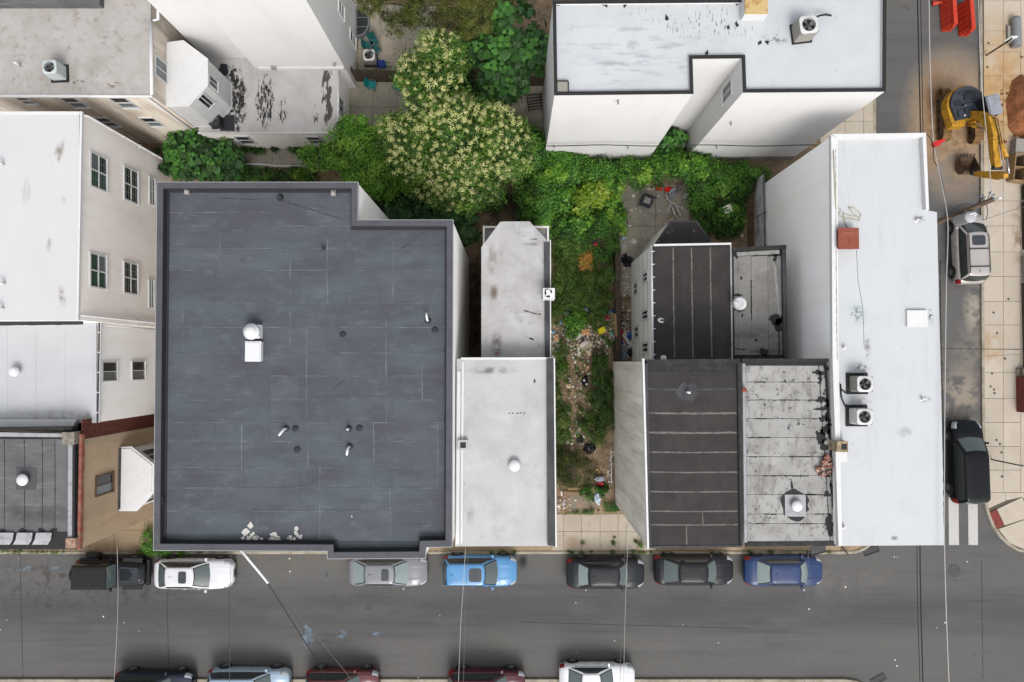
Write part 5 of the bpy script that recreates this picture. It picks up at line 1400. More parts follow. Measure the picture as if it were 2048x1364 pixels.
        mb_ = MB().box((X(g[3]) - .32, s_ * (w2 * .98 + .06), K['belt'] + .07), (.12, .17, .12)).box((X(g[3]) - .30, s_ * (w2 * .93), K['belt'] + .03), (.08, .14, .05))
        obj('wing_mirror', mb_.xf(T), pm, root)
        for u in (.40, .58):
            obj('door_handle', MB().box((X(u), s_ * (w2 + .008), K['belt'] - .14), (.16, .025, .02)).xf(T), pm, root)
    obj('front_bumper', MB().grid([[(X(.985 + .015 * (1 - (v / 5) ** 2)) + .01, w2 * .80 * v / 5, z) for v in range(-5, 6)] for z in (.25, .42)]).xf(T), m_trim, root)
    if not jeep:
        obj('grille', MB().grid([[(X(.994 + .006 * (1 - (v / 4) ** 2)) + .012, w2 * .42 * v / 4, z) for v in range(-4, 5)] for z in (K['nose'] - .2, K['nose'] - .07)]).xf(T), m_trim, root)
        wz = []
        for s_ in (-1, 1):
            a = lerp(.06, 5 if s_ < 0 else 3, .02); c = lerp(.10, 3 if s_ < 0 else 1, .02)
            wz.append((a, c))
        for a, c in wz:
            obj('wiper', MB().tube([tuple(a), tuple(c)], .012, 5).xf(T), m_trim, root)
    return root, T, X

pm_white = paint('white', (226, 227, 232), .0, .3, 1.15)
pm_pearl = paint('pearl_white', (234, 236, 240), .0, .3, 1.15)
pm_grey = paint('silver_grey', (136, 138, 145), .0)
pm_sky = paint('sky_blue', (84, 154, 212), .0)
pm_char = paint('charcoal', (34, 38, 44), .0, .4, 1.0, .15)
pm_char2 = paint('dark_graphite', (26, 29, 34), .0, .4, 1.0, .15)
pm_navy = paint('navy_blue', (28, 58, 110), .0, .38, 1.0, .2)
pm_black = paint('black', (10, 15, 20), .0, .3, 1.0, .12)
pm_jeep = paint('jeep_dark', (20, 23, 27), .0, .35, 1.0, .2)
pm_maroon = paint('maroon', (104, 34, 42), .05)
pm_maroon2 = paint('plum_red', (88, 34, 48), .05)
pm_pale = paint('pale_ice_blue', (176, 200, 220), .2)
pm_dblue = paint('midnight_blue', (24, 36, 58), .0)
pm_champ = paint('champagne', (206, 200, 196), .2, .3)
pm_gold = paint('dark_bronze', (92, 86, 72), .3)
m_soft = mat('soft_top_fabric', C(46, 46, 47), .95, [dict(c=C(36, 36, 37), s=6, lo=.45, hi=.65)], bump=(60, .2))

# the kerb by the houses (fronts to the right)
jr, jT, jX = car(224, 1146, 0, 4.15, 1.72, 'jeep', pm_jeep, 'black off-road car with square black soft top and bulging mudguards', 'car', roofm=m_soft)
obj('spare_wheel', MB().lathe([(.2, -.1), (.38, -.1), (.4, 0), (.38, .1), (.001, .1)], (0, 0, 0), 20).xf(jT @ Matrix.Translation((jX(0) - .12, 0, .95)) @ Matrix.Rotation(math.pi / 2, 4, 'Y')), m_tyre, jr)
for s_ in (-1, 1):
    for u0, u1 in ((.68, .97), (.04, .33)):
        obj('mudguard', MB().box((jX((u0 + u1) / 2), s_ * .80, .90), ((u1 - u0) * 4.15, .30, .07)).xf(jT), m_trim, jr)
obj('steel_bumper', MB().box((jX(1) + .06, 0, .55), (.22, 1.55, .2)).xf(jT), m_trim, jr)
obj('bonnet_panel', MB().prism([(jX(.66), -.48), (jX(.93), -.42), (jX(.93), .42), (jX(.66), .48)], 1.09, 1.13).xf(jT), paint('jeep_panel', (46, 52, 62), .0), jr)
car(387, 1148, 0, 4.82, 1.82, 'sedan', pm_white, 'white saloon car with small dark sunroof, behind the black soft top', sunroof=(.375, .475))
car(776, 1143, 0, 4.82, 1.80, 'sedan', pm_grey, 'silver grey saloon car with dark sunroof under the roof bay', sunroof=(.44, .535), glass=m_cglass3, over=dict(g=(.085, .24, .59, .775)))
car(960, 1141, 0, 4.5, 1.84, 'suv', pm_sky, 'bright sky blue car with wide glass sunroof', sunroof=(.36, .53), rails=False)
car(1211, 1147, 0, 4.75, 1.82, 'coupe', pm_char, 'charcoal saloon car with pale rear window parked in front of the weedy lot', rear_glass=m_cglass3, over=dict(g=(.14, .28, .65, .78)))
car(1388, 1140, 0, 4.8, 1.84, 'coupe', pm_char2, 'dark graphite saloon car parked in front of the black roofed house', over=dict(g=(.09, .29, .63, .77)))
car(1567, 1142, 0, 4.75, 1.82, 'coupe', pm_navy, 'navy blue saloon car with pale sunshade in its windscreen', glass=m_cglass3, over=dict(g=(.13, .30, .66, .78)))
# the far kerb, cut by the picture edge
car(308, 1374, 0, 4.75, 1.85, 'suv', pm_dblue, 'midnight blue car at the far kerb below the black soft top', over=dict(g=(.03, .09, .60, .76)))
car(498, 1368, 0, 5.0, 1.88, 'suv', pm_pale, 'pale ice blue car at the far kerb', over=dict(g=(.03, .09, .62, .80)))
car(685, 1369, 0, 4.45, 1.82, 'suv', pm_maroon, 'maroon red car at the far kerb', over=dict(g=(.03, .09, .58, .76)))
car(973, 1370, 0, 4.7, 1.84, 'suv', pm_maroon2, 'plum red car at the far kerb with long windscreen', over=dict(g=(.03, .09, .60, .77)))
car(1194, 1358, 0, 4.6, 1.86, 'coupe', pm_pearl, 'pearl white car at the far kerb', tails=True, over=dict(g=(.10, .30, .52, .72)))
# the cross street
car(1938, 498, 91.5, 4.35, 1.82, 'suv', pm_champ, 'champagne silver car with roof bars and sunroof beneath the utility pole', sunroof=(.52, .66), bars=(.22, .47), over=dict(g=(.05, .10, .70, .86), rw=.68), glass=m_cglass2)
car(1934, 924, 91, 5.05, 1.92, 'van', pm_black, 'glossy black people carrier beside the crosswalk', 'van', 'parked_van', over=dict(g=(.02, .06, .64, .80)), glass=m_cglass)
# ------------------------------------------------------------------ vegetation
def lmix(*cs): return [C(*c, 1.25) for c in cs]
m_leaf_tree = mat('leaf_flowering_tree', C(80, 110, 50), .55, tone=lmix((44, 74, 26), (80, 120, 40), (112, 150, 54), (138, 170, 74)), trans=.25, spec=.25)
m_leaf_ail = mat('leaf_bright', C(80, 130, 40), .55, tone=lmix((46, 84, 26), (82, 136, 38), (116, 170, 52), (148, 188, 68)), trans=.25, spec=.25)
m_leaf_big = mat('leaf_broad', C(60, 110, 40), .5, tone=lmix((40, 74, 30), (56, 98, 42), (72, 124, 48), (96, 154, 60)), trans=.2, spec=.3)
m_leaf_dark = mat('leaf_vine', C(50, 90, 36), .55, tone=lmix((32, 58, 20), (56, 100, 32), (86, 142, 46), (124, 172, 64)), trans=.22, spec=.25)
m_leaf_weed = mat('leaf_weed', C(60, 84, 40), .6, tone=lmix((44, 66, 30), (66, 98, 40), (98, 130, 56), (138, 154, 82)), trans=.22, spec=.2)
m_leaf_olive = mat('leaf_olive', C(90, 100, 40), .6, tone=lmix((44, 50, 24), (74, 86, 36), (108, 116, 50), (140, 142, 70)), trans=.22, spec=.2)
m_leaf_lime = mat('leaf_lime', C(130, 160, 40), .55, tone=lmix((70, 110, 30), (104, 146, 38), (140, 168, 52), (172, 186, 80)), trans=.25, spec=.2)
m_leaf_aut = mat('leaf_autumn', C(190, 160, 70), .6, tone=lmix((110, 120, 40), (190, 156, 60), (210, 140, 80), (206, 190, 110)), trans=.2, spec=.2)
m_flower = mat('flower_cream', C(206, 206, 150), .7, tone=lmix((160, 172, 80), (194, 202, 118), (212, 214, 144), (230, 226, 180)), trans=.15, spec=.15)
m_bark = mat('bark', C(92, 80, 66), .95, [dict(c=C(60, 52, 44), s=12, lo=.45, hi=.65)], bump=(20, .6))
m_dead = mat('dry_twig', C(140, 118, 88), .9)

def leaf_arrays(pos, nrm, ln, wd, rng, fold=.25):
    """pos (n,3), nrm (n,3) -> folded diamond leaves"""
    n = len(pos)
    nrm = nrm / np.linalg.norm(nrm, axis=1, keepdims=True)
    r = rng.normal(size=(n, 3))
    d = r - nrm * np.sum(r * nrm, axis=1, keepdims=True)
    d /= np.linalg.norm(d, axis=1, keepdims=True)
    s = np.cross(nrm, d)
    ln = ln[:, None]; wd = wd[:, None]
    v = np.empty((n, 4, 3))
    v[:, 0] = pos - d * ln * .5
    v[:, 1] = pos + s * wd * .5 + nrm * wd * fold * .5 + d * ln * .04
    v[:, 2] = pos + d * ln * .5 - nrm * ln * .12
    v[:, 3] = pos - s * wd * .5 + nrm * wd * fold * .5 + d * ln * .04
    return v
def quads_mesh(name, v, tone, m):
    n = len(v)
    me = bpy.data.meshes.new(name)
    me.vertices.add(n * 4); me.vertices.foreach_set('co', v.reshape(-1).astype(np.float32))
    me.loops.add(n * 4); me.loops.foreach_set('vertex_index', np.arange(n * 4, dtype=np.int32))
    me.polygons.add(n)
    me.polygons.foreach_set('loop_start', np.arange(0, n * 4, 4, dtype=np.int32))
    me.polygons.foreach_set('loop_total', np.full(n, 4, dtype=np.int32))
    a = me.attributes.new('tone', 'FLOAT', 'FACE'); a.data.foreach_set('value', np.clip(tone, 0, 1).astype(np.float32))
    me.update(); me.validate()
    me.materials.append(m)
    return me
def foliage(blobs, n, size, rng, clumps=60, sig=.22, up=.9, aspect=.5, tone_c=.5, tone_s=.2, low=-.25):
    """blobs: (x, y, z, rx, ry, rz) metres. Leaves gather in clumps over each blob's upper shell."""
    vols = np.array([b[3] * b[4] for b in blobs]); vols = vols / vols.sum()
    V, Tn, CC = [], [], []
    for b, f in zip(blobs, vols):
        k = max(4, int(clumps * f)); m = max(10, int(n * f))
        d = rng.normal(size=(k * 3, 3)); d /= np.linalg.norm(d, axis=1, keepdims=True)
        d = d[d[:, 2] > low][:k]
        rad = rng.uniform(.55, 1.03, size=(len(d), 1))
        c = np.array(b[:3]) + d * rad * np.array(b[3:6])
        ct = rng.normal(tone_c, tone_s, size=len(c))
        idx = rng.integers(0, len(c), size=m)
        sg = sig * (.7 + .6 * rng.random(len(c)))
        off = rng.normal(size=(m, 3)) * sg[idx][:, None] * np.array([1, 1, .6])
        p = c[idx] + off
        nr = off / (sg[idx][:, None] + 1e-6) * .35 + d[idx] * .45 + rng.normal(size=(m, 3)) * .38 + np.array([0, 0, up])
        sz = size * rng.uniform(.6, 1.3, size=m)
        V.append(leaf_arrays(p, nr, sz, sz * aspect, rng)); Tn.append(ct[idx] + rng.normal(0, .13, size=m)); CC.append(c)
    return np.concatenate(V), np.concatenate(Tn), np.concatenate(CC)
def clip_to(v, t, keep):
    c = v.mean(axis=1); k = keep(c); return v[k], t[k]
def stem(b, p0, p1, r0, r1, n=5, wob=.15):
    p0, p1 = Vector(p0), Vector(p1)
    pts = [p0]
    for k in range(1, n):
        t = k / n; pts.append(p0.lerp(p1, t) + Vector((random.uniform(-wob, wob), random.uniform(-wob, wob), 0)))
    pts.append(p1)
    return b.tube(pts, r0, 7, r1)
def plant(name, label, cat, base, blobs, n, size, m, clumps, sig, rng, trunk=.06, group=None, limbs=4, limb_name='limb', crown='crown', keep=None, **kw):
    r = thing(name, (base[0], base[1], .09), label, cat, group)
    top = Vector(blobs[0][:3])
    fork = Vector((base[0] + (top.x - base[0]) * .3, base[1] + (top.y - base[1]) * .3, .1 + (top.z - .1) * .5))
    obj('trunk', stem(MB(), (base[0], base[1], .05), fork, trunk, trunk * .7, 5, trunk), m_bark, r, True)
    for b in blobs[:limbs]:
        obj(limb_name, stem(MB(), fork, (b[0], b[1], b[2] + b[5] * .2), trunk * .6, trunk * .15, 5, .12), m_bark, r, True)
    v, t, c = foliage(blobs, n, size, rng, clumps, sig, **kw)
    if keep: v, t = clip_to(v, t, keep)
    v = v - np.array(ORG[r.name])
    link_mesh(crown, quads_mesh(crown, v, t, m), None, r)
    return r, c
def PB(px, py, z, rpx, rz, ry=None):
    """a blob from its pixel place and pixel radius at height z"""
    s = (CAM_H - z) / FPX
    x, y = XY(px, py, z)
    return (x, y, z, rpx * s, (ry or rpx) * s, rz)

# flowering tree
tb_ = [PB(935, 330, 6.4, 92, 1.5, 84), PB(985, 285, 6.2, 72, 1.4, 76), PB(872, 195, 6.6, 62, 1.3, 64), PB(880, 110, 6.0, 52, 1.2, 44), PB(850, 300, 6.0, 74, 1.3, 80), PB(905, 255, 7.0, 70, 1.4, 60), PB(1020, 300, 5.4, 42, 1.2, 66), PB(825, 150, 5.6, 34, 1.0, 40), PB(790, 265, 5.2, 36, 1.0, 34), PB(920, 392, 5.0, 70, 1.0, 30), PB(855, 365, 5.2, 40, 1.0, 34)]
tr, cc = plant('flowering_tree', 'tall tree covered in cream flower clusters behind the dark roofed block', 'tree', XY(900, 270, 0), tb_, 52000, .165, m_leaf_tree, 520, .24, RNG, .17, limbs=9, tone_c=.42, tone_s=.2)
# flower clusters: a handful of shapes, 300 placed one by one, the small rest joined
def cluster_mesh(rng, k=64):
    a = rng.normal(size=(k, 3)) * np.array([.105, .105, .06]); a[:, 2] += .04
    nr = a * 6 + rng.normal(size=(k, 3)) * .6 + np.array([0, 0, 1.0])
    sz = rng.uniform(.05, .1, size=k)
    return quads_mesh('flower_cluster', leaf_arrays(a, nr, sz, sz * .8, rng), rng.normal(.55, .25, size=k), m_flower)
fm = [cluster_mesh(RNG) for _ in range(8)]
kept = []
def crown_top(x, y):
    z = None
    for b in tb_:
        q = 1 - ((x - b[0]) / (b[3] * 1.02)) ** 2 - ((y - b[1]) / (b[4] * 1.02)) ** 2
        if q > 0:
            t = b[2] + b[5] * math.sqrt(q)
            z = t if z is None else max(z, t)
    return z
tries = 0
while len(kept) < 300 and tries < 9000:       # evenly over the outside of the crown
    tries += 1
    b = random.choice(tb_)
    x, y = b[0] + random.uniform(-1, 1) * b[3], b[1] + random.uniform(-1, 1) * b[4]
    z = crown_top(x, y)
    gap = .25 + .25 * abs(mnoise.noise(Vector((x * .9, y * .9, 3))))
    if z is not None and all((x - q[0]) ** 2 + (y - q[1]) ** 2 > gap ** 2 for q in kept): kept.append((x, y, z - .1))
for p in kept:
    sc_ = random.uniform(.5, 1.05)
    inst('flower_cluster', random.choice(fm), tr, (p[0], p[1], p[2] + .16), (random.uniform(-.4, .4), random.uniform(-.4, .4), random.uniform(0, 6.28)), (sc_, sc_, sc_))
rest = [p for p in cc if not any((p[0] - q[0]) ** 2 + (p[1] - q[1]) ** 2 < .1 ** 2 for q in kept)]
rest = np.array(rest[:120])
k = 26
pp = np.repeat(rest, k, axis=0) + RNG.normal(size=(len(rest) * k, 3)) * np.array([.07, .07, .04]) + np.array([0, 0, .14])
sz = RNG.uniform(.035, .07, size=len(pp))
v = leaf_arrays(pp, RNG.normal(size=pp.shape) * .6 + np.array([0, 0, 1.0]), sz, sz * .8, RNG) - np.array(ORG[tr.name])
o = link_mesh('small_blossoms', quads_mesh('small_blossoms', v, RNG.normal(.5, .25, size=len(pp)), m_flower), None, tr); o['kind'] = 'stuff'

# bright green tree to its left
plant('young_tree', 'bright green feathery young tree between peeling roof and dark roofed block', 'tree', XY(720, 335, 0), [PB(720, 305, 3.9, 58, .9, 60), PB(740, 350, 3.6, 70, .9, 44), PB(655, 320, 3.3, 46, .7, 30), PB(715, 255, 4.2, 28, .7, 34), PB(690, 270, 4.0, 30, .7, 34), PB(780, 345, 3.4, 42, .8, 46), PB(745, 375, 2.8, 60, .7, 30), PB(625, 312, 3.0, 26, .5, 16)], 17000, .19, m_leaf_ail, 190, .2, RNG, .09, limbs=7, tone_c=.52, tone_s=.2)
# olive shrubs at the top
plant('shrub', 'fine leaved olive green shrub overhanging the yard at the top edge', 'shrub', XY(840, 30, 0), [PB(790, 12, 3.6, 62, .9, 34), PB(860, 20, 3.9, 60, .9, 44), PB(800, 45, 3.0, 30, .7, 26), PB(735, 5, 3.0, 34, .7, 20), PB(905, 10, 3.7, 44, .8, 34)], 15000, .13, m_leaf_olive, 160, .16, RNG, .07, limbs=5, tone_c=.4, aspect=.32, tone_s=.22)
plant('shrub', 'yellow green drooping shrub at the top edge beside the broad leaved plant', 'shrub', XY(960, 25, 0), [PB(955, 25, 4.2, 44, .9, 46), PB(985, 5, 4.0, 46, .8, 30), PB(940, 60, 3.6, 34, .7, 26)], 9000, .15, m_leaf_olive, 100, .16, RNG, .07, limbs=3, tone_c=.62, aspect=.3)
b = MB()
dead = thing('dead_branch', XY(905, 25, 3.0) + (3.0,), 'bare grey brown branches sticking out of the olive shrub', 'branch')
for k in range(12):
    a = random.uniform(-.2, .9); p0 = P(880 + k * 3, -6 + random.uniform(-10, 10), 3.5)
    obj('twig', stem(MB(), p0, (p0[0] + 1.2 * math.sin(a), p0[1] - 1.5 * math.cos(a), 4.2 + random.uniform(-.3, .3)), .018, .006, 5, .08), m_dead, dead)

# broad leaved plants: one leaf, one object
def heart(nm, m):
    prof = [(0, .04), (.08, .36), (.28, .52), (.55, .52), (.8, .36), (.93, .17), (1.0, .01)]
    rows = []
    for x, w in prof:
        dz = -.16 * x * x
        rows.append([(x - .12 * (w > .3) * 1, -w, dz - .02 + .10 * w), (x, -w * .5, dz + .02), (x, 0, dz - .015), (x, w * .5, dz + .02), (x - .12 * (w > .3) * 1, w, dz - .02 + .10 * w)])
    b = MB().grid(rows)
    me = mesh_of(b, m, nm, True)
    a = me.attributes.new('tone', 'FLOAT', 'FACE')
    return me
def broad(name, label, base, blobs, n, size, rng, m=m_leaf_big, dark_n=2500, cat='plant', tone=(.2, .95)):
    r = thing(name, XY(*base, 0) + (.09,), label, cat)
    bx, by = XY(*base, 0)
    hts = []
    for q in range(6):
        me = heart('leaf', m)
        f = len(me.polygons); t = tone[0] + (tone[1] - tone[0]) * q / 5
        me.attributes['tone'].data.foreach_set('value', np.full(f, t, dtype=np.float32)); hts.append(me)
    tot = sum(b[3] * b[4] for b in blobs)
    for b in blobs:
        obj('stem', stem(MB(), (bx, by, .1), (b[0], b[1], b[2] + b[5] * .3), .045, .015, 6, .1), m_bark, r, True)
        k = max(3, int(n * b[3] * b[4] / tot))
        # whorls: clusters of leaves round a shoot tip
        tips = max(2, k // 7)
        for t in range(tips):
            while True:
                u, w = random.uniform(-1, 1), random.uniform(-1, 1)
                if u * u + w * w < 1: break
            tz = b[2] + b[5] * math.sqrt(max(0, 1 - u * u - w * w)) * random.uniform(.75, 1.05)
            tx, ty = b[0] + u * b[3], b[1] + w * b[4]
            a0 = random.uniform(0, 6.28)
            for q in range(7):
                a = a0 + q * 2.4
                inner = q < 3
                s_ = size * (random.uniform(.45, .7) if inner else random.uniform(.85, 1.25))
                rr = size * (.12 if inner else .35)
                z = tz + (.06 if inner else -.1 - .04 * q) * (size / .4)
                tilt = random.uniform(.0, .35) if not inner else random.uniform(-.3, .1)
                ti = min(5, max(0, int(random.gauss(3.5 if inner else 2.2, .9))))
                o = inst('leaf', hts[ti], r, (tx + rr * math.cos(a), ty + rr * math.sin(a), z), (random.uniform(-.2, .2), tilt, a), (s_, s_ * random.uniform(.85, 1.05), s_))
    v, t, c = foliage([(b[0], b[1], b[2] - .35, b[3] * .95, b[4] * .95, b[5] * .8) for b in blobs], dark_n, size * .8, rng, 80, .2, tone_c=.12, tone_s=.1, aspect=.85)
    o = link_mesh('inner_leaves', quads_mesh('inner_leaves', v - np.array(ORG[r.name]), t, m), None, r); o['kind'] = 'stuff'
    return r
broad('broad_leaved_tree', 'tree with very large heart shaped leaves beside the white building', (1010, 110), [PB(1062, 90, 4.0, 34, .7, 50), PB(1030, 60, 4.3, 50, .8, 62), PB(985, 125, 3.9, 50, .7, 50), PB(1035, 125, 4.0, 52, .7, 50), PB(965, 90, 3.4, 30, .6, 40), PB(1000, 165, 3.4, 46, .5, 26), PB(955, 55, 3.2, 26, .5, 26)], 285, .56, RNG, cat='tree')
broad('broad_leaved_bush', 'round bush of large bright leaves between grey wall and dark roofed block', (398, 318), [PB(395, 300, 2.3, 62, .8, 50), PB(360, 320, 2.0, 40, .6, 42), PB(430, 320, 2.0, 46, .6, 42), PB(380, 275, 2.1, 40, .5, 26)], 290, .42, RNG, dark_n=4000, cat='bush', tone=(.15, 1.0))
broad('broad_leaved_plant', 'large leaved plant filling the foot of the white wall notch', (1345, 285), [PB(1345, 280, 1.7, 20, .4, 22)], 42, .55, RNG, dark_n=300)
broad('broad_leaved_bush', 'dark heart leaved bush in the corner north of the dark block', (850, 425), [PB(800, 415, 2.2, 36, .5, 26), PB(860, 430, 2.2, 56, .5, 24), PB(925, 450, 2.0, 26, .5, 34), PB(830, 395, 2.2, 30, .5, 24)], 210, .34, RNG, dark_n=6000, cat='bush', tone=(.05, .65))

# ivy, vines and weeds: nobody could count these stems
CLEAR = [(1165, 690, 30), (1160, 735, 20), (1148, 775, 24), (1155, 830, 20), (1165, 875, 24), (1176, 898, 18), (1204, 661, 16), (1171, 664, 19), (1146, 666, 22), (1221, 671, 13), (1163, 635, 10), (1134, 630, 10), (1214, 636, 9), (1221, 623, 9), (1171, 762, 18), (1160, 879, 13), (1179, 896, 18), (1199, 962, 15), (1195, 996, 14), (1122, 645, 8), (1111, 677, 13), (1189, 487, 9), (1134, 884, 8), (1145, 897, 8), (1155, 864, 8), (1137, 772, 10), (1173, 620, 9), (1200, 690, 18), (1215, 700, 14), (1108, 664, 8), (1148, 720, 18), (1160, 800, 16)]
CL_ = [XY(a, b, .3) + (r * .0305,) for a, b, r in CLEAR]
def clear_litter(c):
    k = np.ones(len(c), bool)
    for x, y, r in CL_: k &= (c[:, 0] - x) ** 2 + (c[:, 1] - y) ** 2 > (r * (.85 + .3 * np.sin(c[:, 0] * 9 + c[:, 1] * 7))) ** 2
    return k
def stuff(name, blobs, n, size, m, clumps, sig, rng, keep=clear_litter, **kw):
    v, t, c = foliage(blobs, n, size, rng, clumps, sig, **kw)
    if keep:
        v, t = clip_to(v, t, keep)
        if keep is not clear_litter: v, t = clip_to(v, t, clear_litter)
    o = link_mesh(name, quads_mesh(name, v, t, m), None, None); o['kind'] = 'stuff'
    return o
stuff('ivy', [PB(1120, 330, 1.6, 60, .8, 40), PB(1075, 390, 1.5, 46, .9, 60), PB(1200, 345, 1.5, 50, .6, 26), PB(1260, 350, 1.3, 50, .6, 26), PB(1330, 335, 1.4, 55, .6, 26), PB(1380, 335, 1.6, 40, .6, 30), PB(1110, 300, 1.8, 24, .6, 30), PB(1065, 300, 2.2, 30, .8, 46), PB(1050, 270, 2.0, 20, .6, 30)], 26000, .15, m_leaf_dark, 330, .2, RNG, tone_c=.55, tone_s=.22, aspect=.6)
stuff('ivy', [PB(1400, 360, 1.2, 26, .5, 70), PB(1440, 345, 1.0, 60, .5, 20), PB(1500, 345, .8, 40, .4, 18)], 9000, .14, m_leaf_dark, 120, .17, RNG, tone_c=.55, tone_s=.2, aspect=.6)
stuff('weeds', [PB(1450, 390, .5, 52, .5, 50), PB(1450, 440, .5, 44, .45, 32), PB(1410, 420, .5, 26, .4, 50), PB(1480, 360, .5, 40, .4, 20)], 13000, .15, m_leaf_dark, 190, .16, RNG, tone_c=.36, tone_s=.18, aspect=.6)
stuff('weeds', [PB(1100, 430, .9, 60, .7, 60), PB(1150, 460, .8, 60, .7, 50), PB(1215, 430, 1.1, 34, .7, 60), PB(1060, 440, .9, 30, .6, 40), PB(1190, 395, 1.0, 40, .6, 40), PB(1210, 480, .8, 28, .6, 40)], 24000, .13, m_leaf_dark, 330, .18, RNG, tone_c=.42, tone_s=.22, aspect=.5)
stuff('weeds', [PB(1135, 560, .5, 34, .5, 60), PB(1180, 590, .5, 46, .5, 50), PB(1140, 620, .5, 36, .4, 36), PB(1200, 630, .5, 24, .5, 40), PB(1160, 510, .5, 50, .5, 30), PB(1215, 540, .4, 16, .4, 40)], 19000, .13, m_leaf_weed, 280, .16, RNG, tone_c=.45, tone_s=.2, aspect=.45)
stuff('weeds', [PB(1205, 740, .55, 24, .55, 40), PB(1200, 790, .6, 28, .5, 36), PB(1210, 690, .45, 20, .4, 22), PB(1180, 860, .5, 28, .4, 26), PB(1215, 840, .5, 18, .4, 40), PB(1170, 830, .4, 16, .3, 20)], 11000, .12, m_leaf_weed, 170, .13, RNG, tone_c=.35, tone_s=.17, aspect=.5)
stuff('weeds', [PB(1122, 700, .35, 16, .35, 26), PB(1122, 740, .3, 16, .3, 22), PB(1126, 830, .3, 20, .3, 24), PB(1132, 872, .3, 18, .3, 16), PB(1116, 790, .25, 8, .25, 30), PB(1116, 910, .25, 10, .25, 30)], 4600, .12, m_leaf_weed, 130, .13, RNG, tone_c=.45, tone_s=.2, aspect=.4)
stuff('brush', [PB(1150, 940, .7, 46, .55, 32), PB(1135, 915, .6, 34, .4, 18), PB(1125, 960, .6, 20, .4, 20)], 6000, .16, m_leaf_olive, 110, .16, RNG, tone_c=.22, tone_s=.15, aspect=.16)
stuff('weeds', [PB(1190, 985, .35, 32, .3, 16), PB(1230, 1012, .3, 9, .25, 9), PB(1213, 1012, .3, 6, .2, 5)], 2200, .11, m_leaf_dark, 60, .1, RNG, tone_c=.35, aspect=.5)
stuff('weeds', [PB(297, 1080, .5, 14, .45, 26), PB(320, 1102, .35, 34, .3, 10), PB(362, 1104, .2, 16, .2, 5), PB(290, 1105, .15, 20, .15, 4)], 4200, .10, m_leaf_ail, 110, .09, RNG, tone_c=.35, tone_s=.18, aspect=.3, keep=lambda c: c[:, 2] > .0)
ep = [PB(x + random.uniform(-4, 4), 1104, .12, random.uniform(3, 8), .1, random.uniform(2, 4)) for x in list(range(4, 140, 14)) + [400, 980, 1000, 1010, 1025, 1165, 1225, 1270, 1275, 1290, 1305, 1420, 1500, 1545, 1580, 1620, 1655, 1140, 1185]]
stuff('kerb_weeds', ep, 4200, .08, m_leaf_weed, 160, .06, RNG, tone_c=.5, aspect=.3)
stuff('weeds', [PB(1166, 1024, .15, 40, .12, 3), PB(1210, 1022, .15, 26, .12, 3), PB(1183, 1022, .2, 6, .15, 6), PB(1226, 1080, .15, 5, .12, 12), PB(1166, 1084, .15, 5, .1, 5), PB(1280, 1085, .2, 14, .2, 10)], 1600, .08, m_leaf_weed, 60, .06, RNG, tone_c=.45, aspect=.4)
stuff('weeds', [PB(520, 352, .5, 50, .5, 16), PB(600, 350, .6, 40, .5, 16), PB(486, 340, .4, 20, .4, 22), PB(560, 300, .3, 90, .2, 5), PB(500, 296, .3, 30, .25, 6)], 6000, .13, m_leaf_dark, 130, .13, RNG, tone_c=.3, aspect=.5)
stuff('undergrowth', [PB(870, 390, 1.2, 110, .8, 40), PB(800, 390, 1.3, 60, .7, 40), PB(960, 380, 1.2, 50, .8, 40), PB(830, 330, 1.4, 60, .8, 60), PB(1010, 180, .8, 40, .6, 30), PB(960, 190, .9, 50, .6, 30), PB(905, 120, 1.0, 50, .6, 60)], 22000, .17, m_leaf_dark, 280, .22, RNG, tone_c=.25, tone_s=.15, aspect=.6)
stuff('weeds', [PB(310, 330, .6, 14, .4, 40), PB(310, 470, .5, 8, .4, 30), PB(1180, 322, .5, 70, .4, 10)], 2600, .13, m_leaf_dark, 60, .12, RNG, tone_c=.3, aspect=.5)
stuff('dry_grass', [PB(1160, 800, .12, 44, .12, 80), PB(1150, 860, .12, 40, .1, 50), PB(1160, 690, .12, 40, .1, 30), PB(1120, 1005, .1, 16, .08, 20)], 7000, .16, mat('dry_grass_blade', C(150, 130, 92), .9, tone=lmix((96, 84, 56), (136, 116, 80), (168, 148, 108), (190, 172, 132))), 260, .14, RNG, tone_c=.5, aspect=.07, up=.4)

# lighter, taller growth breaking up the carpet
stuff('vines', [PB(1270, 345, 1.6, 40, .5, 20), PB(1225, 365, 1.7, 22, .5, 26), PB(1110, 345, 2.0, 30, .5, 30), PB(1350, 325, 1.9, 36, .5, 16), PB(1395, 345, 1.9, 16, .5, 34), PB(1240, 450, 1.5, 12, .5, 40), PB(1225, 410, 1.6, 16, .5, 30)], 5200, .2, m_leaf_ail, 90, .14, RNG, tone_c=.45, tone_s=.25, aspect=.6)
stuff('vines', [PB(1085, 420, 1.4, 30, .4, 40), PB(1130, 400, 1.5, 30, .4, 30), PB(1160, 440, 1.4, 26, .4, 24), PB(1440, 375, 1.0, 30, .3, 20), PB(1460, 430, .9, 26, .3, 24)], 3000, .22, m_leaf_dark, 70, .15, RNG, tone_c=.7, tone_s=.25, aspect=.65)
stuff('weeds', [PB(1150, 720, .15, 40, .15, 40), PB(1150, 800, .15, 40, .15, 50), PB(1160, 860, .15, 40, .15, 30)], 1500, .13, m_leaf_weed, 70, .09, RNG, keep=None, tone_c=.65, tone_s=.2, aspect=.4)
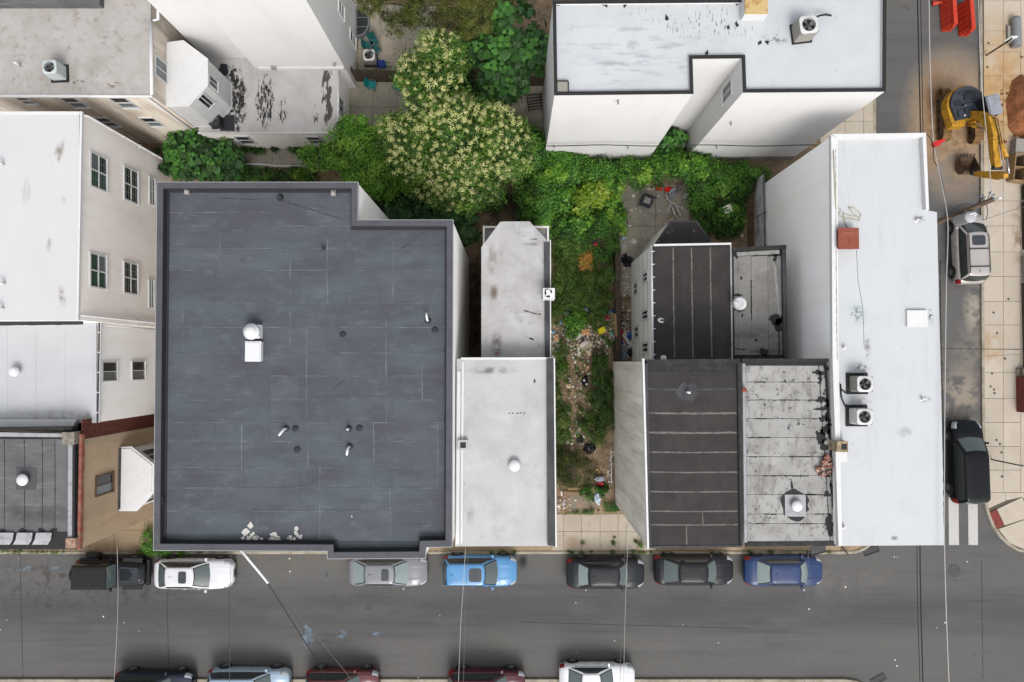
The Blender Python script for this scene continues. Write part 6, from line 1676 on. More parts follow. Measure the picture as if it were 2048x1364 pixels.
stuff('tall_grass', [PB(1150, 490, .9, 44, .5, 24), PB(1130, 540, .7, 24, .4, 26), PB(1190, 560, .6, 24, .4, 26), PB(1120, 610, .5, 16, .3, 30), PB(1190, 880, .5, 22, .3, 20), PB(1125, 850, .4, 18, .3, 30)], 5200, .42, m_leaf_weed, 110, .14, RNG, tone_c=.75, tone_s=.2, aspect=.06, up=.25)
plant('lime_shrub', 'yellow green leafy shrub among the darker vines of the rear yard', 'shrub', XY(1185, 392, 0), [PB(1195, 385, 1.9, 26, .4, 22), PB(1168, 405, 1.8, 18, .35, 22)], 2200, .2, m_leaf_lime, 60, .16, RNG, .03, limbs=2, tone_c=.5, aspect=.7)
plant('small_shrub', 'small shrub with orange and yellow leaves amid green weeds', 'shrub', XY(1170, 522, 0), [PB(1170, 520, .9, 15, .3, 18)], 700, .12, m_leaf_aut, 26, .1, RNG, .02, limbs=1, tone_c=.5)
plant('small_shrub', 'small bright green shrub by the yellow flowered tree and yard edge', 'shrub', XY(595, 352, 0), [PB(598, 350, 1.0, 16, .3, 10)], 800, .14, m_leaf_lime, 26, .1, RNG, .02, limbs=1, tone_c=.2)
plant('small_shrub', 'tiny lime green sapling on bare soil beside the lot path', 'shrub', XY(1128, 732, 0), [PB(1128, 732, .5, 8, .15, 8)], 160, .12, m_leaf_lime, 12, .06, RNG, .012, limbs=1, tone_c=.25)
r_, _ = plant('leafy_plant', 'bright leafy plant among the litter near the white papers', 'plant', XY(1150, 640, 0), [PB(1150, 640, .8, 22, .3, 22), PB(1146, 660, .6, 12, .2, 14)], 900, .2, m_leaf_ail, 40, .14, RNG, .02, limbs=2, tone_c=.35, aspect=.55)
# bare stems of the brush heap
br = thing('brush_heap', XY(1150, 940, 0) + (.09,), 'heap of dead brush and stems at the front of the lot', 'brush pile')
for k in range(26):
    a = random.uniform(-1.2, 1.2); p0 = P(random.uniform(1118, 1190), random.uniform(915, 966), .25)
    obj('dead_stem', stem(MB(), p0, (p0[0] + random.choice((-1, 1)) * random.uniform(.5, 1.2), p0[1] + random.uniform(-.5, .5), random.uniform(.7, 1.4)), .014, .006, 5, .08), m_dead, br)
# ------------------------------------------------------------------ excavator
m_yel = mat('worn_yellow_paint', C(226, 168, 48), .5, [dict(c=C(150, 108, 40), s=3, lo=.5, hi=.66, f=.8), dict(c=C(84, 64, 40), s=7, lo=.6, hi=.68, f=.8)])
m_deck = mat('machine_deck_grey', C(66, 72, 82), .6, [dict(c=C(46, 50, 58), s=4, lo=.48, hi=.64, f=.8)])
m_deck2 = mat('machine_dark_parts', C(40, 44, 50), .6)
m_mudtrk = mat('muddy_track', C(150, 116, 74), .95, [dict(c=C(112, 84, 54), s=5, lo=.45, hi=.62, f=.8)])
m_cabroof = mat('cab_roof_grey', C(170, 174, 184), .45, [dict(c=C(150, 152, 160), s=2, lo=.45, hi=.65)])
m_rustbk = mat('worn_bucket_steel', C(124, 98, 74), .8, [dict(c=C(84, 66, 52), s=3, lo=.45, hi=.62, f=.8)])
ex = thing('excavator', P(1925, 226, 0), 'yellow tracked excavator with its bucket curled on the muddy cross street', 'excavator')
def track(px, py):
    x, y = XY(px, py, .7)
    L_, H_, Wd = 3.3, .72, .52
    lp = []
    for k in range(9):
        a = -math.pi / 2 + math.pi * k / 8; lp.append((L_ / 2 - H_ / 2 + H_ / 2 * math.cos(a), H_ / 2 + H_ / 2 * math.sin(a)))
    for k in range(9):
        a = math.pi / 2 + math.pi * k / 8; lp.append((-L_ / 2 + H_ / 2 + H_ / 2 * math.cos(a), H_ / 2 + H_ / 2 * math.sin(a)))
    b = MB().grid([[(x - Wd / 2, y + u, z + .02) for u, z in lp], [(x + Wd / 2, y + u, z + .02) for u, z in lp]], True)
    belt = obj('track', b, m_mudtrk, ex)
    n = 36; per = 2 * (L_ - H_) + math.pi * H_
    gb = MB()
    for k in range(n):
        s = per * k / n
        if s < L_ - H_: u, z, a = -L_ / 2 + H_ / 2 + s, H_, 0
        elif s < L_ - H_ + math.pi * H_ / 2:
            t = (s - (L_ - H_)) / (H_ / 2); u, z, a = L_ / 2 - H_ / 2 + H_ / 2 * math.sin(t), H_ / 2 + H_ / 2 * math.cos(t), -t
        elif s < 2 * (L_ - H_) + math.pi * H_ / 2: u, z, a = L_ / 2 - H_ / 2 - (s - (L_ - H_) - math.pi * H_ / 2), 0, math.pi
        else:
            t = math.pi + (s - 2 * (L_ - H_) - math.pi * H_ / 2) / (H_ / 2); u, z, a = -L_ / 2 + H_ / 2 + H_ / 2 * math.sin(t), H_ / 2 + H_ / 2 * math.cos(t), -t
        gb.box((x, y + u, z + .02), (Wd, .07, .05), rot=Matrix.Rotation(a, 3, 'X'))
    pd = obj('track_pads', gb, m_mudtrk, belt); pd['kind'] = 'stuff'
    obj('track_frame', MB().box((x, y, H_ / 2 + .02), (Wd * .8, L_ - .7, H_ * .5)), m_rustbk, ex)
    for u in (-.9, -.3, .3, .9):
        obj('roller', MB().lathe([(.10, -.22), (.13, -.2), (.13, .2), (.10, .22)], (0, 0, 0), 12).xf(Matrix.Translation((x, y + u, .2)) @ Matrix.Rotation(math.pi / 2, 4, 'Y')), m_deck2, ex)
track(1894, 226); track(1957, 232)
hx, hy = XY(1926, 218, 1.2)
HR = Matrix.Translation((hx, hy, 0)) @ Matrix.Rotation(math.radians(12), 4, 'Z')       # +y is the rear of the house
obj('undercarriage', MB().box((hx, hy, .55), (1.6, 1.3, .4)), m_rustbk, ex)
obj('slew_ring', MB().lathe([(.6, .75), (.6, .95), (.001, .95)], (hx, hy, 0), 24), m_deck2, ex)
hp = [(-1.12, -1.0), (-.35, -1.12), (-.28, -.75), (.30, -.75), (.34, -.95), (1.12, -.95), (1.16, .1)] + [(1.18 * math.cos(math.radians(a)), .12 + 1.22 * math.sin(math.radians(a))) for a in range(8, 180, 14)] + [(-1.18, .1)]
obj('house', MB().prism(hp, .95, 1.55, True, True).xf(HR), m_yel, ex)
dk = [(-.92, -.72), (-.30, -.70), (1.02, -.55), (1.04, .1)] + [(1.06 * math.cos(math.radians(a)), .12 + 1.12 * math.sin(math.radians(a))) for a in range(8, 180, 14)] + [(-1.04, .1)]
obj('engine_cover', MB().prism(dk, 1.551, 1.74).xf(HR), m_deck, ex)
for (x, y, w, d, h) in ((-.62, -.35, .34, .36, .10), (-.30, -.25, .16, .16, .14), (-.62, .30, .4, .3, .05), (.05, .55, .5, .34, .07), (.42, .72, .26, .22, .06), (-.1, .05, .5, .18, .1), (.62, .55, .3, .4, .05), (-.25, .85, .3, .16, .05)):
    obj('cover_plate', MB().box((x, y, 1.741 + h / 2), (w, d, h)).xf(HR), random.choice((m_deck, m_deck2)), ex)
obj('grille_panel', MB().box((.05, .80, 1.77), (.7, .05, .06)).box((.05, .90, 1.77), (.6, .04, .06)).box((.3, .35, 1.77), (.05, .5, .06)).xf(HR), m_deck2, ex)
obj('fuel_cap', MB().lathe([(.06, 0), (.06, .05), (.001, .055)], (-.40, -.52, 1.742), 12).xf(HR), m_whitepl, ex)
obj('exhaust', MB().tube([(-.38, .0, 1.7), (-.38, .0, 2.0)], .05).xf(HR), m_steel, ex)
# cab: frame, glass and roof
cb = [(.42, -1.05), (1.16, -1.02), (1.16, .10), (.42, .10)]
obj('cab_glass', MB().prism(inset(cb, .04), 1.5, 2.62).xf(HR), m_glass, ex)
for u, v in cb: obj('cab_post', MB().box((u * .995 + .0, v * .98, 2.08), (.09, .09, 1.08)).xf(HR), m_deck2, ex)
cr = [(.46, -1.08), (1.08, -1.08), (1.20, -.95), (1.20, .04), (1.10, .14), (.46, .14), (.40, .06), (.40, -1.0)]
obj('cab_roof', MB().prism(cr, 2.62, 2.70).prism(inset(cr, .06), 2.70, 2.74).xf(HR), m_cabroof, ex)
# boom, stick and bucket, in the plane the photo shows
p0, p1, p2, p3 = (Vector(P(1941, 227, 1.5)), Vector(P(1977, 241, 3.0)), Vector(P(1993, 336, 3.3)), Vector(P(2012, 352, 3.55)))
p4 = Vector(P(1950, 347, 1.15))
def beam(name, pts, w, hs, m):
    b = MB(); rows = []
    for k, p in enumerate(pts):
        t = (pts[min(k + 1, len(pts) - 1)] - pts[max(k - 1, 0)]).normalized()
        side = t.cross(Vector((0, 0, 1))).normalized()
        if abs(t.z) > .95: side = Vector((1, 0, 0))
        upv = side.cross(t).normalized()
        h = hs[k]
        rows.append([tuple(p + side * w / 2 + upv * h / 2), tuple(p - side * w / 2 + upv * h / 2), tuple(p - side * w / 2 - upv * h / 2), tuple(p + side * w / 2 - upv * h / 2)])
    b.grid(rows, True); b.f.append((3, 2, 1, 0)); n = len(b.v); b.f.append((n - 4, n - 3, n - 2, n - 1))
    return obj(name, b, m, ex)
beam('boom', [p0, p0.lerp(p1, .5) + Vector((0, .05, .1)), p1, p1.lerp(p2, .3) + Vector((0, 0, .12)), p1.lerp(p2, .65), p2], .34, [.34, .5, .62, .55, .45, .3], m_yel)
obj('boom_foot', MB().box(tuple(p0 + Vector((-.02, .05, -.25))), (.55, .7, .6), .2), m_yel, ex)
obj('swing_post', MB().tube([tuple(p0 + Vector((0, -.1, -.7))), tuple(p0 + Vector((0, -.1, .1)))], .2, 12), m_deck2, ex)
beam('stick', [p3, p3.lerp(p4, .2), p3.lerp(p4, .6), p4], .28, [.26, .46, .36, .24], m_yel)
obj('pivot', MB().tube([tuple(p2 + Vector((-.25, 0, 0))), tuple(p2 + Vector((.3, 0, 0)))], .12, 12), m_deck2, ex)
obj('pivot', MB().tube([tuple(p4 + Vector((-.25, 0, 0))), tuple(p4 + Vector((.25, 0, 0)))], .11, 12), m_deck2, ex)
c0, c1, c2 = p1 + Vector((.30, -.5, .1)), p2 + Vector((.34, .55, .38)), p3 + Vector((.1, .1, .12))
obj('stick_cylinder', MB().tube([tuple(c0), tuple(c1)], .11, 12), m_yel, ex, True)
obj('cylinder_rod', MB().tube([tuple(c1), tuple(c2)], .05, 10), m_chrome, ex, True)
d0, d1 = p0 + Vector((.0, -.55, -.35)), p1.lerp(p2, .15) + Vector((0, 0, -.3))
obj('boom_cylinder', MB().tube([tuple(d0), tuple(d0.lerp(d1, .55))], .10, 12), m_yel, ex, True)
obj('cylinder_rod', MB().tube([tuple(d0.lerp(d1, .55)), tuple(d1)], .05, 10), m_chrome, ex, True)
for dx in (-.07, 0, .07):
    hpz = [p0 + Vector((dx, .1, .35)), p0.lerp(p1, .6) + Vector((dx + .05, 0, .55)), p1 + Vector((dx + .12, -.1, .48)), p1.lerp(p2, .4) + Vector((dx + .22, 0, .38)), p2 + Vector((dx + .2, .4, .3))]
    obj('hydraulic_hose', MB().tube([tuple(q) for q in hpz], .022, 6), m_deck2 if dx else m_yel, ex, True)
bw = 1.0; bx0 = p4.x + .0
sec_ = [(-.42, 1.02), (-.52, .72), (-.48, .36), (-.26, .12), (.08, .05), (.42, .16), (.66, .42)]
by0 = p4.y + .62
out = [[(bx0 + s * bw / 2, by0 + u, z) for u, z in sec_] for s in (-1, 1)]
inn = [[(bx0 + s * (bw / 2 - .03), by0 + u * .9, z * .94 + .05) for u, z in sec_] for s in (-1, 1)]
obj('bucket', MB().grid(out).grid([r[::-1] for r in inn]).poly([out[0][k] for k in range(7)]).poly([out[1][k] for k in range(6, -1, -1)]).grid([out[0], inn[0]]).grid([inn[1], out[1]]), m_rustbk, ex)
for k in range(5):
    x = bx0 - bw / 2 + .1 + k * .2
    obj('tooth', MB().box((x, by0 + .72, .50), (.07, .2, .06), rot=Matrix.Rotation(.7, 3, 'X')), m_deck2, ex)
obj('bucket_link', MB().box((bx0, by0 - .52, 1.1), (.4, .25, .25)), m_deck2, ex)
# earth by the machine
def mound(name, px, py, rx, ry, h, m, label, cat, seed=0, n=34, z0=.1):
    x0, y0 = XY(px, py, z0)
    rows = []
    for k in range(9):
        s = k / 8
        r = []
        for q in range(n):
            a = 2 * math.pi * q / n
            e = 1 + .22 * mnoise.noise(Vector((math.cos(a) * 2 + seed, math.sin(a) * 2, 1)))
            xx, yy = rx * e * (1 - s) * math.cos(a), ry * e * (1 - s) * math.sin(a)
            zz = h * (1 - (1 - s) ** 2) * (1 + .35 * mnoise.noise(Vector((xx * 1.7 + seed, yy * 1.7, 0)))) + .05 * mnoise.noise(Vector((xx * 6, yy * 6, seed)))
            r.append((x0 + xx, y0 + yy, z0 - .02 + max(0, zz)))
        rows.append(r)
    b = MB().grid(rows, True)
    return single(name, b, m, (x0, y0, z0), label, cat, None, False)
m_earth = mat('red_earth', C(164, 104, 66), .97, [dict(c=C(126, 78, 50), s=3, lo=.45, hi=.62, f=.8), dict(c=C(190, 134, 92), s=9, lo=.55, hi=.68, f=.7)], bump=(14, .9))
mound('earth_pile', 2050, 215, 1.25, 2.1, 1.0, m_earth, 'pile of loose reddish earth on the pale pavement beside the excavator', 'earth pile', 4)
eb = MB()
for k in range(120):
    x, y = XY(random.gauss(2036, 14), random.gauss(215, 34), .1); s_ = random.uniform(.04, .12)
    eb.box((x, y, .15 + .5 * random.random() * max(0, 1 - abs(x - XY(2050, 215, .1)[0]) / 1.2)), (s_ * 1.4, s_, s_), rot=Matrix.Rotation(random.uniform(0, 3), 3, 'Z') @ Matrix.Rotation(random.uniform(0, 1), 3, 'X'))
o = obj('earth_clods', eb, m_earth); o['kind'] = 'stuff'
# plastic road barriers
m_or = mat('orange_red_plastic', C(226, 72, 48), .5, [dict(c=C(190, 54, 38), s=2, lo=.5, hi=.7, f=.6), dict(c=C(150, 60, 50), s=9, lo=.62, hi=.72, f=.6)])
def barrier(px, py, L_, rz, label):
    x, y = XY(px, py, 0)
    r = thing('road_barrier', (x, y, 0), label, 'road barrier', 'orange road barriers beside the kerb')
    T = Matrix.Translation((x, y, 0)) @ Matrix.Rotation(rz, 4, 'Z')
    pr = [(-.30, .0), (-.30, .12), (-.22, .30), (-.13, .75), (-.13, 1.0), (.13, 1.0), (.13, .75), (.22, .30), (.30, .12), (.30, 0)]
    b = MB().grid([[(u, -L_ / 2, z) for u, z in pr], [(u, L_ / 2, z) for u, z in pr]])
    b.poly([(u, -L_ / 2, z) for u, z in pr]); b.poly([(u, L_ / 2, z) for u, z in pr[::-1]])
    obj('barrier_body', b.xf(T), m_or, r)
    n = int(L_ / .3)
    for k in range(n):
        yy = -L_ / 2 + L_ * (k + .5) / n
        for s in (-1, 1):
            obj('rib', MB().box((s * .215, yy, .42), (.10, .07, .66), rot=Matrix.Rotation(-s * .22, 3, 'Y')).xf(T), m_or, r)
    for k in range(3):
        yy = -L_ / 2 + L_ * (k + .5) / 3
        obj('filler_cap', MB().lathe([(.05, 0), (.05, .03), (.001, .032)], (0, yy, 1.0), 10).xf(T), m_black, r)
        obj('top_block', MB().box((0, yy, 1.02), (.22, L_ / 3 - .09, .04)).xf(T), m_or, r)
    for s in (-1, 1):
        obj('end_lug', MB().box((0, s * (L_ / 2 + .05), .55), (.12, .1, .5)).xf(T), m_or, r)
barrier(1889, 28, 2.3, .05, 'orange red plastic road barrier farther from the kerb')
barrier(1924, 42, 2.0, .05, 'orange red plastic road barrier closer to the kerb')
pc = XY(1873, 8, 0)
cn = thing('traffic_cone', pc + (0,), 'orange traffic cone lying beside the road barriers', 'traffic cone')
obj('cone', MB().lathe([(.16, -.3), (.05, .3), (.001, .31)], (0, 0, 0), 14).xf(Matrix.Translation(pc + (.16,)) @ Matrix.Rotation(math.pi / 2 - .3, 4, 'Y')), m_or, cn)
obj('cone_base', MB().box((0, 0, -.31), (.36, .36, .04)).xf(Matrix.Translation(pc + (.18,)) @ Matrix.Rotation(math.pi / 2 - .3, 4, 'Y')), m_or, cn)
# street furniture at the right edge
m_post = mat('dark_bronze_post', C(72, 60, 44), .6)
def sign_post(px, py, h, label, w=.45, face=None):
    x, y = XY(px, py, .12)
    r = thing('sign_post', (x, y, .12), label, 'sign post')
    obj('post', MB().box((x, y, .1 + h / 2), (.07, .07, h)), m_post, r)
    obj('sign_plate', MB().box((x + .0, y + .05, .1 + h - .28), (w, .02, .6)), m_whitepl, r)
    obj('bracket', MB().box((x, y, .1 + h - .02), (.3, .12, .05)), m_whitepl, r)
sign_post(1972, 111, 2.5, 'dark street sign post standing near the grey drum')
sign_post(1983, 919, 2.9, 'dark street sign post standing beside the black people carrier', .3)
x, y = XY(2026, 68, .1)
dr = thing('drum', (x, y, .1), 'grey ribbed metal drum lying on the pavement near the dark sign post', 'drum')
prof = [(.001, -1.0), (.16, -.98), (.26, -.85)] + [(.27 + (.012 if k % 2 else 0), -.8 + k * .1) for k in range(17)] + [(.27, .95), (.001, .96)]
obj('drum_shell', MB().lathe(prof, (0, 0, 0), 20).xf(Matrix.Translation((x, y, .38)) @ Matrix.Rotation(-math.pi / 2, 4, 'X') @ Matrix.Rotation(math.pi, 4, 'X')), m_steel, dr, False)
obj('drum_cradle', MB().box((x - .32, y - .1, .2), (.3, 1.1, .2)), m_w_conc, dr)
m_timber = mat('raw_timber', C(178, 146, 106), .85, [dict(c=C(140, 110, 76), s=3, st=(1, 6, 1), lo=.45, hi=.62, f=.7)], rand=.12)
m_oldwood = mat('weathered_wood', C(96, 84, 70), .9, [dict(c=C(66, 58, 48), s=4, st=(6, 6, 1), lo=.45, hi=.62, f=.8)], rand=.14)
def crate(px, py, w, d, h, nx, ny, rz, label):
    x, y = XY(px, py, .13)
    r = thing('crate', (x, y, .13), label, 'crate')
    T = Matrix.Translation((x, y, .13)) @ Matrix.Rotation(rz, 4, 'Z')
    for k in range(nx + 1): obj('board', MB().box((-w / 2 + w * k / nx, 0, h / 2 + .03), (.05, d, h)).xf(T), m_timber, r)
    for k in range(ny + 1):
        for i in range(nx): obj('board', MB().box((-w / 2 + w * (i + .5) / nx, -d / 2 + d * k / ny, h / 2 + .02), (w / nx - .055, .05, h * .98)).xf(T), m_timber, r)
    obj('bottom_board', MB().box((0, 0, .02), (w - .06, d - .06, .03)).xf(T), m_oldwood, r)
    obj('top_plank', MB().box((w * .18, d * .12, h + .055), (.22, d * .9, .04)).xf(T), m_timber, r)
crate(2036, 340, 1.3, 1.7, .6, 2, 2, -.12, 'open timber crate with divided bays near the excavator stick')
b = MB().box(XY(2030, 298, .13) + (.38,), (.62, 1.0, .5), -.1)
r = single('concrete_block', b, m_w_conc, XY(2030, 298, .13) + (.13,), 'grey concrete block between earth pile and timber crate', 'concrete block')
single('concrete_block', MB().box(XY(2050, 292, .13) + (.38,), (.52, 1.0, .5), -.1), m_w_conc, XY(2050, 292, .13) + (.13,), 'grey concrete block at the picture edge above the timber crate', 'concrete block')
# brick stoop with steps
m_stoop = mat('stoop_brick', C(138, 70, 58), .9, [dict(c=C(110, 52, 44), s=7, lo=.45, hi=.6, f=.7)])
x, y = XY(2040, 782, .13)
st = thing('stoop', (x, y, .13), 'red brick front stoop with pale steps and iron handrail at the pavement edge', 'stoop')
obj('stoop_wall', MB().box((x + .25, y - .2, .48), (1.0, 2.2, .7)), m_stoop, st)
for k in range(4): obj('step', MB().box((x - .12 + .22 * k, y + 1.15 - .02 * k, .2 + .09 * k), (.24, .52, .15 + .18 * k)), m_curb, st)
for dy in (.92, 1.38):
    obj('handrail', MB().tube([(x - .3, y + dy, .95), (x + .9, y + dy, 1.75)], .022, 6), m_black, st)
    for k in range(5): obj('baluster', MB().tube([(x - .25 + .26 * k, y + dy, .2), (x - .25 + .26 * k, y + dy, .98 + .17 * k)], .012, 5), m_black, st)
# low areaway walls of the houses beyond the picture edge
for y0, y1, lab, m_ in ((405, 500, 'dark brown areaway wall along the pavement edge beside the silver car', mat('dark_brown_wall', C(84, 66, 54), .9)), (512, 560, 'grey areaway wall along the pavement edge near the silver car tail', m_w_conc), (566, 735, 'brown timber areaway wall running up to the brick stoop', m_oldwood), (372, 400, 'small dark planter wall near the timber crate', mat('planter_green', C(60, 70, 48), .9))):
    q0, q1 = XY(2043, y0, .12), XY(2043, y1, .12)
    single('areaway_wall', MB().box((q0[0] + .25, (q0[1] + q1[1]) / 2, .40), (.45, abs(q0[1] - q1[1]) - .04, .62)).box((q0[0] + .0, (q0[1] + q1[1]) / 2, .36), (.05, abs(q0[1] - q1[1]) - .04, .5)), m_, (q0[0], (q0[1] + q1[1]) / 2, .12), lab, 'wall')
# gully gratings
for px, py, a, lab in ((1742, 1101, -.35, 'iron gully grating by the corner building'), (1756, 1359, -.5, 'iron gully grating on the far corner')):
    x, y = XY(px, py, 0)
    r = thing('gully_grating', (x, y, .0), lab, 'grating')
    T = Matrix.Translation((x, y, 0.005)) @ Matrix.Rotation(-a, 4, 'Z')
    obj('grating_frame', MB().ring([(-.5, -.22), (.5, -.22), (.5, .22), (-.5, .22)], [(-.45, -.17), (.45, -.17), (.45, .17), (-.45, .17)], 0, .03).xf(T), m_black, r)
    for k in range(9): obj('grating_bar', MB().box((-.4 + .1 * k, 0, .016), (.035, .34, .02)).xf(T), m_black, r)

# ------------------------------------------------------------------ utility pole and overhead cables
m_pole = mat('pole_wood', C(120, 104, 86), .9, [dict(c=C(86, 72, 58), s=3, st=(6, 6, .6), lo=.45, hi=.62, f=.8)])
base, topp = Vector(P(1748, 496, .1)), Vector(P(1986, 399, 10.8))
up_ = thing('utility_pole', tuple(base), 'leaning wooden utility pole with grey transformer above the silver car', 'utility pole')
obj('pole', MB().tube([tuple(base), tuple(base.lerp(topp, .5)), tuple(topp)], .17, 14, .12), m_pole, up_, True)
obj('pole_cap', MB().tube([tuple(topp), tuple(topp + Vector((0, 0, .12)))], .06, 10), m_steel, up_)
tx, ty = XY(1943, 433, 9.4)
tf = obj('transformer', MB().lathe([(.20, -1.0), (.28, -.95), (.28, -.06), (.30, -.05), (.30, 0), (.22, .05), (.001, .07)], (tx, ty, 9.35), 20), mat('transformer_grey', C(196, 198, 202), .5), up_, True)
for dx, dy in ((.18, .14), (-.1, .22), (.08, .26)):
    obj('bushing', MB().lathe([(.05, 0), (.07, .05), (.04, .1), (.06, .15), (.02, .24), (.001, .25)], (tx + dx * .7, ty + dy * .6, 9.40), 10), m_whitepl, tf)
obj('transformer_bracket', MB().box(((tx + base.lerp(topp, .85).x) / 2, (ty + base.lerp(topp, .85).y) / 2, 9.1), (.3, .3, .1)), m_steel, up_)
for px, py, z in ((1962, 392, 10.2), (1979, 386, 10.4), (1984, 391, 10.4), (1966, 396, 9.8), (1998, 396, 10.8)):
    q = Vector(P(px, py, z)); obj('insulator', MB().lathe([(.03, 0), (.07, .03), (.04, .07), (.07, .1), (.03, .14), (.001, .15)], tuple(q), 10), m_steel if px < 1995 else m_whitepl, up_)
    obj('insulator_arm', MB().tube([tuple(q), tuple(base.lerp(topp, (z - .1) / 10.7))], .018, 5), m_black, up_)
m_wire_d = mat('black_cable', C(40, 40, 42), .6)
m_wire_w = mat('pale_cable', C(206, 204, 200), .6)
m_wire_g = mat('grey_cable', C(112, 112, 112), .6)
def cable(pts, r, m, label, group=None):
    w = [Vector(P(*p)) for p in pts]
    cv = []
    for k in range(len(w) - 1):
        for q in range(6):
            t = q / 6
            a, b_, c, d = w[max(k - 1, 0)], w[k], w[k + 1], w[min(k + 2, len(w) - 1)]
            cv.append(.5 * ((2 * b_) + (-a + c) * t + (2 * a - 5 * b_ + 4 * c - d) * t * t + (-a + 3 * b_ - 3 * c + d) * t ** 3))
    cv.append(w[-1])
    b = MB().tube([tuple(q) for q in cv], r, 6)
    mid = w[len(w) // 2]
    return single('overhead_cable', b, m, tuple(mid), label, 'cable', group, True)
cable([(1832, -60, 7), (1835, 0, 7), (1841, 262, 6.6), (1845, 500, 6.4), (1843, 800, 6.3), (1840, 1095, 6.6), (1846, 1364, 7), (1849, 1420, 7)], .035, m_wire_d, 'thick black overhead cable running along the cross street past the corner building')
cable([(1838, -60, 7.1), (1841, 0, 7.1), (1846, 262, 6.7), (1849, 500, 6.5), (1843, 800, 6.4), (1834, 1095, 6.7), (1840, 1364, 7.1), (1843, 1420, 7.1)], .022, m_wire_d, 'thinner black overhead cable beside the thick one along the cross street')
cable([(1857, -60, 9.6), (1858, 0, 9.6), (1860, 120, 9.6), (1867, 280, 9.6), (1882, 360, 9.8), (1893, 420, 10), (1896, 470, 10.2), (1893, 560, 10.5), (1891, 700, 10.6), (1889, 900, 10.6), (1889, 1090, 10.6), (1893, 1240, 10.6), (1898, 1364, 10.6), (1900, 1420, 10.6)], .024, m_wire_w, 'pale twisted overhead cable following the edge of the corner roof')
cable([(1956, -60, 10.6), (1957, 0, 10.6), (1962, 150, 10.6), (1972, 260, 10.6), (1984, 392, 10.7)], .02, m_wire_w, 'pale overhead cable from the top edge to the pole top over the excavator')
cable([(1846, 268, 10.3), (1858, 272, 10), (1868, 292, 9.7)], .025, m_wire_d, 'short black cable looping from the corner roof to the pale cable')
cable([(1868, 292, 9.7), (1867, 320, 9.6), (1880, 345, 9.6), (1893, 420, 9.7), (1892, 500, 9.4), (1890, 520, 9.2)], .02, m_wire_d, 'slack black cable hanging beneath the pale twisted cable')
cable([(1888, 431, 9.3), (1925, 408, 9.6), (1950, 410, 9.8), (1966, 396, 9.9), (1975, 420, 9.6), (1972, 440, 9.3)], .016, m_wire_d, 'thin black jumper cable drooping round the transformer')
for k, (pts, r, m, lab) in enumerate([
    ([(234, 1090, 7.2), (236, 1180, 7.2), (234, 1260, 7.4), (228, 1364, 7.8), (224, 1410, 8)], .012, m_wire_w, 'pale service cable over the street past the black soft top'),
    ([(931, 1096, 8), (926, 1180, 7.8), (921, 1260, 7.8), (917, 1364, 8), (915, 1410, 8)], .012, m_wire_w, 'pale service cable crossing above the bright sky blue car'),
    ([(937, 1100, 7.6), (931, 1200, 7.4), (927, 1364, 7.6), (925, 1410, 7.8)], .012, m_wire_g, 'thin grey service cable crossing above the bright sky blue car'),
    ([(1259, 1042, 6.8), (1254, 1120, 6.8), (1250, 1240, 6.9), (1247, 1364, 7.2), (1245, 1410, 7.4)], .011, m_wire_w, 'pale service cable crossing above the charcoal saloon'),
    ([(1254, 1046, 6.6), (1249, 1120, 6.6), (1243, 1240, 6.8), (1240, 1364, 7), (1238, 1410, 7.2)], .012, m_wire_g, 'thin grey service cable crossing above the charcoal saloon'),
    ([(1617, 1092, 8), (1613, 1220, 7.8), (1609, 1364, 8), (1608, 1410, 8)], .012, m_wire_g, 'thin grey service cable crossing above the navy saloon'),
    ([(462, 1098, 9), (461, 1200, 8.8), (459, 1364, 9), (458, 1410, 9)], .010, m_wire_g, 'thin grey service cable crossing the street past the white saloon'),
    ([(535, 1165, 8.2), (577, 1232, 8.0), (604, 1275, 8.0), (632, 1318, 8.2), (655, 1364, 8.6), (676, 1410, 9)], .024, m_wire_d, 'black service cable running on from the white sleeve'),
    ([(490, 1104, 8.6), (545, 1168, 8.2), (610, 1245, 8.2), (665, 1312, 8.4), (692, 1345, 8.6), (740, 1410, 9)], .017, m_wire_g, 'grey service cable slanting over the street beside the white sleeve'),
    ([(1880, 697, 8.5), (1950, 698, 8.3), (2052, 699, 8.5)], .014, m_wire_d, 'black cable crossing the cross street north of the black people carrier'),
    ([(1880, 716, 8.2), (1960, 713, 8.0), (2052, 708, 8.2)], .010, m_wire_g, 'thin grey cable crossing the cross street below the black one'),
    ([(1965, 440, 9.6), (2010, 425, 9), (2052, 412, 8.6)], .012, m_wire_g, 'thin grey cable leaving the utility pole over the pavement')]):
    cable(pts, r, m, lab)
sl = [Vector(P(481, 1100, 8.9)), Vector(P(508, 1132, 8.5)), Vector(P(536, 1166, 8.2))]
single('cable_sleeve', MB().tube([tuple(q) for q in sl], .06, 8), m_whitepl, tuple(sl[1]), 'white tubular sleeve on the service cable before the dark block', 'cable sleeve', None, True)
q = Vector(P(1872, 288, 9.6))
single('warning_tag', MB().box(tuple(q), (.34, .26, .2), .4).box(tuple(q + Vector((.28, .14, 0))), (.26, .14, .14), .4), mat('red_tag', C(222, 40, 40), .6), tuple(q), 'red tag hanging on the pale twisted cable near the corner roof', 'tag')
# cable along the white building's wall
yw = polyG[[i for i in range(len(polyG))][0]]
gw = min(p[1] for p in polyG) - .22
wp = []
for px in range(1094, 1650, 30):
    d = ray(px, 291 + 1.2 * math.sin(px * .03)); t = gw / d[1]
    wp.append((d[0] * t, gw, CAM_H + d[2] * t))
single('wall_cable', MB().tube(wp, .028, 6), m_wire_d, wp[8], 'black cable strung along the foot of the white stucco wall', 'cable', None, True)

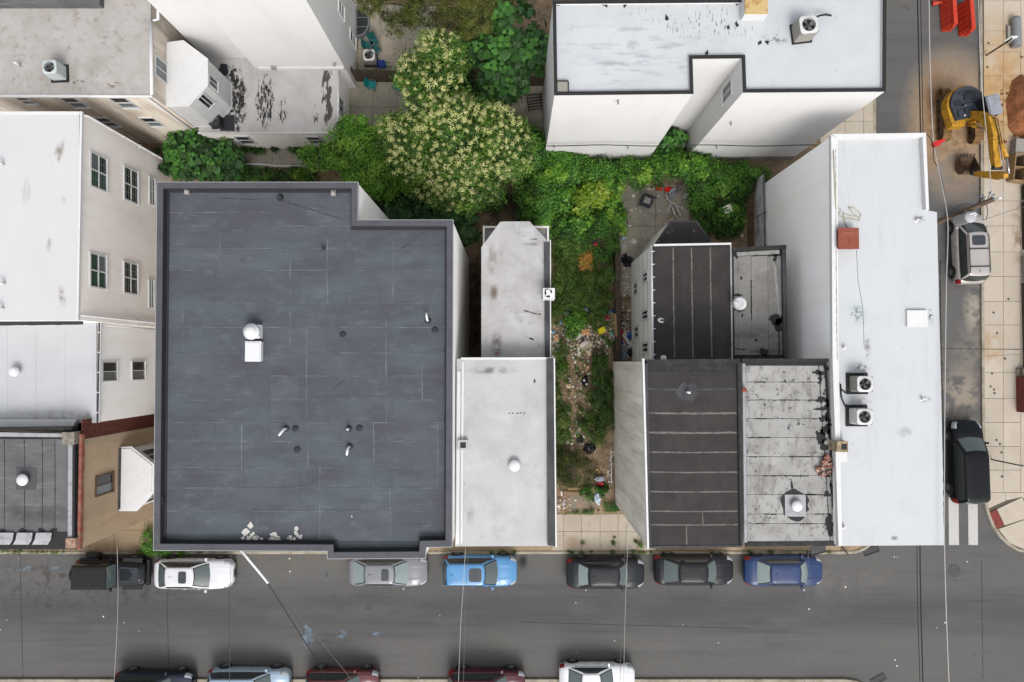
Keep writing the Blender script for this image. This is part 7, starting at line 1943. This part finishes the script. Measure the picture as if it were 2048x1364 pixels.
# ------------------------------------------------------------------ yard: fences and furniture
def plank_fence(a, b, h, label, m, bw_=.14, gap=.012, z0=.1, th=.025, rails=2, side=1):
    a, b = Vector(a), Vector(b); L_ = (b - a).length; u = (b - a) / L_; nrm_ = Vector((-u.y, u.x)) * side
    r = thing('fence', (a.x, a.y, z0), label, 'fence')
    n = int(L_ / bw_); ang = math.atan2(u.y, u.x)
    for k in range(n):
        c = a + u * (bw_ * (k + .5)); hh = h * random.uniform(.96, 1.02)
        obj('board', MB().box((c.x, c.y, z0 + hh / 2), (bw_ - gap, th, hh), ang + random.uniform(-.05, .05)), m, r)
    for k in range(rails):
        z = z0 + h * (.2 + .65 * k); c = (a + b) / 2 + nrm_ * .045
        obj('rail', MB().box((c.x, c.y, z), (L_, .05, .09), ang), m, r)
    for t in (0.02, .5, .98):
        c = a + (b - a) * t + nrm_ * .12
        obj('post', MB().box((c.x, c.y, z0 + h * .5), (.09, .09, h * 1.02), ang), m, r)
    return r
plank_fence(XY(713, 163, .1), XY(812, 165, .1), 1.8, 'dark weathered board fence across the rear yard between the teal chair and the air conditioner', m_oldwood)
f = thing('fence', XY(1040, 171, .1) + (.1,), 'low timber fence with pale top rail near the white building', 'fence')
xa, xb_, yf = XY(1040, 171, .1)[0], XY(1093, 171, .1)[0], XY(1040, 171, .1)[1]
obj('rail', MB().box(((xa + xb_) / 2, yf, 1.8), (xb_ - xa, .1, .06)), m_timber, f)
for t in (0, .5, 1): obj('post', MB().box((xa + (xb_ - xa) * t, yf, .95), (.08, .08, 1.7)), m_timber, f)
for k in range(5): obj('board', MB().box(((xa + xb_) / 2, yf - .05, .3 + .3 * k), (xb_ - xa - .1, .02, .25)), m_oldwood, f)
f = thing('fence', XY(1519, 430, .1) + (.1,), 'grey sheet panel fence against the blank white side wall', 'fence')
f.location.x = XY(1661, 274, 10.2)[0] - .12; ORG[f.name] = (f.location.x, f.location.y, f.location.z)
xf_, ya, yb_ = XY(1661, 274, 10.2)[0] - .12, XY(1520, 362, .1)[1], XY(1520, 500, .1)[1]
m_panel = mat('grey_sheet_panel', C(206, 206, 206, 1.8), .6, [dict(c=C(150, 150, 150), s=1, lo=.45, hi=.7)])
ym = XY(1520, 437, .1)[1]
for p_, q_ in ((ya, ym + .03), (ym - .03, yb_)): obj('panel', MB().box((xf_, (p_ + q_) / 2, .95), (.04, abs(p_ - q_), 1.7)), m_panel, f)
for y in (ya, ym, yb_): obj('post', MB().box((xf_ + .03, y, .98), (.07, .07, 1.8)), m_cap_dk, f)
obj('rail', MB().box((xf_ - .03, (ya + yb_) / 2, 1.82), (.05, abs(ya - yb_), .04)), m_cap_dk, f)
# timber edged low wall between lot and path
xw0, xw1 = XY(1228, 600, .1)[0], XY(1237, 600, .1)[0]
tw = thing('low_wall', (xw0, XY(0, 640, .1)[1], .1), 'low brown timber wall between the weedy lot and the littered path', 'wall')
ys_ = [500, 534, 566, 600, 634, 668, 702, 736, 770]
for k in range(8):
    y0, y1 = XY(0, ys_[k], .1)[1], XY(0, ys_[k + 1], .1)[1]
    obj('plank', MB().box(((xw0 + xw1) / 2 + random.uniform(-.03, .03), (y0 + y1) / 2, .45), (.26, abs(y0 - y1) - .02, .7)), m_oldwood, tw)
    obj('cap_board', MB().box(((xw0 + xw1) / 2 + random.uniform(-.03, .03), (y0 + y1) / 2, .83), (.34, abs(y0 - y1) - .03, .05), random.uniform(-.02, .02)), m_oldwood, tw)
single('timber_beam', MB().box(XY(1231, 650, .9) + (.92,), (.16, 1.4, .09), .06), m_timber, XY(1231, 650, .9) + (.9,), 'short brown beam lying along the low timber wall', 'beam')

m_teal = mat('teal_plastic', C(36, 150, 152), .5)
m_teal2 = mat('teal_dull', C(34, 108, 108), .7, [dict(c=C(28, 84, 84), s=3, lo=.45, hi=.65)])
def yard_chair(px, py, rz, m, label):
    x, y = XY(px, py, .5)
    r = thing('yard_chair', (x, y, .12), label, 'chair', 'teal chairs in the rear yard')
    T = Matrix.Translation((x, y, .12)) @ Matrix.Rotation(rz, 4, 'Z')
    obj('seat', MB().box((0, 0, .42), (.5, .48, .035)).xf(T), m, r)
    obj('backrest', MB().box((0, .30, .68), (.5, .035, .5), rot=Matrix.Rotation(-.3, 3, 'X')).xf(T), m, r)
    for sx in (-1, 1):
        for sy in (-1, 1): obj('leg', MB().tube([(sx * .22, sy * .2, .41), (sx * .25, sy * .24, 0)], .016, 6).xf(T), m_steel, r)
        obj('armrest', MB().tube([(sx * .27, .22, .62), (sx * .27, -.2, .62), (sx * .25, -.22, .42)], .018, 6).xf(T), m_steel, r)
yard_chair(744, 171, math.pi / 2 - .2, m_teal, 'bright teal chair standing before the dark board fence')
yard_chair(795, 172, -.4, m_teal, 'bright teal chair half hidden under the flowering tree near the fence')
yard_chair(748, 84, .5, m_teal2, 'dull teal chair nearest the dark window well')
yard_chair(752, 100, 2.4, m_teal2, 'dull teal chair between window well and air conditioner')
yard_chair(738, 92, 1.6, m_teal2, 'dull teal chair against the white wall above the air conditioner')
# window well cover
x, y = XY(716, 50, .1)
ww = thing('window_well', (x, y, .1), 'rounded dark window well cover against the white house wall', 'window well')
pts = [(x - .05, y - .95)] + [(x - .05 + .85 * math.cos(math.radians(a)) ** .7 if abs(a) < 90 else x - .05, y + .92 * math.sin(math.radians(a))) for a in range(-80, 81, 16)] + [(x - .05, y + .95)]
obj('well_rim', MB().ring(pts, inset(pts, .07), .1, .55), m_steel, ww)
obj('well_cover', MB().prism(inset(pts, .071), .42, .46), m_glass, ww)
for k in (-.3, .3): obj('well_bar', MB().box((x + .38, y + k, .475), (.75, .03, .03)), m_steel, ww)
# blue folding chair on its side and a blue bin
x, y = XY(768, 130, .2)
bc = thing('folding_chair', (x, y, .12), 'blue folding chair lying on the concrete beside the air conditioner', 'chair')
m_blue = mat('blue_cloth', C(34, 70, 150), .7)
obj('seat', MB().box((x - .1, y, .34), (.5, .45, .03), rot=Matrix.Rotation(.5, 3, 'Y') @ Matrix.Rotation(.4, 3, 'Z')), m_blue, bc)
obj('backrest', MB().box((x - .36, y + .05, .30), (.3, .45, .03), rot=Matrix.Rotation(-.7, 3, 'Y') @ Matrix.Rotation(.4, 3, 'Z')), m_blue, bc)
for dy, dx in ((-.25, .45), (-.1, .5), (.2, .4), (-.3, .1)): obj('leg', MB().tube([(x - .1, y + dy * .6, .3), (x + dx, y + dy, .16)], .015, 6), m_black, bc)
x, y = XY(1073, 128, .1)
bb_ = thing('bin', (x, y, .1), 'blue upright bin under the broad leaves beside the low timber fence', 'bin')
obj('bin_body', MB().lathe([(.17, .0), (.22, .75), (.24, .76), (.24, .80), (.20, .80), (.18, .1), (.001, .1)], (x, y, .1), 16), m_blue, bb_)
# black metal racks against the white building
x, y = XY(1068, 208, .1)
rk = thing('metal_rack', (x, y, .12), 'black metal rack lying on the concrete against the white building', 'rack')
for k in range(6): obj('rack_bar', MB().box((x + .05, y + .5 - .2 * k, .35 + .03 * k), (.9, .05, .04), .12), m_black, rk)
for k in (-.4, .42): obj('rack_side', MB().box((x + k, y, .35), (.05, 1.15, .05), .12), m_black, rk)
single('beige_mat', MB().box(XY(775, 92, .12) + (.135,), (.62, 1.2, .012), .04), m_slab_l, XY(775, 92, .12) + (.12,), 'pale beige mat on the yard concrete near the teal chairs', 'mat')
# concrete step pieces behind the white rear wing
single('pallet', MB().box(XY(1022, 398, .1) + (.16,), (.9, .75, .12), .2), m_oldwood, XY(1022, 398, .1) + (.1,), 'grey board platform lying at the edge of the vines', 'board')
single('steel_tub', MB().ring([(u + XY(1038, 430, .1)[0], v + XY(1038, 430, .1)[1]) for u, v in ((-.2, -.35), (.2, -.35), (.2, .35), (-.2, .35))], [(u + XY(1038, 430, .1)[0], v + XY(1038, 430, .1)[1]) for u, v in ((-.17, -.32), (.17, -.32), (.17, .32), (-.17, .32))], .1, .6).prism([(u + XY(1038, 430, .1)[0], v + XY(1038, 430, .1)[1]) for u, v in ((-.17, -.32), (.17, -.32), (.17, .32), (-.17, .32))], .12, .2), m_steel, XY(1038, 430, .1) + (.1,), 'pale metal tub behind the chamfered white rear wing', 'tub')
wpz = [P(470, 328, .9), P(520, 328, .9), P(560, 332, .95), P(612, 331, .9)]
single('white_pipe', MB().tube(wpz, .035, 8), m_whitepl, wpz[1], 'long white pipe lying along the strip behind the dark block', 'pipe', None, True)
wpz = [P(1172, 360, 1.4), P(1205, 358, 1.4)]
single('white_pipe', MB().tube(wpz, .03, 8), m_whitepl, wpz[1], 'short white pipe showing among the vines', 'pipe', None, True)

# ------------------------------------------------------------------ litter
MC = {}
def cm(rgb, rough=.75):
    k = rgb
    if k not in MC: MC[k] = mat('litter_%s' % {True: 'pale', False: 'coloured'}[min(rgb) > 150] , C(*rgb, 1.5), rough, [dict(c=C(*[v * .82 for v in rgb], 1.5), s=5, lo=.48, hi=.66, f=.7)])
    return MC[k]
def lit_sheet(px, py, w, h, rz, rgb, name, label, cat, z=.16, th=.02, bend=.05, group=None):
    x, y = XY(px, py, z); s = (CAM_H - z) / FPX; w, h = w * s, h * s
    rows = []; sd = random.uniform(0, 99)
    for j in range(5):
        r = []
        for i in range(5):
            u, v = (i / 4 - .5) * w, (j / 4 - .5) * h
            jx = random.uniform(-.05, .05) * w if i in (0, 4) else 0; jy = random.uniform(-.05, .05) * h if j in (0, 4) else 0
            r.append((u + jx, v + jy, bend * mnoise.noise(Vector((i * .9 + sd, j * .9, 0)))))
        rows.append(r)
    b = MB().grid(rows); top = list(b.v)
    b.grid([[(p[0], p[1], p[2] - th) for p in r] for r in rows][::-1])
    ed = [rows[0][i] for i in range(5)] + [rows[j][4] for j in range(1, 5)] + [rows[4][i] for i in range(3, -1, -1)] + [rows[j][0] for j in range(3, 0, -1)]
    b.grid([[(p[0], p[1], p[2] - th) for p in ed], ed], True)
    b.xf(Matrix.Translation((x, y, z + .03)) @ Matrix.Rotation(rz, 4, 'Z'))
    return single(name, b, cm(rgb), (x, y, z), label, cat, group)
def lump(px, py, w, h, ht, rgb, name, label, cat, z=.1, seed=None, rz=0, rough=.5, group=None, amp=.35):
    x, y = XY(px, py, z); s = (CAM_H - z) / FPX; sd = seed if seed is not None else random.uniform(0, 99)
    rows = []; n, mr = 18, 7
    for k in range(mr + 1):
        t = k / mr; ph = math.pi / 2 * t
        r = []
        for q in range(n):
            a = 2 * math.pi * q / n
            d = Vector((math.cos(a) * math.cos(ph), math.sin(a) * math.cos(ph), math.sin(ph)))
            e = 1 + amp * mnoise.noise(d * 1.6 + Vector((sd, 0, 0))) + amp * .7 * mnoise.noise(d * 4.5 + Vector((0, sd, 0)))
            r.append((d.x * e * w * s / 2, d.y * e * h * s / 2, d.z * e * ht))
        rows.append(r)
    b = MB().grid(rows, True); b.f.append(tuple(range(n))[::-1])
    b.xf(Matrix.Translation((x, y, z)) @ Matrix.Rotation(rz, 4, 'Z'))
    return single(name, b, cm(rgb, rough), (x, y, z), label, cat, group)
W_ = (228, 226, 220)
S = lit_sheet; U = lump
S(1134, 630, 9, 13, .1, (206, 212, 204), 'paper_sheet', 'pale grey paper sheet amid weeds by the bright leafy plant', 'paper', z=.3)
S(1163, 635, 8, 9, .25, W_, 'paper_sheet', 'small white square paper sheet right of the bright leafy plant', 'paper', z=.25)
S(1172, 620, 7, 8, .4, (120, 140, 150), 'plastic_sheet', 'blue grey plastic scrap above the white square paper', 'plastic', z=.4)
U(1121, 645, 5, 7, .12, (110, 190, 224), 'plastic_cup', 'light blue plastic cup on bare soil beside the white house', 'cup')
S(1139, 661, 17, 12, -.7, (214, 212, 200), 'board_sheet', 'large pale board lying left of the tan cardboard', 'board', z=.2)
S(1154, 671, 14, 15, -.5, (208, 206, 194), 'board_sheet', 'pale board touching the tan cardboard', 'board', z=.18)
S(1171, 664, 16, 12, .05, (216, 158, 112), 'cardboard_sheet', 'tan orange cardboard sheet among pale boards', 'cardboard', z=.24)
S(1168, 676, 12, 10, .2, (70, 72, 68), 'dark_sheet', 'dark crumpled sheet below the tan cardboard', 'sheet', z=.15, bend=.1)
# yellow tub with sides
x, y = XY(1204, 661, .3)
yt_ = thing('plastic_tub', (x, y, .1), 'bright yellow plastic tub turned upside down in the lot', 'tub')
T = Matrix.Translation((x, y, .1)) @ Matrix.Rotation(.5, 4, 'Z')
obj('tub_body', MB().grid([[(u * .5, v * .4, 0) for u, v in ((-.5, -.5), (.5, -.5), (.5, .5), (-.5, .5))], [(u * .44, v * .36, .24) for u, v in ((-.5, -.5), (.5, -.5), (.5, .5), (-.5, .5))]], True).poly([(u * .44, v * .36, .24) for u, v in ((-.5, -.5), (.5, -.5), (.5, .5), (-.5, .5))]).xf(T), cm((248, 224, 30), .45), yt_)
obj('tub_rim', MB().ring([(u * .54, v * .44) for u, v in ((-.5, -.5), (.5, -.5), (.5, .5), (-.5, .5))], [(u * .48, v * .38) for u, v in ((-.5, -.5), (.5, -.5), (.5, .5), (-.5, .5))], 0.0, .03).xf(T), cm((248, 224, 30), .45), yt_)
U(1222, 667, 8, 9, .2, (120, 196, 150), 'plastic_bottle', 'green plastic container right of the yellow tub', 'container')
U(1220, 676, 7, 8, .16, W_, 'plastic_bottle', 'white plastic container below the green one', 'container')
U(1227, 672, 4, 8, .14, (210, 220, 214), 'plastic_bottle', 'pale bottle beside the low timber wall', 'bottle')
U(1214, 636, 11, 7, .14, (226, 70, 100), 'pink_cloth', 'pink cloth bundle above the yellow tub', 'cloth', rz=.3)
U(1217, 624, 9, 8, .14, (80, 130, 140), 'tangled_netting', 'blue green tangled netting by the low timber wall', 'netting', amp=.6)
U(1226, 622, 8, 7, .16, (44, 78, 130), 'blue_cloth', 'dark blue cloth bundle next to the tangled netting', 'cloth', rz=.4)
S(1171, 691, 26, 15, .55, (186, 172, 150), 'board_sheet', 'largest beige wet board in the heap on the lot path', 'board', z=.22, bend=.09)
S(1168, 688, 15, 8, .7, (214, 206, 196), 'board_sheet', 'pale board on top of the beige heap', 'board', z=.3, bend=.08)
S(1158, 703, 8, 20, 0, (202, 192, 176), 'board_sheet', 'upright narrow beige board at the left of the heap', 'board', z=.18)
S(1178, 706, 8, 12, .3, (206, 184, 158), 'cardboard_sheet', 'small tan cardboard at the bottom right of the beige heap', 'cardboard', z=.16)
S(1175, 735, 6, 7, .1, (196, 156, 130), 'cardboard_sheet', 'little tan cardboard square on bare soil below the beige heap', 'cardboard')
S(1137, 772, 8, 8, .05, (224, 190, 160), 'cardboard_sheet', 'pale peach square left of the black and white rubbish bag', 'cardboard')
b1 = U(1170, 762, 13, 22, .3, (34, 34, 36), 'rubbish_bag', 'long black rubbish bag with white litter spilling on the soil path', 'rubbish bag', rough=.3)
U(1169, 760, 5, 6, .1, (222, 222, 222), 'crumpled_paper', 'white crumpled paper on the long black rubbish bag', 'paper', z=.34)
U(1173, 768, 6, 4, .1, (230, 230, 230), 'crumpled_paper', 'white crumpled paper at the lower end of the long black bag', 'paper', z=.30)
U(1111, 672, 5, 6, .12, (224, 156, 120), 'plastic_cup', 'small orange cup beside the white house coping', 'cup')
U(1112, 679, 10, 9, .16, (226, 170, 96), 'foam_block', 'orange foam block beside the white house coping', 'foam')
U(1115, 686, 8, 6, .1, (54, 110, 62), 'green_bag', 'dark green bag below the orange foam block', 'bag')
U(1107, 664, 5, 8, .14, (110, 170, 206), 'blue_bag', 'light blue bag against the white house', 'bag')
# the littered path east of the low wall
def frame_(px, py, w, h, rz, rgb, label, z=.18):
    x, y = XY(px, py, z); s = (CAM_H - z) / FPX; w, h = w * s / 2, h * s / 2
    o_ = [(-w, -h), (w, -h), (w, h), (-w, h)]
    return single('screen', MB().ring(o_, inset(o_, .035), 0, .05).xf(Matrix.Translation((x, y, z)) @ Matrix.Rotation(rz, 4, 'Z')), cm(rgb), (x, y, z), label, 'screen')
frame_(1246, 630, 10, 10, .8, (40, 40, 42), 'small black square screen at the upper end of the littered path')
frame_(1249, 646, 14, 13, .7, (46, 46, 48), 'larger black square screen below the small one on the littered path')
S(1244, 639, 12, 7, .2, (136, 104, 84), 'cardboard_sheet', 'brown cardboard between the two black screens', 'cardboard')
S(1245, 666, 14, 11, .1, (204, 44, 48), 'red_cloth', 'upper red cloth on the littered path', 'cloth', bend=.16)
S(1247, 680, 12, 9, -.3, (196, 52, 48), 'red_cloth', 'lower red cloth on the littered path', 'cloth', bend=.16)
U(1258, 672, 12, 13, .24, (40, 108, 190), 'blue_bag', 'bright blue bag beside the red cloths', 'bag')
U(1243, 685, 8, 8, .16, (52, 78, 150), 'blue_cloth', 'small dark blue cloth below the red cloths', 'cloth')
S(1254, 680, 5, 28, .6, (218, 218, 214), 'white_board', 'long white board slanting over the red cloth and blue bag', 'board', z=.34)
S(1262, 688, 5, 18, -.4, (206, 208, 208), 'white_board', 'white board against the grey sided wing', 'board', z=.34)
U(1247, 704, 16, 26, .25, (140, 156, 170), 'plastic_sheeting', 'grey blue crumpled plastic sheeting at the foot of the path', 'plastic', amp=.5)
U(1261, 706, 10, 16, .3, (38, 38, 40), 'rubbish_bag', 'black rubbish bag beside the crumpled plastic sheeting', 'rubbish bag', rough=.3)
U(1258, 621, 8, 5, .12, W_, 'crumpled_paper', 'white crumpled paper near the grey sided wing', 'paper')
U(1254, 652, 6, 6, .12, (206, 206, 206), 'crumpled_paper', 'pale crumpled paper below the larger black screen', 'paper')
U(1253, 523, 25, 25, .4, (34, 36, 38), 'rubbish_bag', 'large black rubbish bag by the corner of the grey sided wing', 'rubbish bag', rough=.28, amp=.5)
U(1252, 512, 20, 7, .25, (176, 180, 182), 'clear_plastic', 'clear plastic wrap beside the large black rubbish bag', 'plastic', amp=.5)
# front of the lot
U(1155, 864, 7, 5, .1, (120, 176, 196), 'plastic_wrap', 'blue plastic wrap above the small black bag', 'plastic')
U(1160, 879, 15, 15, .28, (36, 36, 38), 'rubbish_bag', 'small black rubbish bag, upper of two at the lot front', 'rubbish bag', rough=.3)
U(1179, 896, 24, 20, .34, (34, 35, 37), 'rubbish_bag', 'shiny black rubbish bag, lower of two at the lot front', 'rubbish bag', rough=.25, amp=.45)
U(1190, 901, 4, 4, .1, W_, 'crumpled_paper', 'white crumpled paper touching the shiny black bag', 'paper')
U(1134, 884, 7, 7, .12, (206, 214, 180), 'plastic_dish', 'pale green plastic dish near the white house', 'dish')
S(1145, 897, 5, 9, -.2, (196, 176, 150), 'cardboard_sheet', 'narrow tan cardboard left of the shiny black bag', 'cardboard')
U(1199, 957, 20, 13, .28, (170, 172, 186), 'clothes_heap', 'grey lilac clothes heap on the brush edge', 'clothes', amp=.45, z=.2)
U(1201, 966, 13, 7, .22, (206, 36, 62), 'red_cloth', 'crimson cloth under the grey clothes heap', 'cloth', z=.2)
U(1201, 973, 12, 8, .2, (44, 42, 48), 'dark_cloth', 'dark cloth below the crimson one', 'cloth', z=.15)
S(1211, 978, 7, 12, .7, (214, 160, 104), 'wood_piece', 'orange wood piece right of the dark cloth', 'wood')
S(1196, 942, 4, 11, .5, (208, 172, 110), 'wood_piece', 'pale wood piece above the grey clothes heap', 'wood')
U(1195, 996, 13, 26, .28, (186, 204, 214), 'plastic_sack', 'pale blue plastic sack standing in the front weeds', 'sack', rz=.1)
U(1192, 978, 5, 9, .2, (190, 200, 204), 'plastic_sack', 'small pale sack between dark cloth and pale blue sack', 'sack')
U(1175, 993, 4, 4, .1, (206, 70, 50), 'plastic_cup', 'red cup in the front weeds', 'cup', z=.3)
def plank(p0, p1, w, lab, m=None, z=.25, th=.05, name='plank', cat='plank'):
    a, b_ = Vector(P(p0[0], p0[1], z)), Vector(P(p1[0], p1[1], z)); d = b_ - a
    return single(name, MB().box(tuple((a + b_) / 2), (d.length, w, th), math.atan2(d.y, d.x)), m or m_timber, tuple((a + b_) / 2), lab, cat)
plank((1136, 978), (1166, 977), .13, 'left pale plank along the lower edge of the brush heap')
plank((1166, 976.5), (1193, 978), .11, 'right pale plank along the lower edge of the brush heap', z=.3)
plank((1126, 985), (1172, 987), .12, 'lower pale plank lying in front of the brush heap')
plank((1221.5, 899), (1223, 967), .05, 'thin white strip along the streaked party wall', m_whitepl, name='trim_strip', cat='strip')
# rear patio of the black roofed house
x, y = XY(1292, 403, .5)
gr_ = thing('grill', (x, y, .12), 'dark square barbecue cart with pale tray on the rear concrete', 'barbecue')
T = Matrix.Translation((x, y, .12)) @ Matrix.Rotation(-.36, 4, 'Z')
obj('cart_body', MB().box((0, 0, .42), (.62, .56, .5)).xf(T), m_deck2, gr_)
obj('tray', MB().box((0.02, 0, .685), (.42, .38, .03)).xf(T), cm((150, 146, 138)), gr_)
obj('lid_rim', MB().box((.1, .34, .70), (.78, .10, .06)).box((0, -.33, .66), (.66, .10, .05)).box((-.36, 0, .66), (.06, .6, .05)).box((.36, 0, .66), (.06, .6, .05)).xf(T), m_deck2, gr_)
for sx in (-1, 1):
    for sy in (-1, 1): obj('leg', MB().box((sx * .28, sy * .25, .09), (.05, .05, .18)).xf(T), m_black, gr_)
obj('handle', MB().tube([(-.25, -.44, .6), (.25, -.44, .6)], .02, 6).xf(T), m_steel, gr_)
for k, (a, b_, lab) in enumerate([((1336, 401), (1373, 423), 'white pole crossing the others toward the vines'), ((1342, 410), (1353, 436), 'white pole, left of the pair pointing to the black bay'), ((1349, 405), (1361, 431), 'white pole, right of the pair pointing to the black bay'), ((1342, 405), (1336, 423), 'short white pole at the left foot of the pile'), ((1332, 384), (1335, 400), 'short pale pole leaning under the red tarp'), ((1359, 368), (1343, 400), 'pale pole rising to the top of the pile'), ((1363, 379), (1336, 395), 'pale pole across the folded grey frame'), ((1335, 395), (1358, 376), 'pale pole beneath the folded grey frame'), ((1366, 372), (1379, 364), 'thin pale pole at the dark top corner of the patio')]):
    z0, z1 = .25 + .03 * k, .3 + .03 * k
    single('pole', MB().tube([P(*a, z0), P(*b_, z1)], .035, 8), m_whitepl if k < 5 else m_steel, P(*a, z0), lab, 'pole', None, True)
S(1346, 385, 16, 13, .7, (168, 176, 182), 'folded_canopy', 'grey folded canopy cloth within the pile of poles', 'canopy', z=.34, bend=.14)
S(1336, 379, 14, 10, .2, (226, 44, 36), 'red_tarp', 'bright red tarp scrap beside the pile of poles', 'tarp', z=.25, bend=.14)
S(1318, 378, 14, 7, 0, (196, 66, 40), 'red_tarp', 'duller red tarp scrap left of the bright one', 'tarp', z=.2, bend=.12)
plank((1309, 370), (1327, 371), .16, 'grey plank lying above the red tarp scraps', m_oldwood)
x, y = XY(1370, 394, .1)
single('bucket', MB().lathe([(.13, 0), (.15, .32), (.16, .33), (.16, .35), (.13, .35), (.12, .3), (.001, .29)], (x, y, .12), 16), m_whitepl, (x, y, .12), 'white round bucket by the pile of poles', 'bucket')
U(1300, 377, 14, 7, .12, (200, 192, 180), 'rag', 'beige rag above the barbecue cart', 'rag')
U(1266, 391, 7, 8, .12, W_, 'plastic_bag', 'white plastic bag at the vine edge left of the barbecue cart', 'bag')
U(1252, 421, 7, 6, .1, (196, 186, 170), 'rag', 'beige rag at the left vine edge of the patio', 'rag')
U(1262, 420, 10, 7, .1, (206, 196, 182), 'rag', 'pale beige rag on the left of the patio', 'rag')
S(1455, 418, 17, 15, .4, (226, 226, 214), 'white_cloth', 'white cloth lying on the dark weeds near the grey panel fence', 'cloth', z=1.25, bend=.18)
U(1484, 470, 6, 6, .08, W_, 'plastic_bag', 'small white plastic bag near the rear silver roof parapet', 'bag')
U(1247, 476, 14, 7, .14, (170, 190, 206), 'plastic_bag', 'pale blue plastic bag at the vine edge of the lower patio', 'bag')
U(1267, 483, 13, 10, .1, (220, 214, 200), 'rag', 'off white rag on the lower patio', 'rag')
U(1248, 495, 10, 14, .12, (190, 190, 180), 'plastic_bag', 'grey white plastic bag above the large black rubbish bag', 'bag')
S(1189, 491, 10, 8, .3, (206, 44, 64), 'red_cloth', 'red cloth in the vines beside the path', 'cloth', z=.9)
S(1188, 481, 8, 6, .3, (60, 50, 70), 'dark_cloth', 'dark cloth just above the red cloth in the vines', 'cloth', z=.9)
for k, (a, b_, lab) in enumerate([((1250, 430), (1249, 448), 'left'), ((1252, 431), (1256, 448), 'right')]):
    single('iron_rod', MB().tube([P(*a, .4), P(*b_, .14)], .025, 6), m_black, P(*a, .3), 'thin black iron rod leaning on the patio edge, %s of two' % lab, 'rod')
wb = [plank((1334 + k * 5, 440 - (k % 3) * 4), (1340 + k * 5, 430 - (k % 2) * 5), .06, 'pale wood offcut %s beside the black bay roof' % t, z=.16 + .02 * k, name='wood_offcut', cat='wood') for k, t in enumerate(('farthest from the poles', 'second along', 'third along', 'touching the white poles'))]
# countless small bits
lb = [MB(), MB(), MB()]
zones = [(1150, 680, 60, 44, 260), (1215, 680, 26, 40, 160), (1250, 680, 12, 40, 140), (1112, 690, 10, 30, 60), (1165, 690, 46, 60, 150), (1150, 790, 36, 60, 90), (1160, 870, 36, 40, 60), (1250, 660, 12, 60, 90), (1220, 940, 8, 40, 40), (1125, 1005, 14, 22, 70), (1250, 560, 12, 60, 40), (1300, 430, 50, 50, 40), (1190, 660, 40, 40, 70), (1115, 700, 8, 60, 30)]
for cx_, cy_, sx, sy, n in zones:
    for k in range(n):
        px_, py_ = random.gauss(cx_, sx * .5), random.gauss(cy_, sy * .5)
        x, y = XY(px_, py_, .12); s_ = random.uniform(.025, .10)
        random.choice(lb).box((x, y, .115 + random.random() * .12), (s_ * random.uniform(1, 2), s_, .02), rot=Matrix.Rotation(random.uniform(0, 3), 3, 'Z') @ Matrix.Rotation(random.uniform(-.5, .5), 3, 'X'))
for b, c in zip(lb, ((226, 222, 214), (196, 170, 140), (150, 140, 134))):
    o = obj('litter', b, cm(c)); o['kind'] = 'stuff'
rb2 = [MB(), MB()]
for k in range(34):
    x, y = XY(random.uniform(0, 2040), random.choice((random.uniform(1108, 1130), random.uniform(1170, 1350))), 0); s_ = random.uniform(.015, .05)
    random.choice(rb2).box((x, y, .01), (s_ * 1.5, s_, .015), random.uniform(0, 3))
for px_, py_ in ((1890, 1245), (1618, 1218), (1790, 1320), (1794, 1332), (579, 1117), (580, 1143), (148, 1166), (207, 1233), (837, 1355), (1608, 1180), (1691, 1174)):
    x, y = XY(px_, py_, 0); rb2[0].box((x, y, .012), (.09, .06, .02), random.uniform(0, 3))
for b, c in zip(rb2, ((226, 226, 224), (60, 60, 60))):
    o = obj('road_litter', b, cm(c)); o['kind'] = 'stuff'
# torn wiring bundle at the party wall corner and shop front pieces by the kerb
x, y = XY(1264, 1042, 4.5)
wbz = thing('wire_bundle', (x, y, 4.5), 'torn black and white wire bundle hanging at the corner of the streaked party wall', 'wire bundle')
for k in range(9):
    pts = [P(1262 + random.uniform(-5, 5), 1032 + random.uniform(-6, 6), 4.6), P(1264 + random.uniform(-6, 6), 1042 + random.uniform(-4, 4), 4.3), P(1270 + random.uniform(-8, 6), 1050 + random.uniform(-5, 4), 4.0)]
    obj('wire', MB().tube(pts, .02, 5), m_wire_d if k % 3 else m_wire_w, wbz, True)
for px_, py_, lab in ((1636, 1098, 'small black shop awning leaning out by the corner building'), ):
    x, y = XY(px_, py_, 2.8)
    single('shop_awning', MB().box((x, y, 2.8), (.9, .5, .06), rot=Matrix.Rotation(.25, 3, 'Z') @ Matrix.Rotation(.35, 3, 'X')).box((x + .1, y - .28, 2.66), (.9, .03, .22), .25), m_black, (x, y, 2.8), lab, 'awning')
plank((1684, 1094), (1697, 1110), .08, 'black bar projecting from the corner building front', m_black, 3.0, .06, 'sign_bar', 'bar')
